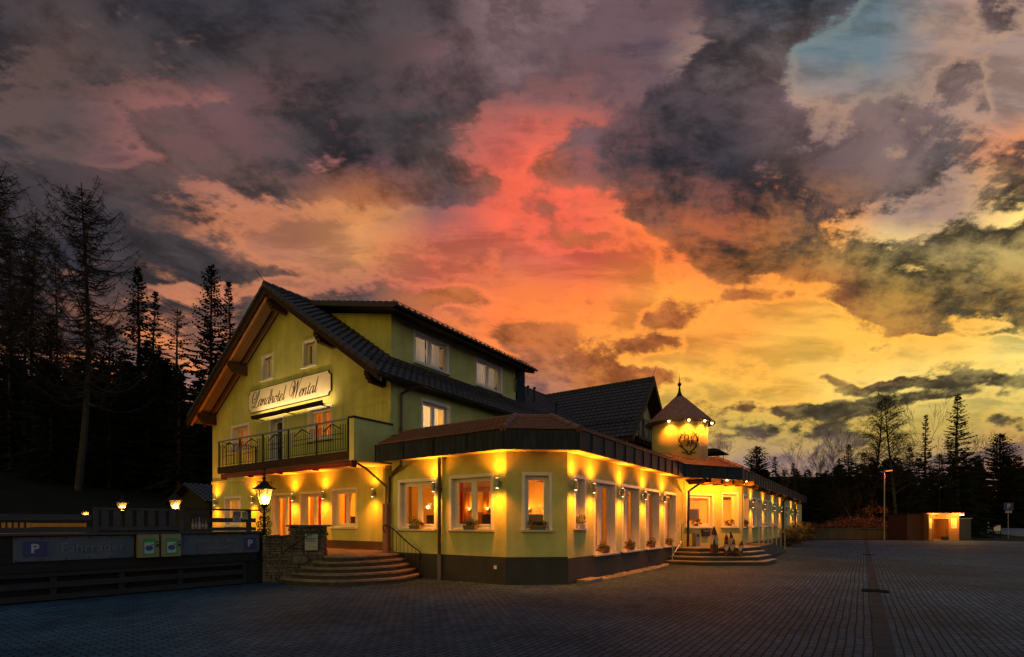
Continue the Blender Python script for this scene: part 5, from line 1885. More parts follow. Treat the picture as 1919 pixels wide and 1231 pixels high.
# curved iron railing down the annex side of the steps
ir = thing('steps_railing', "black iron railing curving down beside the stone steps along the annex wall", 'railing', (10.4, 11.0, 0))
b = MB()
topl = smooth_path([(10.42, 11.86, 1.55), (10.38, 11.72, 1.50), (10.40, 11.5, 1.42), (10.44, 11.2, 1.20), (10.47, 10.8, 0.94), (10.48, 10.52, 0.80), (10.47, 10.42, 0.70), (10.47, 10.44, 0.55)], 5)
b.tube(topl, 0.02, 6)
b.tube(smooth_path([(10.42, 11.86, 1.55), (10.40, 11.95, 1.50), (10.40, 11.93, 1.38), (10.41, 11.86, 1.30)], 5), 0.016, 6)
b.tube([(10.42, 11.72, 0.86), (10.48, 10.48, 0.22)], 0.012, 5)
b.build('handrail', 'iron', ir)
b = MB()
for k in range(9):
    t = k / 8
    y = 11.70 - 1.22 * t
    x = 10.41 + 0.065 * t
    zt = min(topl, key=lambda p: abs(p[1] - y))[2]
    zb = 0.86 - 0.64 * t
    b.tube([(x, y, zb - (0.0 if k % 8 else 0.22)), (x, y, zt)], 0.016 if k in (0, 8) else 0.009, 6)
    b.ball((x, y, zb + 0.10), 0.02, 6)
b.build('baluster', 'iron', ir)

# ================================================================== ornate lantern post on the stone wall, and the lanterns on the terrace
def lantern_head(t, s=1.0):
    """hexagonal glazed lantern round the origin at its foot"""
    h0, h1 = 0.10 * s, 0.44 * s
    r0, r1 = 0.095 * s, 0.20 * s
    g = MB(); g.lathe([(r0 - .004, h0), (r1 - .004, h1)], (0, 0, 0), 6); g.build('lantern_glass', 'lantern_glass', t)
    f = MB()
    for k in range(6):
        a = k * math.pi / 3
        f.tube([(r0 * math.cos(a), r0 * math.sin(a), h0), (r1 * math.cos(a), r1 * math.sin(a), h1)], 0.009 * s, 5)
    f.lathe([(0.10 * s, 0.07 * s), (0.105 * s, 0.10 * s)], (0, 0, 0), 6)
    f.lathe([(0.03 * s, 0.0), (0.06 * s, 0.03 * s), (0.10 * s, 0.068 * s)], (0, 0, 0), 10)
    f.build('lantern_frame', 'iron', t)
    c = MB(); c.lathe([(0.245 * s, 0.43 * s), (0.235 * s, 0.455 * s), (0.13 * s, 0.53 * s), (0.06 * s, 0.60 * s), (0.03 * s, 0.64 * s)], (0, 0, 0), 6)
    c.ball((0, 0, 0.68 * s), 0.045 * s, 8); c.ball((0, 0, 0.75 * s), 0.028 * s, 8)
    for k in range(6):
        a = k * math.pi / 3
        c.ball((0.245 * s * math.cos(a), 0.245 * s * math.sin(a), 0.452 * s), 0.022 * s, 6)
    c.build('lantern_cap', 'iron', t)
    b = MB(); b.ball((0, 0, 0.25 * s), 0.062 * s, 10); b.lathe([(0.028 * s, 0.10 * s), (0.028 * s, 0.19 * s)], (0, 0, 0), 8); b.build('bulb', 'bulb', t, smooth=True)


def scroll(mb, c, ang, turns, r0, r1, tilt, w):
    """flat spiral scroll in the vertical plane at angle tilt"""
    pts = []
    for k in range(int(14 * turns) + 1):
        a = ang + 2 * math.pi * k / 14
        r = r0 + (r1 - r0) * k / (14 * turns)
        u, z = r * math.cos(a), r * math.sin(a)
        pts.append((c[0] + u * math.cos(tilt), c[1] + u * math.sin(tilt), c[2] + z))
    mb.tube(pts, w, 5)


lx, ly = ray_pt(495, 13.95)[:2]
lp = thing('ornate_lantern_post', "ornate scrolled iron lantern post with lit glass lantern on the stone wall", 'street lamp', (lx, ly, 1.26), 0.4, local=True)
b = MB()
b.lathe([(0.09, 0.0), (0.07, 0.03), (0.045, 0.06), (0.035, 0.55), (0.05, 0.57), (0.03, 0.60), (0.026, 0.72), (0.05, 0.75)], (0, 0, 0), 10)
post_ = b.build('post', 'iron', lp)
b = MB()
for tilt in (0.0, math.pi / 2):
    for sgn in (-1, 1):
        tl = tilt + (0 if sgn > 0 else math.pi)
        c, s_ = math.cos(tl), math.sin(tl)
        scroll(b, (0.13 * c, 0.13 * s_, 0.12), R(200), 1.4, 0.10, 0.03, tl, 0.013)
        scroll(b, (0.16 * c, 0.16 * s_, 0.32), R(180), 1.3, 0.11, 0.03, tl, 0.011)
        scroll(b, (0.10 * c, 0.10 * s_, 0.48), R(150), 1.3, 0.085, 0.02, tl, 0.011)
        scroll(b, (0.10 * c, 0.10 * s_, 0.70), R(240), 1.2, 0.06, 0.02, tl, 0.009)
        b.tube(smooth_path([(0.05 * c, 0.05 * s_, 0.62), (0.16 * c, 0.16 * s_, 0.68), (0.20 * c, 0.20 * s_, 0.80)], 4), 0.009, 5)
b.build('scrollwork', 'iron', post_)
# the lantern is modelled at the top of the post
hd = bpy.data.objects.new('lantern', None); COL.objects.link(hd); hd.parent = lp; hd.location = (0, 0, 0.74); hd.scale = (1.12, 1.12, 1.22)
lantern_head(hd)
b = MB()
for k in range(3):
    tl = k * math.pi / 3
    for sgn in (-1, 1):
        c, s_ = math.cos(tl) * sgn, math.sin(tl) * sgn
        scroll(b, (0.13 * c, 0.13 * s_, 0.58), R(200), 1.0, 0.05, 0.015, tl + (0 if sgn > 0 else math.pi), 0.008)
b.tube([(0, 0, 0.56), (0, 0, 0.86)], 0.012, 6); b.tube([(-0.14, 0, 0.6), (0.14, 0, 0.6)], 0.006, 4); b.ball((0, 0, 0.87), 0.03, 8)
b.build('crest', 'iron', hd)
light('POINT', 'lantern_light', (0.085, -0.036, 0.95), 170, (1.0, 0.45, 0.08), lp, 0.05)

for i, (px_, t, zz, sc, lab) in enumerate(((328, 19.0, 2.28, 1.1, "lit lantern on the terrace behind the grey picket panel, nearest the hotel"), (228, 21.5, 2.34, 0.95, "half hidden lantern glowing over the middle of the picket panel"),
                                           (159, 27.0, 2.12, 0.85, "small bright lantern at the far left of the terrace"))):
    x, y, _z = ray_pt(px_, t)
    tl = thing('terrace_lantern', lab, 'lantern', (x, y, TZ), 0.5 * i, 'lanterns on the terrace', local=True)
    b = MB(); b.lathe([(0.12, 0.0), (0.06, 0.05), (0.035, 0.12), (0.03, zz - TZ - 0.3)], (0, 0, 0), 10); b.build('post', 'iron', tl)
    hd = bpy.data.objects.new('lantern', None); COL.objects.link(hd); hd.parent = tl; hd.location = (0, 0, zz - TZ - 0.3); hd.scale = (sc,) * 3
    lantern_head(hd)
    light('POINT', 'lantern_light', (0.075 * math.cos(0.5 * i), -0.075 * math.sin(0.5 * i), zz - TZ - 0.13), 70, (1.0, 0.45, 0.08), tl, 0.04)

# ================================================================== left side: terrace edge, banners, charging boxes, fence
fdx, fdy = 0.99526, -0.09730
FN = frame(7.34, 13.24, fdx, fdy, fdy, -fdx)
te = thing('terrace_edge', "dark timber-clad terrace edge with open slats above the yard on the left", 'terrace edge', FN(-3, 0, 0))
b = MB()
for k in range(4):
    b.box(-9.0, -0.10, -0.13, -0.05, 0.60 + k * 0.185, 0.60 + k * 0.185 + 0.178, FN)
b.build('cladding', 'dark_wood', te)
b = MB(); b.box(-9.0, 0.02, -0.30, 0.05, 1.345, 1.385, FN); b.build('coping', 'fence', te)
b = MB()
for z0, z1 in ((0.02, 0.13), (0.265, 0.385), (0.50, 0.59)):
    b.box(-9.0, -0.40, -0.12, -0.08, z0, z1, FN)
b.build('slat_board', 'slat', te)
for a in (-8.2, -6.2, -4.2, -3.05, -1.90, -0.42):
    b = MB(); b.box(a, a + 0.10, -0.22, -0.125, 0.0, 1.344, FN); b.build('post', 'slat', te)
b = MB(); b.box(-9.0, -0.1, -0.36, -0.32, 0.0, 1.344, FN); b.box(-0.30, 0.12, -0.36, -0.14, 0.0, 1.344, FN); b.build('shade_panel', 'dark_wood', te)  # dark sheet added behind the slats to stand in for shade in the gaps


def banner(name, label, a0, a1, z0, z1, pa, pz, lines):
    t = thing(name, label, 'banner', FN((a0 + a1) / 2, 0, z0), 0, 'parking banners on the terrace edge')
    b = MB()
    nn = 14
    for i in range(nn):
        x0, x1 = a0 + (a1 - a0) * i / nn, a0 + (a1 - a0) * (i + 1) / nn
        o0, o1 = 0.012 * math.sin(i * 1.3), 0.012 * math.sin((i + 1) * 1.3)
        b.hexa([FN(x0, -0.035 + o0, z0), FN(x1, -0.035 + o1, z0), FN(x0, -0.03 + o0, z0), FN(x1, -0.03 + o1, z0),
                FN(x0, -0.035, z1), FN(x1, -0.035, z1), FN(x0, -0.03, z1), FN(x1, -0.03, z1)])
    b.build('cloth', 'banner', t)
    P0, P1, Z0, Z1 = pa[0], pa[1], pz[0], pz[1]
    b = MB(); b.box(P0, P1, -0.016, -0.012, Z0, Z1, FN)
    put_text(b, "P", (Z1 - Z0) * 0.82, lambda x, y, o: FN((P0 + P1) / 2 + x, -0.011 + o, (Z0 + Z1) / 2 + y), 1, 0.001, bold=0.008)
    b.build('parking_symbol', ['psign', 'pwhite'], t)
    for txt, ca, cz, size in lines:
        b = MB(); put_text(b, txt, size, lambda x, y, o: FN(ca + x, -0.012 + o, cz + y), 0, 0.001, bold=0.004)
        b.build('lettering', 'banner_text', t)
    b = MB()
    n = 6
    for k in range(n):
        x = a0 + 0.04 + (a1 - a0 - 0.08) * k / (n - 1)
        for z in (z0 + 0.025, z1 - 0.025):
            b.box(x - 0.012, x + 0.012, -0.014, -0.006, z - 0.012, z + 0.012, FN)
    b.build('eyelet', 'iron', t)
    return t


banner('banner', "long grey banner reading Fahrräder beside a blue P symbol", -4.76, -2.80, 0.83, 1.32, (-4.62, -4.27), (0.93, 1.23), [("Fahrräder", -3.52, 1.08, 0.27)])
banner('banner', "grey banner about free e-bike charging with the blue P at its right end", -1.90, -0.04, 0.83, 1.32, (-0.45, -0.13), (0.92, 1.21), [("Kostenlose E-Bike", -1.17, 1.16, 0.145), ("Ladestation", -1.17, 0.98, 0.145)])
for i, (a0, lab) in enumerate(((-2.76, "beige charging box with green globe sticker, next to the Fahrräder banner"), (-2.32, "beige charging box with green globe sticker, next to the e-bike charging banner"))):
    t = thing('charging_box', lab, 'charging box', FN(a0 + 0.2, 0.05, 0.83), 0, 'e-bike charging boxes')
    b = MB(); b.box(a0, a0 + 0.40, -0.045, 0.13, 0.82, 1.34, FN); b.build('cabinet', 'box_body', t)
    b = MB(); b.box(a0 + 0.09, a0 + 0.32, 0.131, 0.136, 0.87, 1.25, FN)
    b.box(a0 + 0.115, a0 + 0.295, 0.1365, 0.138, 0.91, 1.16, FN, 1)
    c = (a0 + 0.205, 1.03)
    b.extr([FN(c[0] + 0.075 * math.cos(k * math.pi / 9), 0.1385, c[1] + 0.062 * math.sin(k * math.pi / 9)) for k in range(18)], (fdy * .002, -fdx * .002, 0), 2)
    b.extr([FN(c[0] + 0.06 + 0.03 * math.cos(k * math.pi / 4), 0.1385, c[1] + 0.075 + 0.02 * math.sin(k * math.pi / 4)) for k in range(8)], (fdy * .003, -fdx * .003, 0), 0)
    b.build('sticker', ['box_green', 'box_pale', 'box_blue'], t)
    b = MB(); b.box(a0 + 0.345, a0 + 0.385, 0.131, 0.15, 1.06, 1.18, FN); b.box(a0 + 0.352, a0 + 0.378, 0.1505, 0.156, 1.12, 1.15, FN, 1); b.build('lock', ['iron', 'box_pale'], t)
    b = MB(); b.tube([FN(a0 + 0.37 - 0.14 * i, 0.05, 0.82), FN(a0 + 0.37 - 0.14 * i, 0.03, 0.63)], 0.01, 5)
    b.build('cable', 'iron', t)

# picket panel, rails, right-hand fence with shelf
pf = thing('picket_panel', "grey wooden picket panel standing on the terrace edge", 'fence', FN(-2.6, 0, 1.385))
b = MB()
b.box(-3.50, -1.79, -0.16, -0.10, 1.89, 1.94, FN); b.box(-3.42, -1.87, -0.15, -0.11, 1.44, 1.52, FN)
b.build('rail', 'fence', pf)
for a in (-3.50, -1.87):
    b = MB(); b.box(a, a + 0.08, -0.17, -0.09, 1.386, 1.889, FN); b.build('post', 'fence', pf)
for k in range(7):
    a = -3.40 + k * 0.215
    b = MB(); b.box(a + 0.03, a + 0.16, -0.145, -0.115, 1.521, 1.889, FN); b.build('picket', 'fence', pf)
lf = thing('rail_fence', "plain grey two-rail fence at the far left, before the orange-lit bench", 'fence', FN(-6, 0, 1.385))
b = MB(); b.box(-9, -3.53, -0.15, -0.11, 1.66, 1.78, FN); b.build('rail', 'fence', lf)
b = MB(); b.box(-9, -3.53, -0.15, -0.11, 1.40, 1.51, FN); b.build('rail', 'fence', lf)
for a in (-8.8, -7.0, -5.4):
    b = MB(); b.box(a, a + 0.09, -0.20, -0.152, 1.386, 1.80, FN); b.build('post', 'fence', lf)
rf = thing('shelf_fence', "grey fence with a dark overhanging top board between picket panel and lantern post", 'fence', FN(-1, 0, 1.385))
b = MB(); b.box(-1.78, -0.08, -0.30, 0.02, 1.925, 1.96, FN); b.build('top_board', 'dark_wood', rf)
b = MB(); b.box(-1.78, -0.10, -0.15, -0.11, 1.62, 1.73, FN); b.build('rail', 'fence', rf)
b = MB(); b.box(-1.78, -0.10, -0.15, -0.11, 1.40, 1.49, FN); b.build('rail', 'fence', rf)
b = MB(); b.box(-0.31, -0.20, -0.22, -0.152, 1.386, 1.924, FN); b.build('post', 'fence', rf)
bs = thing('bottle_poster', "dark poster showing five juice bottles on the fence", 'poster', FN(-1.46, -0.08, 1.39))
b = MB(); b.box(-1.66, -1.26, -0.105, -0.09, 1.39, 1.84, FN); b.build('panel', 'black', bs)
cols = [(0.30, 0.17, 0.05), (0.16, 0.13, 0.12), (0.26, 0.28, 0.16), (0.24, 0.05, 0.04), (0.27, 0.18, 0.05)]
for k, cc in enumerate(cols):
    b = MB()
    cxk = -1.605 + k * 0.073; hk = (0.26, 0.27, 0.30, 0.27, 0.25)[k]
    prof = [(-0.028, 0), (0.028, 0), (0.028, hk * 0.5), (0.010, hk * 0.72), (0.010, hk), (-0.010, hk), (-0.010, hk * 0.72), (-0.028, hk * 0.5)]
    b.extr([FN(cxk + a, -0.0895, 1.45 + z) for a, z in prof], (fdy * .003, -fdx * .003, 0))
    b.box(cxk - 0.020, cxk + 0.020, -0.0862, -0.085, 1.50, 1.56, FN, 1)
    b.build('bottle_print', [material('bottle_print', cc, 0.5), 'sticker'], bs)
ds_ = thing('dog_sign', "small pale sign with a round no-dogs mark hanging on the fence", 'sign', FN(-0.58, -0.05, 1.66))
b = MB(); b.box(-0.68, -0.49, -0.105, -0.09, 1.64, 1.91, FN); b.build('plate', 'sticker', ds_)
b = MB()
ring_ = [(-0.585 + 0.07 * math.cos(k * math.pi / 12), 1.815 + 0.07 * math.sin(k * math.pi / 12)) for k in range(25)]
b.tube([FN(a, -0.087, z) for a, z in ring_], 0.008, 4)
b.tube([FN(-0.635, -0.087, 1.865), FN(-0.535, -0.087, 1.765)], 0.006, 4)
b.box(-0.62, -0.56, -0.0895, -0.087, 1.80, 1.83, FN); b.box(-0.575, -0.55, -0.0895, -0.087, 1.825, 1.85, FN)
for k in range(3):
    b.box(-0.65 + 0.01 * k, -0.52 - 0.01 * k, -0.0895, -0.088, 1.665 + k * 0.025, 1.678 + k * 0.025, FN)
b.build('mark', 'ink', ds_)
ss_ = thing('round_sticker_sign', "small card with a round yellow seal next to the no-dogs sign", 'sign', FN(-0.4, -0.05, 1.7))
b = MB(); b.box(-0.46, -0.31, -0.105, -0.09, 1.70, 1.90, FN); b.build('plate', 'sticker', ss_)
b = MB(); b.extr([FN(-0.385 + 0.06 * math.cos(k * math.pi / 10), -0.0895, 1.82 + 0.06 * math.sin(k * math.pi / 10)) for k in range(20)], (fdy * .003, -fdx * .003, 0)); b.build('seal', 'gold', ss_)
# benches behind the rails, in the lantern light
for i, (px0, px1, t, zz, lab) in enumerate(((56, 162, 24.0, 1.52, "orange-lit wooden bench on the terrace by the far left lantern"), (-20, 54, 22.0, 1.52, "slatted wooden chair back at the left edge of the terrace"))):
    p0, p1 = ray_pt(px0, t), ray_pt(px1, t)
    L = math.hypot(p1[0] - p0[0], p1[1] - p0[1])
    BW = frame(p0[0], p0[1], (p1[0] - p0[0]) / L, (p1[1] - p0[1]) / L, -FW[0], -FW[1])
    tb_ = thing('terrace_bench', lab, 'bench', (p0[0], p0[1], TZ))
    b = MB(); b.box(0, L, 0.02, 0.45, TZ + 0.42, TZ + 0.46, BW); b.build('seat', 'room_wood', tb_)
    b = MB()
    if i == 0:
        b.box(0, L, 0.0, 0.03, 1.42, 1.60, BW)
    else:
        k = 0.0
        while k < L:
            b.box(k, k + 0.16, 0, 0.03, 1.25, 1.62, BW); k += 0.27
    b.build('backrest', 'room_wood', tb_)
    for a in (0.05, L - 0.12):
        b = MB(); b.box(a, a + 0.07, -0.04, -0.001, TZ, 1.6, BW); b.build('leg', 'room_wood', tb_)
        b = MB(); b.box(a, a + 0.07, 0.38, 0.44, TZ, TZ + 0.419, BW); b.build('leg', 'room_wood', tb_)
# small hut behind the terrace
h0 = ray_pt(300, 34.0); 
hut = thing('wooden_hut', "dark wooden hut with grey tiled roof in the forest edge behind the terrace", 'hut', (17.0, 34.0, 0.7))
b = MB(); b.box(14.2, 20.0, 31.2, 35.6, 0.6, 2.95)
b.extr([(14.2, 31.2, 2.95), (14.2, 35.6, 2.95), (14.2, 33.4, 3.80)], (0.12, 0, 0)); b.build('wall', 'dark_wood', hut)
hw_ = MB()
for y0, y1 in ((30.6, 33.4), (36.2, 33.4)):
    hw_.hexa([(13.7, y0, 2.72), (20.4, y0, 2.72), (13.7, y1, 3.88), (20.4, y1, 3.88), (13.7, y0, 2.80), (20.4, y0, 2.80), (13.7, y1, 3.97), (20.4, y1, 3.97)])
hr_ = hw_.build('roof', 'dark_wood', hut)
tile_mesh(slope((13.7, 30.55, 2.80), (1, 0, 0), (0, 2.8 / 3.03, 1.17 / 3.03)), 6.7, 3.03, 0.3, 0.34).build('roof_tiles', material('grey_hut_tile', (0.055, 0.06, 0.085), 0.5), hr_)

# ================================================================== flower boxes on the sills
def leaves(mb, c, rx, ry, h, n, rg, size=0.05, mi=0, up=0.5):
    for _ in range(n):
        a = rg.uniform(0, 2 * math.pi); r = math.sqrt(rg.random())
        x, y, z = c[0] + rx * r * math.cos(a), c[1] + ry * r * math.sin(a), c[2] + h * rg.random() * (1.1 - 0.6 * r)
        d = Vector((math.cos(a) * rg.uniform(0.1, 1), math.sin(a) * rg.uniform(0.1, 1), rg.uniform(-0.1, 1) * up + 0.1)).normalized()
        s = size * rg.uniform(0.6, 1.3)
        sd = d.orthogonal().normalized() * s * 0.3
        p = Vector((x, y, z))
        mb.face([tuple(p - sd * 0.3), tuple(p + d * s * 0.5 - sd), tuple(p + d * s), tuple(p + d * s * 0.5 + sd)], mi)


def flower_box(label, W, a, z, seed, w=0.40, pot='basket', tall=0.25, dout=0.02):
    rg = random.Random(seed)
    base = W(a, dout, z)
    t = thing('flower_box', label, 'flower box', base, 0, 'planted boxes on the annex window sills')
    b = MB()
    hh = 0.115
    b.hexa([W(a - w / 2, dout - 0.08, z), W(a + w / 2, dout - 0.08, z), W(a - w / 2, dout + 0.07, z), W(a + w / 2, dout + 0.07, z),
            W(a - w / 2 - .015, dout - 0.09, z + hh), W(a + w / 2 + .015, dout - 0.09, z + hh), W(a - w / 2 - .015, dout + 0.08, z + hh), W(a + w / 2 + .015, dout + 0.08, z + hh)])
    for k in range(int(w / 0.05)):
        x = a - w / 2 + 0.01 + k * 0.05
        b.box(x, x + 0.03, dout + 0.073, dout + 0.085, z + 0.01, z + 0.045, W); b.box(x + 0.02, x + 0.05, dout + 0.078, dout + 0.088, z + 0.06, z + 0.10, W)
    b.build('box', pot, t)
    p = MB()
    for k in range(3):
        aa = a - w * 0.33 + k * w * 0.33
        c = W(aa, dout, z + hh)
        leaves(p, c, 0.09, 0.09, (tall, 0.12, tall * 0.8)[(k + seed) % 3], 70, rg, 0.07)
    for k in range(9):
        c = W(a + rg.uniform(-w * .42, w * .1), dout + rg.uniform(-.05, .05), z + hh)
        p.tube([c, (c[0] + rg.uniform(-.09, .09), c[1] + rg.uniform(-.09, .09), c[2] + tall * rg.uniform(0.7, 1.35))], [0.004, 0.002], 3)
    p.build('plants', 'plant', t, recalc=False)
    f = MB()
    for k in range(14):
        c = W(a + rg.uniform(-w * .45, w * .45), dout + rg.uniform(-.02, .08), z + hh + rg.uniform(0.03, 0.14))
        f.ball(c, 0.014, 5)
    f.build('blossoms', 'flower', t)
    return t


flower_box("wicker flower box on the sill of the annex window nearest the brown post", LW_, 10.79, 1.425, 1)
flower_box("wicker flower box on the sill of the window left of the chamfered corner", LW_, 8.72, 1.425, 2)
flower_box("wicker flower box on the sill of the single chamfer window", CW, 0.80, 1.425, 3, tall=0.16)
flower_box("two pale pots with red-tipped plants on the narrow window's sill", FW_, 12.33, 1.465, 4, w=0.34, pot='sill', tall=0.3)
for k, (a, lab) in enumerate(((14.0, "first, largest"), (16.05, "second"), (18.1, "third"), (20.2, "fourth, farthest"))):
    flower_box(lab + " planted box in the row of glazed annex doors", FW_, a, 0.705, 5 + k, w=0.42, pot='terracotta', tall=0.24, dout=-0.02)
# front ledges under the glazed doors
lg = MB()
for d in f_d:
    lg.box(d[0] - 0.03, d[1] + 0.03, -0.1, 0.14, d[2] - 0.05, d[2] + 0.002, FW_)
lg.build('door_ledge', 'sill', annex)
flower_box("small planted box on the sill of the first window round the entrance corner", SWL, 26.1, 1.425, 12, w=0.3, pot='terracotta')

# ================================================================== things seen through the windows
def table_lamp(label, x, y, z, s=1.0):
    t = thing('table_lamp', label, 'lamp', (x, y, z), 0, 'table lamps with dark shades', local=True)
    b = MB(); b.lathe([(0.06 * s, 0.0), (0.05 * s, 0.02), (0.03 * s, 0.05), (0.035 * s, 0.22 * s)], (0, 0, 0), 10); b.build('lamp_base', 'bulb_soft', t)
    b = MB()
    w, h0, h1 = 0.14 * s, 0.20 * s, 0.46 * s
    for x0, x1, y0, y1 in ((-w, w, -w, -w + .006), (-w, w, w - .006, w), (-w, -w + .006, -w + .006, w - .006), (w - .006, w, -w + .006, w - .006)):
        b.box(x0, x1, y0, y1, h0, h1)
    b.build('lamp_shade', 'dark_shade', t)
    b = MB(); b.ball((0, 0, 0.30 * s), 0.03, 8); b.build('bulb', 'bulb', t)
    return t


def stand(label, x, y, z, w=0.3):
    """window table"""
    t = thing('side_table', label, 'table', (x, y, 0.656), 0, 'small tables behind the annex windows')
    b = MB(); b.box(x - w, x + w, y - w, y + w, z - 0.03, z); b.build('table_top', 'room_wood', t)
    for sx in (-1, 1):
        for sy in (-1, 1):
            b = MB(); b.box(x + sx * (w - 0.04) - .02, x + sx * (w - 0.04) + .02, y + sy * (w - 0.04) - .02, y + sy * (w - 0.04) + .02, 0.656, z - 0.031); b.build('leg', 'room_wood', t)


for (x, y, lab) in ((11.45, 10.87, "dark-shaded table lamp inside the annex window nearest the brown post"), (11.47, 8.72, "dark-shaded table lamp inside the window left of the chamfered corner"),
                    (12.05, 7.53, "dark square table lamp inside the chamfer window"), (12.25, 15.55, "dark-shaded table lamp inside the red-curtained gable window")):
    z = 1.36
    stand("small wooden table carrying " + lab.replace("dark-shaded table lamp", "the lamp").replace("dark square table lamp", "the square lamp"), x, y, z)
    table_lamp(lab, x, y, z + 0.002, 1.05)


def cupboard(label, W, a0, a1, z0, z1, dp=0.45, crest=True, mat='room_wood'):
    t = thing('cupboard', label, 'cupboard', W(a0, 0, z0), 0, 'wooden cupboards in the annex dining room')
    b = MB()
    b.box(a0, a1, 0, dp, z0, z1, W); b.box(a0 - 0.05, a1 + 0.05, -0.02, dp + 0.05, z1 + 0.001, z1 + 0.07, W); b.box(a0 - 0.03, a1 + 0.03, 0.0, dp + 0.03, z0 + 0.85, z0 + 0.90, W)
    if crest:
        m = (a0 + a1) / 2; w = (a1 - a0) / 2
        pts = [(m - w, z1 + .071), (m - w * .6, z1 + .12), (m - w * .35, z1 + .22), (m - w * .18, z1 + .19), (m, z1 + .34), (m + w * .18, z1 + .19), (m + w * .35, z1 + .22), (m + w * .6, z1 + .12), (m + w, z1 + .071)]
        p0 = [W(a, dp * 0.6, z) for a, z in pts]
        d = Vector(W(0, 0.06, 0)) - Vector(W(0, 0, 0))
        b.extr(p0, tuple(d))
    b.build('carcass', mat, t)
    for k in range(2):
        c0 = a0 + 0.04 + k * (a1 - a0 - 0.06) / 2; c1 = c0 + (a1 - a0) / 2 - 0.05
        b = MB(); b.box(c0, c1, dp + 0.002, dp + 0.02, z0 + 0.95, z1 - 0.06, W); b.box(c0 + 0.05, c1 - 0.05, dp + 0.021, dp + 0.028, z0 + 1.02, z1 - 0.14, W, 1)
        for j in range(1, 3):
            b.box(c0 + 0.05, c1 - 0.05, dp + 0.029, dp + 0.034, z0 + 1.02 + j * (z1 - z0 - 1.16) / 3, z0 + 1.035 + j * (z1 - z0 - 1.16) / 3, W, 0)
        b.build('door', [mat, 'room'], t)


cupboard("carved glazed cupboard with scrolled crest seen through the chamfer window", wx(17.15), 9.35, 10.25, 0.657, 2.25)
cupboard("wooden cupboard with panelled doors seen through the right half of the left annex window", wx(16.85), 11.3, 12.2, 1.70 - 1.04, 2.55, 0.4, False)
for k, (x, y, z, lab) in enumerate(((13.6, 9.6, 2.30, "bright wall globe seen through the window left of the chamfer"), (15.6, 9.0, 2.62, "glowing globe lamp hanging in the middle of the dining room"),
                                    (16.7, 8.6, 2.9, "small bright ceiling globe seen high in the chamfer window"))):
    t = thing('globe_lamp', lab, 'lamp', (x, y, z), 0, 'globe lamps in the dining room', local=True)
    b = MB(); b.ball((0, 0, 0), 0.055, 10); b.build('globe', 'bulb', t, smooth=True)
    b = MB(); b.tube([(0, 0, 0.055), (0, 0, 3.36 - z)], 0.008, 5); b.build('stem', 'iron', t)
for k, (x, y, z, lab) in enumerate(((17.12, 8.75, 2.05, "lit wall sconce beside the cupboard, seen through the chamfer window"), (14.62, 12.0, 2.05, "lit wall sconce seen through the left annex window"), (17.12, 11.0, 2.1, "lit wall sconce on the panelled back wall of the dining room"),
                                        (14.62, 11.15, 2.05, "lit wall sconce at the free end of the dining room partition"))):
    t = thing('wall_sconce', lab, 'lamp', (x, y, z), 0, 'wall sconces in the dining room', local=True)
    b = MB(); b.box(0.03, 0.07, -0.04, 0.04, -0.06, 0.06); b.tube([(0.03, 0, -0.03), (-0.08, 0, -0.03), (-0.08, 0, 0.02)], 0.01, 5); b.build('bracket', 'room_wood_dark', t)
    b = MB(); b.lathe([(0.03, 0.02), (0.07, 0.12)], (-0.08, 0, 0), 10); b.build('shade', 'bulb_soft', t)
    light('POINT', 'sconce_light', (-0.16, 0, 0.12), 16, ROOMC, t, 0.05)
t = thing('picture_frame', "small dark picture on the yellow lobby wall behind the large entrance window", 'picture', (27.15, 7.2, 1.9))
b = MB(); b.box(27.16, 27.195, 7.0, 7.6, 1.75, 2.35); b.build('frame', 'room_wood_dark', t)
b = MB(); b.box(27.150, 27.158, 7.06, 7.54, 1.81, 2.29); b.build('picture', 'ink', t)
t = thing('chandelier', "lit chandelier in the lobby behind the large entrance window", 'chandelier', (24.3, 7.6, 2.5), 0, local=True)
b = MB(); b.tube([(0, 0, 0), (0, 0, 0.9)], 0.012, 6)
for k in range(6):
    a = k * math.pi / 3
    b.tube(smooth_path([(0, 0, 0.05), (0.18 * math.cos(a), 0.18 * math.sin(a), -0.03), (0.30 * math.cos(a), 0.30 * math.sin(a), 0.08)], 4), 0.009, 5)
b.build('arms', 'room_wood_dark', t)
for k in range(6):
    a = k * math.pi / 3
    b = MB(); b.ball((0.30 * math.cos(a), 0.30 * math.sin(a), 0.11), 0.03, 6); b.build('bulb', 'bulb', t)
for i, (a, lab) in enumerate(((0.85, "dark leafy arrangement on the big entrance window sill"), (2.95, "flowering pot on the narrow entrance window sill"))):
    rg = random.Random(40 + i)
    c = EW(a, -0.10, 1.45)
    t = thing('window_plant', lab, 'plant', c)
    b = MB(); b.lathe([(0.07, 0), (0.09, 0.12)], c, 10); b.build('pot', 'terracotta', t)
    b = MB(); leaves(b, (c[0], c[1], c[2] + 0.1), 0.17, 0.17, 0.25, 110, rg, 0.09); b.build('leaves', 'plant', t, recalc=False)
t = thing('lobby_desk', "dark wooden desk deep in the lobby seen through the narrow window", 'desk', (26.6, 6.4, 0.6))
b = MB(); b.box(26.3, 26.9, 5.4, 7.0, 1.32, 1.38); b.box(26.3, 26.9, 5.45, 5.55, 0.6, 1.319); b.box(26.3, 26.9, 6.85, 6.95, 0.6, 1.319); b.box(26.86, 26.9, 5.55, 6.85, 0.7, 1.319); b.build('desk_top', 'room_wood_dark', t)

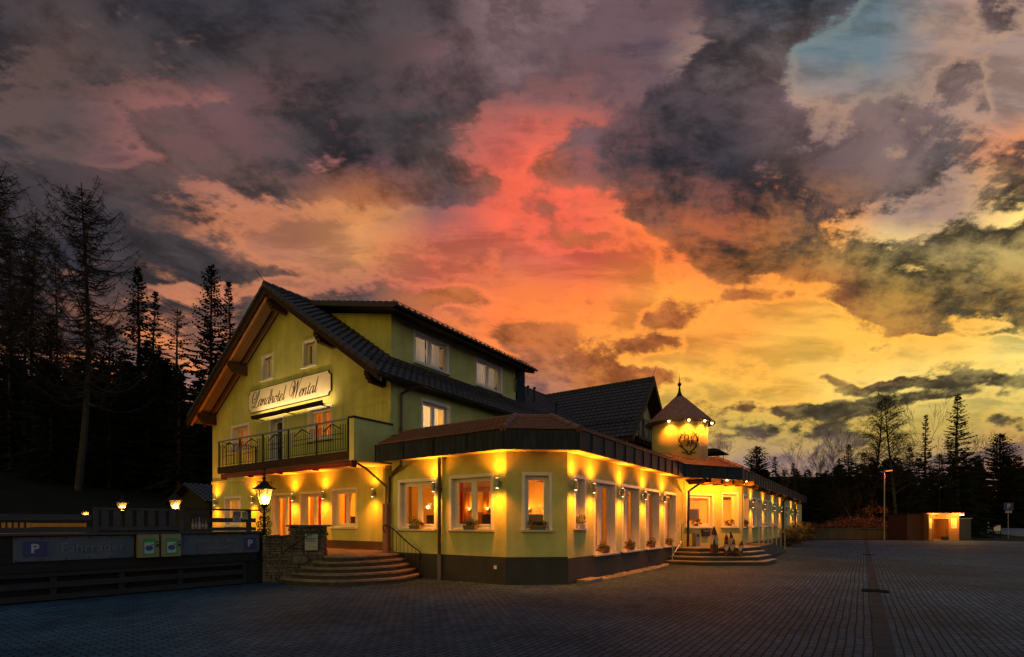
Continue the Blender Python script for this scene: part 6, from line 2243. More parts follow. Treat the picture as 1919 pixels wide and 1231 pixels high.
# ================================================================== entrance steps, ramp, railings
es = thing('entrance_steps', "grey concrete entrance steps with canted corner and raised landing", 'steps', (21.2, 4.6, 0))
lo = [(19.55, 6.30), (19.76, 4.89), (21.10, 3.05), (22.95, 2.92)]
hi = [(20.90, 6.30), (20.85, 5.42), (22.25, 4.06), (23.75, 3.62)]
closing = [(24.6, 4.45), (22.5, 6.2)]
for i in range(4):
    f = i / 3.0
    e_ = [(a[0] + (b[0] - a[0]) * f, a[1] + (b[1] - a[1]) * f) for a, b in zip(lo, hi)]
    b = MB(); b.prism(e_ + [(25.2, 4.5), (22.15, 6.28)], 0.15 * i, 0.15 * (i + 1) - 0.042)
    b.build('riser', 'concrete', es)
    en = offset_line(e_, -0.03) if False else e_
    cx = sum(p[0] for p in e_) / 4 + 1.0; cy = sum(p[1] for p in e_) / 4 + 1.0
    nose = []
    for p in e_:
        dx, dy = p[0] - cx, p[1] - cy
        L = math.hypot(dx, dy)
        nose.append((p[0] + dx / L * 0.04, p[1] + dy / L * 0.04))
    nose[0] = (nose[0][0], 6.305)
    b = MB(); b.prism(nose + [(25.22, 4.52), (22.15, 6.295)], 0.15 * (i + 1) - 0.041, 0.15 * (i + 1))
    b.build('tread', 'concrete_step', es)
b = MB(); b.prism([(23.78, 3.60), (27.6, 3.60), (27.6, 4.57), (25.35, 4.57), (24.5, 4.30)], 0.0, 0.602)
b.hexa([(27.605, 3.60, 0), (33.0, 3.60, 0), (27.605, 4.57, 0), (33.0, 4.57, 0), (27.605, 3.60, 0.60), (33.0, 3.60, 0.02), (27.605, 4.57, 0.60), (33.0, 4.57, 0.02)])
b.build('landing', 'concrete', es)
er = thing('landing_railing', "brushed steel railing with cables along the entrance landing and ramp", 'railing', (25.5, 3.65, 0.6))
b = MB()
b.tube([(23.85, 3.66, 1.55), (27.6, 3.66, 1.55), (32.6, 3.66, 1.0), (32.9, 3.66, 0.95), (32.95, 3.66, 0.8)], 0.024, 8)
b.build('handrail', 'steel', er)
ps = [(23.9, 0.60), (25.2, 0.60), (26.4, 0.6), (27.6, 0.60), (29.2, 0.45), (30.9, 0.26), (32.6, 0.06)]
for x, z in ps:
    zt = 1.54 if x <= 27.61 else 1.55 - (x - 27.6) * 0.11
    b = MB(); b.tube([(x, 3.66, z - 0.3 if x < 27.7 else 0.0), (x, 3.66, zt)], 0.022, 8); b.build('post', 'steel', er)
b = MB()
for k in range(4):
    dz = 0.17 + k * 0.17
    b.tube([(23.9, 3.66, 0.62 + dz), (27.6, 3.66, 0.62 + dz), (32.6, 3.66, 0.07 + dz)], 0.005, 4)
b.build('cable', 'steel', er)
sr = thing('entrance_handrail', "short steel handrail at the left end of the entrance steps, by the last door", 'handrail', (20.2, 6.1, 0))
b = MB(); b.tube([(19.62, 6.08, 1.0), (19.72, 6.08, 1.05), (20.95, 6.08, 1.62), (21.1, 6.08, 1.62)], 0.022, 8); b.build('handrail', 'steel', sr)
for x, z0, zt in ((19.72, 0.0, 1.04), (20.95, 0.55, 1.61)):
    b = MB(); b.tube([(x, 6.08, z0), (x, 6.08, zt)], 0.02, 8); b.build('post', 'steel', sr)
b = MB(); b.tube([(19.72, 6.08, 0.32), (20.95, 6.08, 0.88)], 0.014, 6); b.build('rail', 'steel', sr)
bn = EW(0.42, 0.30, 0.602)
t = thing('ash_bin', "slim grey ash bin standing by the entrance downpipe", 'bin', bn)
b = MB(); b.box(0.27, 0.52, 0.20, 0.42, 0.602, 1.20, EW); b.build('body', 'lampmetal', t)
b = MB(); b.box(0.33, 0.46, 0.421, 0.43, 1.02, 1.12, EW); b.build('slot', 'black', t)

# carved gnome posts, a cluster of pointed stakes with faces and white beards
rg = random.Random(8)
gn = [(20.62, 4.82, 0.45, 1.02, "tallest red-hatted carved wooden gnome post at the left of the cluster"), (20.85, 4.72, 0.45, 1.00, "tall carved gnome post just right of the tallest one"),
      (21.35, 4.42, 0.45, 0.72, "leaning carved gnome post with dark hat in the middle of the cluster"), (21.02, 4.38, 0.30, 0.70, "front carved gnome post with long white beard"),
      (21.28, 4.20, 0.30, 0.68, "small bearded gnome post at the front of the cluster"), (21.62, 4.28, 0.45, 0.82, "carved gnome post with tall slanting hat at the right back"),
      (21.58, 3.98, 0.30, 0.62, "shortest carved gnome post at the right end of the cluster")]
for i, (x, y, z, h, lab) in enumerate(gn):
    t = thing('gnome_post', lab, 'garden figure', (x, y, z), math.atan2(-y, -x) + rg.uniform(-.4, .4), 'carved wooden gnomes on the entrance steps', local=True)
    lean = rg.uniform(-0.06, 0.06)
    r = rg.uniform(0.075, 0.10)
    f = lambda k: lean * (k / h)
    b = MB(); b.tube([(0, 0, 0), (0, f(h * .3), h * .3), (0, f(h * .66), h * .66)], [r * 1.1, r, r * 0.95], 9); b.build('body', 'gnome_wood', t)
    b = MB(); b.tube([(0, f(h * .66), h * .661), (0, f(h * .80), h * .80), (0.01, f(h) + lean * .3, h)], [r * 1.0, r * .72, 0.008], 9); b.build('hat', 'gnome_red', t)
    b = MB(); b.tube([(0, f(h * .52), h * .52), (0, f(h * .665), h * .672)], [r * 1.06, r * 1.08], 9); b.ball((r * 1.05 + .01, f(h * .6), h * .60), 0.022, 6); b.build('face', 'gnome_face', t)
    b = MB(); b.extr([(r * .8, -r * .95, h * .56), (r * .8, r * .95, h * .56), (r * .9, r * .8, h * .43), (r * .9, f(h * .4), h * .28), (r * .9, -r * .8, h * .43)], (0.035, 0, 0)); b.build('beard', 'gnome_white', t)
for i, (px_, py_, z, r_, lab) in enumerate(((1361, 1040, 0.30, 0.20, "reddish pot plant at the foot of the carved gnomes"), (1377, 1049, 0.15, 0.19, "green flowering pot plant on the bottom entrance step"))):
    x, y, _z = ground_pt(px_, py_, z)
    rg = random.Random(70 + i)
    t = thing('pot_plant', lab, 'plant', (x, y, z))
    b = MB(); b.lathe([(0.11, 0), (0.15, 0.14), (0.16, 0.15)], (x, y, z), 12); b.build('pot', 'terracotta', t)
    b = MB(); leaves(b, (x, y, z + 0.12), r_ * 1.25, r_ * 1.25, 0.24, 240, rg, 0.09); b.build('leaves', 'rust_leaf' if i == 0 else 'plant', t, recalc=False)
    b = MB()
    for k in range(20):
        b.ball((x + rg.uniform(-.2, .2), y + rg.uniform(-.2, .2), z + rg.uniform(.2, .36)), 0.016, 5)
    b.build('blossoms', 'flower', t)

# white gravel strip along the annex wall
rg = random.Random(12)
g = MB()
for k in range(1500):
    x = rg.uniform(12.6, 19.4)
    wd_ = 0.16 + 0.22 * math.sin((x - 12.6) / 6.8 * math.pi) ** 0.5
    y = YF - 0.04 - rg.random() * wd_
    r = rg.uniform(0.014, 0.045)
    n = 5
    k0 = len(g.v)
    pts = [(x + r * rg.uniform(.6, 1.1) * math.cos(a), y + r * rg.uniform(.6, 1.1) * math.sin(a), 0.006) for a in [2 * math.pi * j / n for j in range(n)]]
    top = [(x + (p[0] - x) * 0.6, y + (p[1] - y) * 0.6, 0.006 + r * rg.uniform(.7, 1.3)) for p in pts]
    g.add(pts + top, [(j, (j + 1) % n, n + (j + 1) % n, n + j) for j in range(n)] + [tuple(range(n, 2 * n))])
gv = g.build('gravel', 'gravel'); gv['kind'] = 'stuff'
b = MB(); b.box(12.1, 12.95, 5.92, 6.28, 0.006, 0.09)
tag(b.build('stone_slab', 'concrete_step'), "single flat stone slab at the foot of the annex wall, before the gravel", 'slab')

# ================================================================== far end of the yard: wall, lamp, shed, garage, signs
RA = math.atan2(RT[1], RT[0])
def cf(px, t, z=0.0):
    """frame facing the viewer at a point of the yard: a to the right, d towards the viewer"""
    p = ray_pt(px, t)
    return frame(p[0], p[1], RT[0], RT[1], -FW[0], -FW[1]), p


CWf, cp_ = cf(1522, 50.0)
t = thing('concrete_wall', "long weathered concrete retaining wall behind the yard", 'wall', cp_)
b = MB()
for k in range(6):
    b.box(k * 1.6 + 0.01, k * 1.6 + 1.59, -0.3, 0.0, 0.0, 1.02 + 0.01 * (k % 2), CWf)
b.box(-0.05, 9.7, -0.32, 0.03, 1.035, 1.10, CWf)
b.build('panel', 'concrete', t)
lpx, lpy, _z = ray_pt(1657, 49.0)
t = thing('street_lamp', "tall slim street lamp glowing orange-red beside the concrete wall", 'street lamp', (lpx, lpy, 0), RA, local=True)
b = MB(); b.tube([(0, 0, 0), (0, 0, 1.2), (0, 0, 6.65)], [0.09, 0.065, 0.045], 8); b.build('pole', 'lampmetal', t)
b = MB(); b.hexa([(-0.05, -0.10, 6.62), (0.75, -0.13, 6.70), (-0.05, 0.10, 6.62), (0.75, 0.13, 6.70), (-0.05, -0.06, 6.70), (0.70, -0.07, 6.80), (-0.05, 0.06, 6.70), (0.70, 0.07, 6.80)]); b.build('lamp_head', 'lampmetal', t)
b = MB(); b.hexa([(0.22, -0.10, 6.60), (0.72, -0.11, 6.655), (0.22, 0.10, 6.60), (0.72, 0.11, 6.655), (0.22, -0.09, 6.635), (0.72, -0.1, 6.69), (0.22, 0.09, 6.635), (0.72, 0.1, 6.69)]); b.build('bulb', emitter('sodium_lamp', (1.0, 0.13, 0.012), 5.0), t)
light('SPOT', 'street_light', (0.45, 0, 6.5), 1200, (1.0, 0.22, 0.04), t, 0.1, 165, 0.8, aim=(0, 0, -1))

SF, sp_ = cf(1733, 46.5)
t = thing('sales_shed', "small open wooden sales shed with posters, brightly lit under its roof edge", 'shed', sp_)
b = MB()
b.box(0.0, 0.75, -0.08, 0.0, 0.02, 2.40, SF); b.box(2.20, 3.15, -0.08, 0.0, 0.02, 2.40, SF); b.box(0.751, 2.199, -0.08, 0.0, 2.02, 2.40, SF)
b.box(0.0, 0.08, -2.2, -0.081, 0.02, 2.40, SF); b.box(3.07, 3.15, -2.2, -0.081, 0.02, 2.40, SF); b.box(0.0, 3.15, -2.28, -2.2, 0.02, 2.4, SF)
b.box(0.08, 3.07, -2.2, -0.08, 0.0, 0.05, SF)
b.build('wall', 'shed_wood', t)
b = MB(); b.box(-0.10, 3.30, -2.4, 0.32, 2.42, 2.50, SF); b.box(-0.10, 3.30, 0.321, 0.345, 2.36, 2.515, SF); b.build('roof', 'shed_wood', t)
b = MB(); b.box(0.70, 0.76, 0.001, 0.03, 0.02, 2.06, SF); b.box(2.19, 2.25, 0.001, 0.03, 0.02, 2.06, SF); b.box(0.761, 2.189, 0.001, 0.03, 2.0, 2.06, SF); b.build('door_frame', 'room_wood', t)
def poster(a0, a1, z0, z1, d, nlines, par):
    b = MB(); b.box(a0, a1, d, d + 0.008, z0, z1, SF)
    n = nlines
    rg2 = random.Random(int(a0 * 100))
    for k in range(n):
        z = z1 - 0.1 - k * (z1 - z0 - 0.15) / n
        b.box(a0 + 0.06, a1 - 0.06 - rg2.uniform(0, 0.2), d + 0.0085, d + 0.01, z - 0.035, z, SF, 1)
    b.build('poster', ['paper', 'ink'], par)
poster(0.14, 0.62, 1.10, 2.0, 0.002, 9, t); poster(2.42, 2.92, 1.12, 2.0, 0.002, 6, t)
poster(1.50, 2.00, 1.20, 1.85, -2.195, 5, t)
b = MB(); b.box(0.80, 1.15, -1.2, -0.7, 0.06, 1.8, SF); b.box(0.86, 1.09, -0.699, -0.69, 0.9, 1.7, SF, 1); b.box(0.801, 0.84, -0.699, -0.67, 0.8, 1.75, SF, 2); b.build('vending_shelf', ['room_wood', 'paper', 'box_pale'], t)
b = MB(); b.box(3.08, 3.32, 0.12, 0.30, 2.30, 2.40, SF); b.build('lamp', 'bulb', t)
p = SF(2.7, 0.8, 2.25); light('POINT', 'shed_light', p, 300, (1.0, 0.42, 0.06), t, 0.06)
b = MB(); b.box(-0.05, -0.002, -0.05, 0.50, 0.02, 2.415, SF); b.build('corner_board', 'shed_wood', t)
p = SF(0.6, 0.75, 2.25); light('POINT', 'shed_light', p, 130, (1.0, 0.50, 0.09), t, 0.06)
p = SF(1.6, -1.0, 2.2); light('POINT', 'shed_light', p, 90, (1.0, 0.45, 0.08), t, 0.06)
b = MB(); b.tube([SF(0.95, 0.10, 2.42), SF(0.95, 0.10, 2.33)], 0.03, 6); b.lathe([(0.05, 0), (0.09, 0.06), (0.02, 0.10)], SF(0.95, 0.16, 2.26), 8); b.build('camera_dome', 'garage', t)
cr = thing('tool_crate', "black crate with an upright handle in the shed doorway", 'crate', SF(1.9, 0.1, 0.06))
b = MB(); b.box(1.72, 2.18, -0.30, -0.02, 0.06, 0.36, SF); b.build('crate', 'black', cr)
b = MB(); b.tube([SF(2.10, -0.1, 0.36), SF(2.10, -0.1, 0.95), SF(2.05, -0.1, 0.98)], 0.02, 5); b.build('handle', 'iron', cr)
t = thing('store_shed', "long dark red-brown boarded shed adjoining the lit sales shed", 'shed', SF(-2.6, -0.3, 0))
b = MB(); b.box(-1.5, -0.06, -2.6, -0.12, 0.0, 2.42, SF); b.build('wall', 'shed_dark', t)
b = MB(); b.box(-1.58, -0.03, -2.7, -0.02, 2.421, 2.49, SF); b.build('roof', 'dark_wood', t)
GF, gp = cf(1799, 48.2)
t = thing('grey_garage', "low blue-grey metal garage just right of the lit sales shed", 'garage', gp)
b = MB(); b.box(0.0, 1.05, -5.0, 0, 0, 2.0, GF); b.build('wall', 'garage', t)
b = MB(); b.box(-0.05, 1.12, -5.05, 0.06, 2.001, 2.08, GF); b.build('roof', 'lampmetal', t)
b = MB(); b.box(0.08, 0.95, 0.001, 0.02, 0.0, 1.85, GF)
for k in range(5):
    b.box(0.08, 0.95, 0.0205, 0.03, 0.12 + k * 0.36, 0.15 + k * 0.36, GF)
b.build('door', 'garage', t)
PF, p_ = cf(1889, 54.0)
t = thing('parking_sign', "blue parking sign on a thin pole at the far right by the road", 'sign', p_)
b = MB(); b.tube([PF(0, 0, -0.1), PF(0, 0, 3.75)], 0.035, 6); b.build('pole', 'lampmetal', t)
b = MB(); b.box(-0.52, 0.52, 0.04, 0.06, 2.95, 3.78, PF); put_text(b, "P", 0.72, lambda x, y, o: PF(x, 0.061 + o, 3.365 + y), 1, 0.002, bold=0.02); b.build('plate', ['psign', 'pwhite'], t)
b = MB(); b.box(-0.34, 0.34, 0.04, 0.06, 2.68, 2.90, PF); b.box(-0.22, 0.22, 0.061, 0.064, 2.77, 2.82, PF, 1); b.build('supplement_plate', ['sticker', 'ink'], t)
NF, n_ = cf(1868, 56.0)
t = thing('roadside_board', "pale blank information board on two short legs by the road", 'sign', n_)
b = MB(); b.box(-0.40, 0.38, 0.0, 0.03, 0.75, 1.35, NF); b.build('board', 'signboard', t)
for a in (-0.42, 0.38):
    b = MB(); b.box(a, a + 0.05, -0.03, 0.035, -0.1, 1.40, NF); b.build('leg', 'iron', t)
NF, n_ = cf(1851, 70.0)
t = thing('marker_post', "small white road marker post at the far right edge of the yard", 'post', n_)
b = MB(); b.hexa([NF(-0.07, 0, 0), NF(0.07, 0, 0), NF(-0.07, 0.1, 0), NF(0.07, 0.1, 0), NF(-0.06, 0.02, 1.75), NF(0.06, 0.02, 1.85), NF(-0.06, 0.1, 1.75), NF(0.06, 0.1, 1.85)]); b.build('post', 'sticker', t)
b = MB(); b.box(-0.08, 0.08, 0.101, 0.104, 1.3, 1.5, NF); b.build('band', 'ink', t)
NF, n_ = cf(1752, 60.0)
t = thing('guy_post', "thin dark post with guy wires rising behind the sales shed", 'post', n_)
b = MB(); b.tube([NF(0, 0, 0), NF(0, 0, 4.3)], 0.04, 5); b.build('pole', 'iron', t)
b = MB(); b.tube([NF(0, 0, 4.2), NF(4.2, 0, 0.3)], 0.012, 4); b.tube([NF(0, 0, 3.5), NF(2.6, 0, 0.3)], 0.012, 4); b.build('wire', 'steel', t)

# ================================================================== vegetation
def spruce_mesh(seed, h, rad, gap=0.55, nb=8, dens=1.0, ragged=0.3, top=0.9, base=0.06, power=0.85, spray=0.5):
    """returns trunk and crown builders; crown of needle sprays hung along drooping branches"""
    r = random.Random(seed)
    tr = MB()
    lx, ly = r.uniform(-.3, .3), r.uniform(-.3, .3)
    tr.tube([(0, 0, -0.5), (lx * .3, ly * .3, h * .35), (lx * .7, ly * .7, h * .7), (0, 0, h * 0.985)], [0.011 * h + 0.06, 0.009 * h + 0.04, 0.005 * h + 0.02, 0.015], 6)
    cr = MB()
    z = h * base
    while z < h - 0.15:
        f = (z / h - base) / (1 - base)
        L = rad * ((1 - f) ** power) * r.uniform(0.78, 1.12) + 0.12
        n = max(4, int(nb * (0.55 + 0.45 * (1 - f))))
        a0 = r.uniform(0, 6.28)
        for b in range(n):
            if r.random() < ragged * 0.35:
                continue
            a = a0 + 6.283 * b / n + r.uniform(-.25, .25)
            zj = r.uniform(-0.5, 0.5) * gap * (0.4 + 0.8 * (1 - f))
            Lb = L * r.uniform(1 - ragged, 1 + ragged * 0.45) * (1.0 + 0.22 * math.sin(z * 1.7 + a * 2 + seed))
            up = 0.75 * f - 0.30 + r.uniform(-.12, .12)
            ca, sa = math.cos(a), math.sin(a)
            k = max(3, int(Lb / 0.25 * dens))
            pts = []
            for i in range(k + 1):
                q = i / k
                d = Lb * q
                pts.append((d * ca, d * sa, z + zj + up * d - 0.20 * d * q * (1 - f) + 0.10 * Lb * q ** 3))
            tr.tube([pts[0], pts[k // 2], pts[k]], [0.035 * (1 - f) + 0.012, 0.02 * (1 - f) + 0.008, 0.004], 3, cap=False)
            for i in range(k + 1):
                q = i / k
                x, y, zz = pts[i]
                w = spray * (0.45 + 0.75 * math.sin(min(1.0, q * 1.05 + 0.08) * 2.6)) * r.uniform(.7, 1.2) * (0.38 + 0.62 * (1 - f))
                for sg in (-1, 1):
                    e = (ca * 0.55 - sa * sg * 0.85, sa * 0.55 + ca * sg * 0.85, -0.28 + r.uniform(-.35, .15) + 0.25 * f)
                    s = 0.24 * w
                    cr.v += [(x - ca * s * .8, y - sa * s * .8, zz + 0.04), (x + e[0] * w * .55 + ca * s, y + e[1] * w * .55 + sa * s, zz + e[2] * w * .5 + s * .5), (x + e[0] * w, y + e[1] * w, zz + e[2] * w), (x + e[0] * w * .5 - ca * s, y + e[1] * w * .5 - sa * s, zz + e[2] * w * .6 - s * 1.2)]
                    m = len(cr.v)
                    cr.f.append((m - 4, m - 3, m - 2, m - 1)); cr.m.append(0)
                if True:
                    w2 = w * 0.8
                    cr.v += [(x - sa * .05, y + ca * .05, zz), (x + sa * .05, y - ca * .05, zz), (x + ca * w2 + sa * .05, y + sa * w2 - ca * .05, zz - 0.05 * w2 + 0.22 * w2 * f), (x + ca * w2 * .6 - sa * .09, y + sa * w2 * .6 + ca * .09, zz - .1 * w2)]
                    m = len(cr.v)
                    cr.f.append((m - 4, m - 3, m - 2, m - 1)); cr.m.append(0)
        z += gap * r.uniform(0.75, 1.25) * (0.36 + 0.75 * (1 - f))
    for k in range(6):
        a = k * 1.047
        cr.face([(0, 0, h - 0.5), (0.12 * math.cos(a), 0.12 * math.sin(a), h - 0.55), (0.02 * math.cos(a), 0.02 * math.sin(a), h + 0.1)])
    return tr, cr


def larch_mesh(seed, h, rad, base=0.25, lean=0.0):
    """bare larch: long sagging limbs that tip up at the ends, fringed with fine twigs"""
    r = random.Random(seed)
    tr = MB(); cr = MB()
    def axis(z):
        q = z / h
        return (lean * math.sin(q * 2.2) + 0.25 * math.sin(q * 5), -0.2 * math.sin(q * 3.5))
    tr.tube([(*axis(h * k / 12), h * k / 12 - (0.5 if k == 0 else 0)) for k in range(13)], [0.30 * (1 - k / 12.6) ** 0.9 + 0.015 for k in range(13)], 8)
    z = h * base
    while z < h * 0.99:
        f = (z / h - base) / (1 - base)
        n = r.choice((4, 5, 5, 6))
        for b in range(n):
            a = r.uniform(0, 6.283)
            L = rad * (0.30 + 0.75 * (1 - f) ** 0.7) * r.choice((0.5, 0.7, 0.85, 1.0, 1.35)) * r.uniform(.85, 1.1) if f < 0.93 else 0.5 * r.uniform(.5, 1.1)
            if f < 0.25:
                L *= 0.55 + r.random() * 0.6
            ca, sa = math.cos(a), math.sin(a)
            x0, y0 = axis(z)
            k = 9
            pts = []
            sag = r.uniform(0.22, 0.5)
            for i in range(k + 1):
                q = i / k
                d = L * q
                wob = 0.10 * math.sin(q * 6 + b) * L * 0.2
                pts.append((x0 + d * ca - wob * sa, y0 + d * sa + wob * ca, z + (0.05 * q - sag * 2.6 * q * (1 - q) * (1 - 0.5 * f) - 0.10 * q + 0.40 * q ** 4 + 0.40 * f * q) * L * 0.7))
            tr.tube(pts, [0.06 * (1 - f * .7) * (1 - i / (k + 1)) + 0.014 for i in range(k + 1)], 4, cap=False)
            m = int(L * 9)
            for j in range(m):
                q = r.uniform(0.12, 1)
                i = min(k - 1, int(q * k)); u = q * k - i
                p = [pts[i][c] + (pts[i + 1][c] - pts[i][c]) * u for c in range(3)]
                tl = r.uniform(0.25, 0.85) * (0.6 + 0.4 * (1 - q))
                sg = r.choice((-1, 1))
                d = Vector((ca * 0.5 - sa * sg * r.uniform(.2, 1), sa * 0.5 + ca * sg * r.uniform(.2, 1), r.uniform(-0.75, 0.35))).normalized()
                q1 = [p[c] + d[c] * tl for c in range(3)]
                q1[2] -= 0.06
                mid = [(p[c] + q1[c]) / 2 for c in range(3)]; mid[2] += 0.03
                cr.tube([p, mid, q1], [0.018, 0.014, 0.007], 3, cap=False)
                for e in range(2):
                    d2 = Vector((d.x + r.uniform(-.8, .8), d.y + r.uniform(-.8, .8), d.z + r.uniform(-.6, .4))).normalized()
                    cr.tube([mid, [mid[c] + d2[c] * tl * 0.5 for c in range(3)]], [0.009, 0.005], 3, cap=False)
        z += r.uniform(0.28, 0.6) * (0.65 + 0.5 * (1 - f))
    return tr, cr


def broadleaf_mesh(seed, h, spread, levels=5, stems=1, droop=0.0, thin=1.0, base=0.22):
    """bare winter tree: limbs that fork into fine twigs"""
    r = random.Random(seed)
    tr = MB(); cr = MB()
    def grow(p, d, L, rad_, lev):
        n = 4
        pts = [p]
        q = Vector(p); dd = Vector(d)
        for i in range(n):
            dd = (dd + Vector((r.uniform(-.16, .16), r.uniform(-.16, .16), r.uniform(-.08, .10) - droop * (levels - lev) * 0.05))).normalized()
            q = q + dd * L / n
            pts.append(tuple(q))
        rr = [max(0.006, rad_ * (1 - 0.45 * i / n)) for i in range(n + 1)]
        (tr if lev >= levels - 1 else cr).tube(pts, rr, 5 if lev >= levels - 1 else 3, cap=False)
        if lev <= 0:
            return
        kids = r.choice((3, 3, 4)) if lev > 1 else r.choice((3, 4, 5))
        for k in range(kids):
            i = r.randint(1, n)
            if k == 0:
                i = n
            bp = Vector(pts[i])
            a = r.uniform(0, 6.283)
            o = dd.orthogonal().normalized()
            o = (o * math.cos(a) + dd.cross(o) * math.sin(a))
            sp = r.uniform(0.35, 0.85) * spread if k else r.uniform(0.1, 0.3)
            nd = (dd + o * sp + Vector((0, 0, 0.12))).normalized()
            grow(tuple(bp), nd, L * r.uniform(0.52, 0.78), rr[i] * r.uniform(0.5, 0.72), lev - 1)
    for s_ in range(stems):
        a = 6.283 * s_ / stems
        grow((0.3 * math.cos(a) * (stems > 1), 0.3 * math.sin(a) * (stems > 1), -0.3), Vector((math.cos(a) * 0.25 * (stems > 1), math.sin(a) * 0.25 * (stems > 1), 1)).normalized(), h * 0.42, 0.011 * h * thin + 0.02, levels)
    return tr, cr


def birch_mesh(seed, h, rad):
    """bare birch: slender continuous stem, ascending limbs, cloud of drooping twigs"""
    r = random.Random(seed)
    tr = MB(); cr = MB()
    ax = lambda z: (0.5 * math.sin(z * 0.16 + seed), 0.35 * math.sin(z * 0.22 + 1))
    tr.tube([(*ax(h * k / 10), h * k / 10 - (0.4 if not k else 0)) for k in range(11)], [0.20 * (1 - k / 10.4) + 0.012 for k in range(11)], 7)
    z = h * 0.30
    while z < h * 0.985:
        f = (z / h - 0.30) / 0.70
        for b in range(3):
            a = r.uniform(0, 6.283)
            L = rad * (math.sin(min(1, 0.25 + f * 1.0) * 2.75) * 0.85 + 0.22) * r.uniform(0.6, 1.1)
            ca, sa = math.cos(a), math.sin(a)
            x0, y0 = ax(z)
            k = 7
            pts = [(x0 + L * q * ca + .1 * math.sin(5 * q + b), y0 + L * q * sa, z + L * (1.0 * q - 0.42 * q * q - 0.10 * q ** 4)) for q in [i / k for i in range(k + 1)]]
            tr.tube(pts, [0.04 * (1 - f * .6) * (1 - i / (k + 1)) + 0.008 for i in range(k + 1)], 4, cap=False)
            for j in range(int(6 + L * 9)):
                q = r.uniform(0.25, 1); i = min(k - 1, int(q * k))
                p = pts[i] if r.random() < .5 else pts[i + 1]
                d = Vector((r.uniform(-1, 1), r.uniform(-1, 1), r.uniform(-0.3, 0.9))).normalized()
                l1 = r.uniform(0.3, 0.8)
                p1 = Vector(p) + d * l1
                p2 = p1 + Vector((d.x * .3, d.y * .3, -0.55)) * r.uniform(0.3, 0.75)
                cr.tube([p, tuple(p1), tuple(p2)], [0.012, 0.008, 0.004], 3, cap=False)
                p3 = p1 + Vector((r.uniform(-.5, .5), r.uniform(-.5, .5), r.uniform(-.5, .3))) * 0.7
                cr.tube([tuple(p1), tuple(p3)], [0.007, 0.004], 3, cap=False)
        z += 0.42 * r.uniform(.7, 1.3)
    return tr, cr


PROTO = {}
def tree(kind, label, cat, loc, rotz=0.0, scale=1.0, group=None, name=None):
    if kind not in PROTO:
        nm, maker, tm_, cm_ = KINDS_[kind]
        a, b = maker()
        t = thing(name or nm, label, cat, loc, rotz, group, local=True)
        a.build('trunk', tm_, t, recalc=False); b.build('crown', cm_, t, recalc=False)
        t.scale = scale if isinstance(scale, tuple) else (scale,) * 3
        PROTO[kind] = t
        return t
    return dup(PROTO[kind], loc, rotz, label, scale, group)


KINDS_ = {
    'spruceA': ('spruce_tree', lambda: spruce_mesh(1, 20, 3.3, ragged=0.30), 'bark', 'needles'),
    'spruceB': ('spruce_tree', lambda: spruce_mesh(2, 20, 2.6, gap=0.62, nb=7, ragged=0.45), 'bark', 'needles'),
    'spruceC': ('spruce_tree', lambda: spruce_mesh(3, 20, 3.9, gap=0.5, nb=9, ragged=0.28, power=0.7), 'bark', 'needles'),
    'sparse': ('pine_tree', lambda: spruce_mesh(4, 20, 2.7, gap=0.75, nb=6, ragged=0.6, base=0.42, power=0.55, spray=0.45), 'bark', 'needles'),
    'fat': ('fir_tree', lambda: spruce_mesh(5, 12, 3.5, gap=0.36, nb=12, ragged=0.22, power=0.62, base=0.02), 'bark', 'needles'),
    'larchA': ('larch_tree', lambda: larch_mesh(11, 29, 4.9, 0.30, 0.9), 'bark', 'twigs'),
    'larchB': ('larch_tree', lambda: larch_mesh(12, 27, 3.6, 0.40, 0.3), 'bark', 'twigs'),
    'birch': ('birch_tree', lambda: birch_mesh(21, 17, 3.0), 'birch', 'twigs'),
    'bareA': ('bare_tree', lambda: broadleaf_mesh(31, 10, 0.75, 5), 'bark', 'twigs'),
    'bareB': ('bare_tree', lambda: broadleaf_mesh(33, 10, 0.50, 5, stems=3), 'bark', 'twigs'),
}


def gz(px, t):
    x, y, _ = ray_pt(px, t)
    return (x, y, terrain_h(x, y) - 0.1)


def put(kind, px, top, t, label, native, cat='tree', rot=None, wide=1.0, group=None):
    """tree whose crown tip is seen at height top, t metres away"""
    x, y, z = gz(px, t)
    ztop = EYE + (980 - top) * t / 950.0
    s = (ztop - z) / native
    return tree(kind, label, cat, (x, y, z), px * 0.7 if rot is None else rot, (s * wide, s * wide, s), group)


GL_ = 'conifers of the dark forest left of the hotel'
put('larchA', 145, 335, 40, "tall bare larch towering over the left forest, its limbs tipping upward", 29, group=GL_, rot=0.6)
put('larchB', -12, 300, 36, "bare larch cut by the left edge, one limb reaching in high up", 27, group=GL_, rot=2.0)
put('larchB', 52, 480, 46, "slim bare larch between the left edge and the tallest larch", 27, group=GL_, rot=4.0, wide=0.8)
put('larchB', 103, 440, 52, "thin straight dead conifer just left of the tallest larch", 27, group=GL_, rot=1.0, wide=0.55)
put('larchA', 75, 395, 47, "second-tallest whole bare larch, its top just left of the tallest larch", 29, group=GL_, rot=3.3, wide=0.75)
put('larchB', 18, 430, 50, "bare larch with dense fine twigs close to the left picture edge", 27, group=GL_, rot=5.2, wide=0.9)
put('spruceA', 258, 500, 48, "pointed spruce standing free right of the tallest larch", 20, group=GL_)
put('spruceB', 291, 548, 54, "slim spruce close behind the pointed free-standing one", 20, group=GL_)
put('sparse', 332, 578, 50, "high-crowned pine with bare lower trunk between the two spruce pairs", 20, group=GL_)
put('spruceC', 396, 497, 52, "dense tall spruce nearest the hotel gable", 20, group=GL_, wide=0.82)
put('spruceB', 428, 528, 56, "thin spruce half hidden behind the dense one by the gable", 20, group=GL_, wide=0.9)
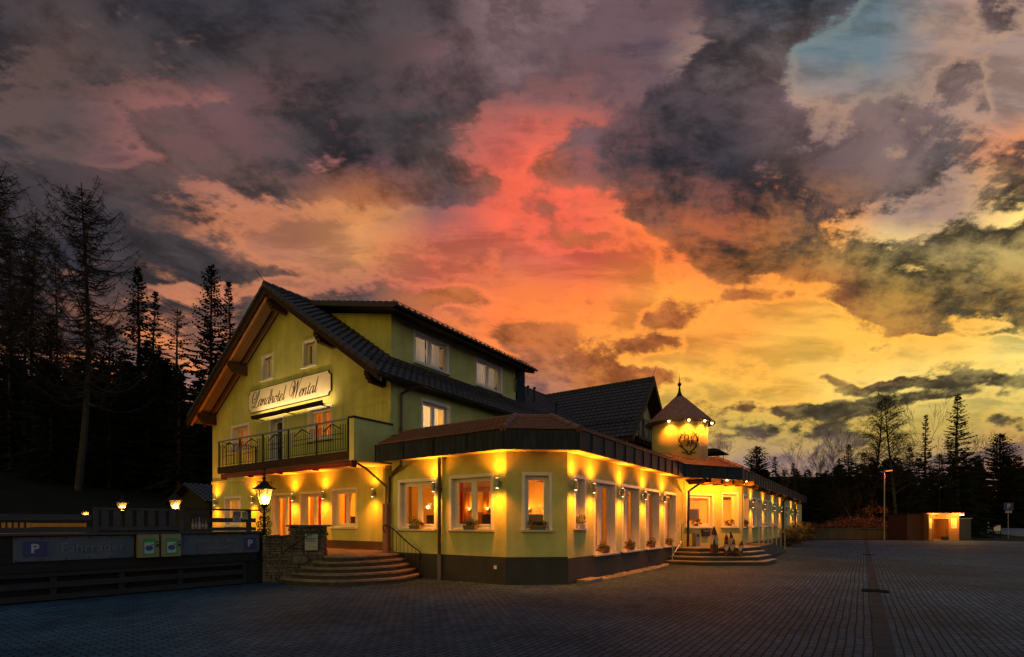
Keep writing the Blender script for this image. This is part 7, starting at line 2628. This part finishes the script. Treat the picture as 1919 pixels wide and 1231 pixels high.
put('spruceC', 205, 610, 44, "broad dark spruce below the tallest larch, on its right", 20, group=GL_)
put('spruceA', 20, 590, 44, "bushy spruce low at the left edge of the forest", 20, group=GL_)
put('spruceC', 95, 600, 42, "broad spruce filling the gap beneath the tallest larch, on its left", 20, group=GL_)
put('spruceA', 335, 690, 44, "lower dark spruce in front of the bare-trunked pine", 20, group=GL_, wide=1.1)
put('spruceC', 275, 640, 46, "dark spruce in the second row under the pointed free-standing one", 20, group=GL_)
put('spruceC', 435, 660, 47, "dark spruce peeping past the left eave of the gable", 20, group=GL_)
put('sparse', 165, 560, 50, "ragged pine crown right behind the tallest larch", 20, group=GL_)

GR_ = 'trees behind the yard on the right'
put('birch', 1641, 752, 60, "left, smaller one of two bare birches behind the street lamp", 17, group=GR_, rot=1.0)
put('birch', 1669, 738, 58, "right, taller one of two bare birches behind the street lamp", 17, group=GR_, rot=3.4, wide=1.05)
put('spruceB', 1735, 778, 62, "slender pointed spruce with a long bare leader right of the birches", 20, group=GR_)
put('spruceA', 1795, 738, 58, "tallest ragged spruce of the right-hand trees", 20, group=GR_, wide=1.12)
put('bareA', 1766, 757, 66, "bare rounded treetop between the slender and the tallest spruce", 10.5, group=GR_)
put('bareA', 1842, 808, 96, "low bare spreading tree right of the tallest spruce", 10.5, group=GR_, rot=2.2)
put('fat', 1874, 812, 98, "fat dark fir at the far right with a blunt tip", 12, group=GR_, wide=0.95)
put('fat', 1908, 868, 100, "lower fir at the right edge of the picture", 12, group=GR_)
put('spruceC', 1705, 838, 60, "dense dark spruce under the right-hand birch", 20, group=GR_, wide=1.2)
put('spruceC', 1620, 848, 64, "dense dark spruce under the left-hand birch", 20, group=GR_, wide=1.2)
put('spruceC', 1590, 832, 66, "pointed dark spruce left of the two birches", 20, group=GR_, wide=1.0)
put('spruceA', 1572, 858, 62, "lower spruce at the left flank of the dark wood", 20, group=GR_, wide=1.2)
put('bareB', 1520, 826, 68, "wide bare many-stemmed tree above the annex's far end", 10.5, group=GR_, wide=1.2)
put('bareB', 1560, 832, 72, "narrower bare many-stemmed tree left of the dark wood", 10.5, group=GR_, rot=2.0)
put('bareA', 1378, 822, 60, "bare twiggy tree behind the grey chimney", 10.5, group=GR_, wide=1.1)
put('fat', 1418, 836, 58, "round-topped dark fir right behind the chimney", 12, group=GR_, wide=1.05)
put('spruceB', 1452, 856, 62, "small pointed spruce between the round fir and the small bare trees", 20, group=GR_, wide=1.5)
put('spruceB', 1486, 868, 64, "smallest pointed spruce above the annex's far end", 20, group=GR_, wide=1.4)
put('spruceC', 1760, 850, 52, "dark spruce directly behind the sales shed", 20, group=GR_, wide=1.3)
put('spruceC', 1835, 862, 97, "dark spruce above the grey garage", 20, group=GR_, wide=1.3)
put('bareB', 1608, 900, 54, "low bare russet tree catching the street lamp's light", 10.5, group=GR_, wide=1.2)
put('bareA', 1690, 905, 56, "low bare tree just right of the street lamp", 10.5, group=GR_, wide=1.2)

# the masses of wood that read as one dark bank
def forest(name, spots, seed):
    r = random.Random(seed)
    protos = []
    for k in range(3):
        a, b = spruce_mesh(50 + k, 16, 3.6, gap=0.95, nb=7, dens=0.55, ragged=0.3, spray=1.0)
        protos.append((b.v, b.f, a.v[:24]))
    mb = MB()
    for (x, y, z, h) in spots:
        v, f, _t = r.choice(protos)
        a = r.uniform(0, 6.28); c, s_ = math.cos(a), math.sin(a)
        k = h / 16.0; w = k * r.uniform(0.95, 1.35)
        mb.add([(x + (p[0] * c - p[1] * s_) * w, y + (p[0] * s_ + p[1] * c) * w, z + p[2] * k) for p in v], f)
        mb.tube([(x, y, z - .5), (x, y, z + h * .9)], [0.2, 0.05], 4)
    o = mb.build(name, 'needles', recalc=False)
    o['kind'] = 'stuff'
    return o


r = random.Random(77)
sp = []
for k in range(150):
    px_ = r.uniform(-260, 470); t = r.uniform(47, 84)
    x, y, z = gz(px_, t)
    top = r.uniform(660, 760) + (40 if px_ > 330 else 0)
    sp.append((x, y, z, max(5, EYE + (980 - top) * t / 950.0 - z)))
forest('forest', sp, 1)
sp = []
for k in range(150):
    px_ = r.uniform(1330, 2060) if k < 120 else r.uniform(1470, 1620); t = r.uniform(58, 100)
    if px_ > 1808:
        t = r.uniform(97, 125)
    x, y, z = gz(px_, t)
    top = 890 - 24 * min(1, max(0, (px_ - 1540) / 120.0)) + r.uniform(-14, 26)
    sp.append((x, y, z, max(2.5, EYE + (980 - top) * t / 950.0 - z)))
forest('wood', sp, 2)

# shrubs beside the annex and below the street lamp
def shrub(label, px, py, h, w, mat, seed, cat='shrub', name='evergreen_shrub', t=None):
    x, y, z = ground_pt(px, py) if t is None else gz(px, t)
    rg = random.Random(seed)
    o = thing(name, label, cat, (x, y, z), 0, 'shrubs round the yard', local=True)
    b = MB()
    for k in range(7):
        a = rg.uniform(0, 6.28)
        b.tube([(0, 0, 0), (w * .3 * math.cos(a), w * .3 * math.sin(a), h * .5), (w * .45 * math.cos(a), w * .45 * math.sin(a), h * .85)], [0.03, 0.02, 0.008], 4)
    b.build('stem', 'bark', o, recalc=False)
    b = MB()
    for k in range(16):
        a = rg.uniform(0, 6.28); rr = w * 0.55 * math.sqrt(rg.random()); zz = h * rg.uniform(0.15, 0.78)
        k2 = 1.0 - 0.35 * abs(zz / h - 0.45)
        leaves(b, (rr * k2 * math.cos(a), rr * k2 * math.sin(a), zz), w * 0.30, w * 0.30, h * 0.24, 130, rg, 0.11)
    b.build('leaves', mat, o, recalc=False)
    return o


shrub("round dark evergreen shrub at the foot of the ramp", 1478, 1024, 1.35, 1.5, 'shrub', 1)
shrub("taller evergreen shrub behind the round one by the annex", 1494, 1019, 1.9, 1.5, 'shrub', 2)
shrub("russet leafless-looking shrub at the end of the annex", 1508, 1015, 1.8, 1.3, 'rust_leaf', 3, name='russet_shrub')
for k, (px_, t, h, w, lab) in enumerate(((1588, 52.5, 2.6, 3.0, "red-lit shrub left of the street lamp above the concrete wall"), (1632, 53.0, 3.6, 3.4, "tall shrub reddened by the street lamp"), (1692, 54, 2.2, 3.0, "low red-lit shrub between lamp and store shed"),
                                         (1545, 53.5, 1.8, 3.0, "low red-lit shrub at the left end of the concrete wall"))):
    shrub(lab, px_, 0, h, w, 'rust_leaf', 20 + k, name='russet_shrub', t=t)  # leaf colour also carries the street lamp's red glow
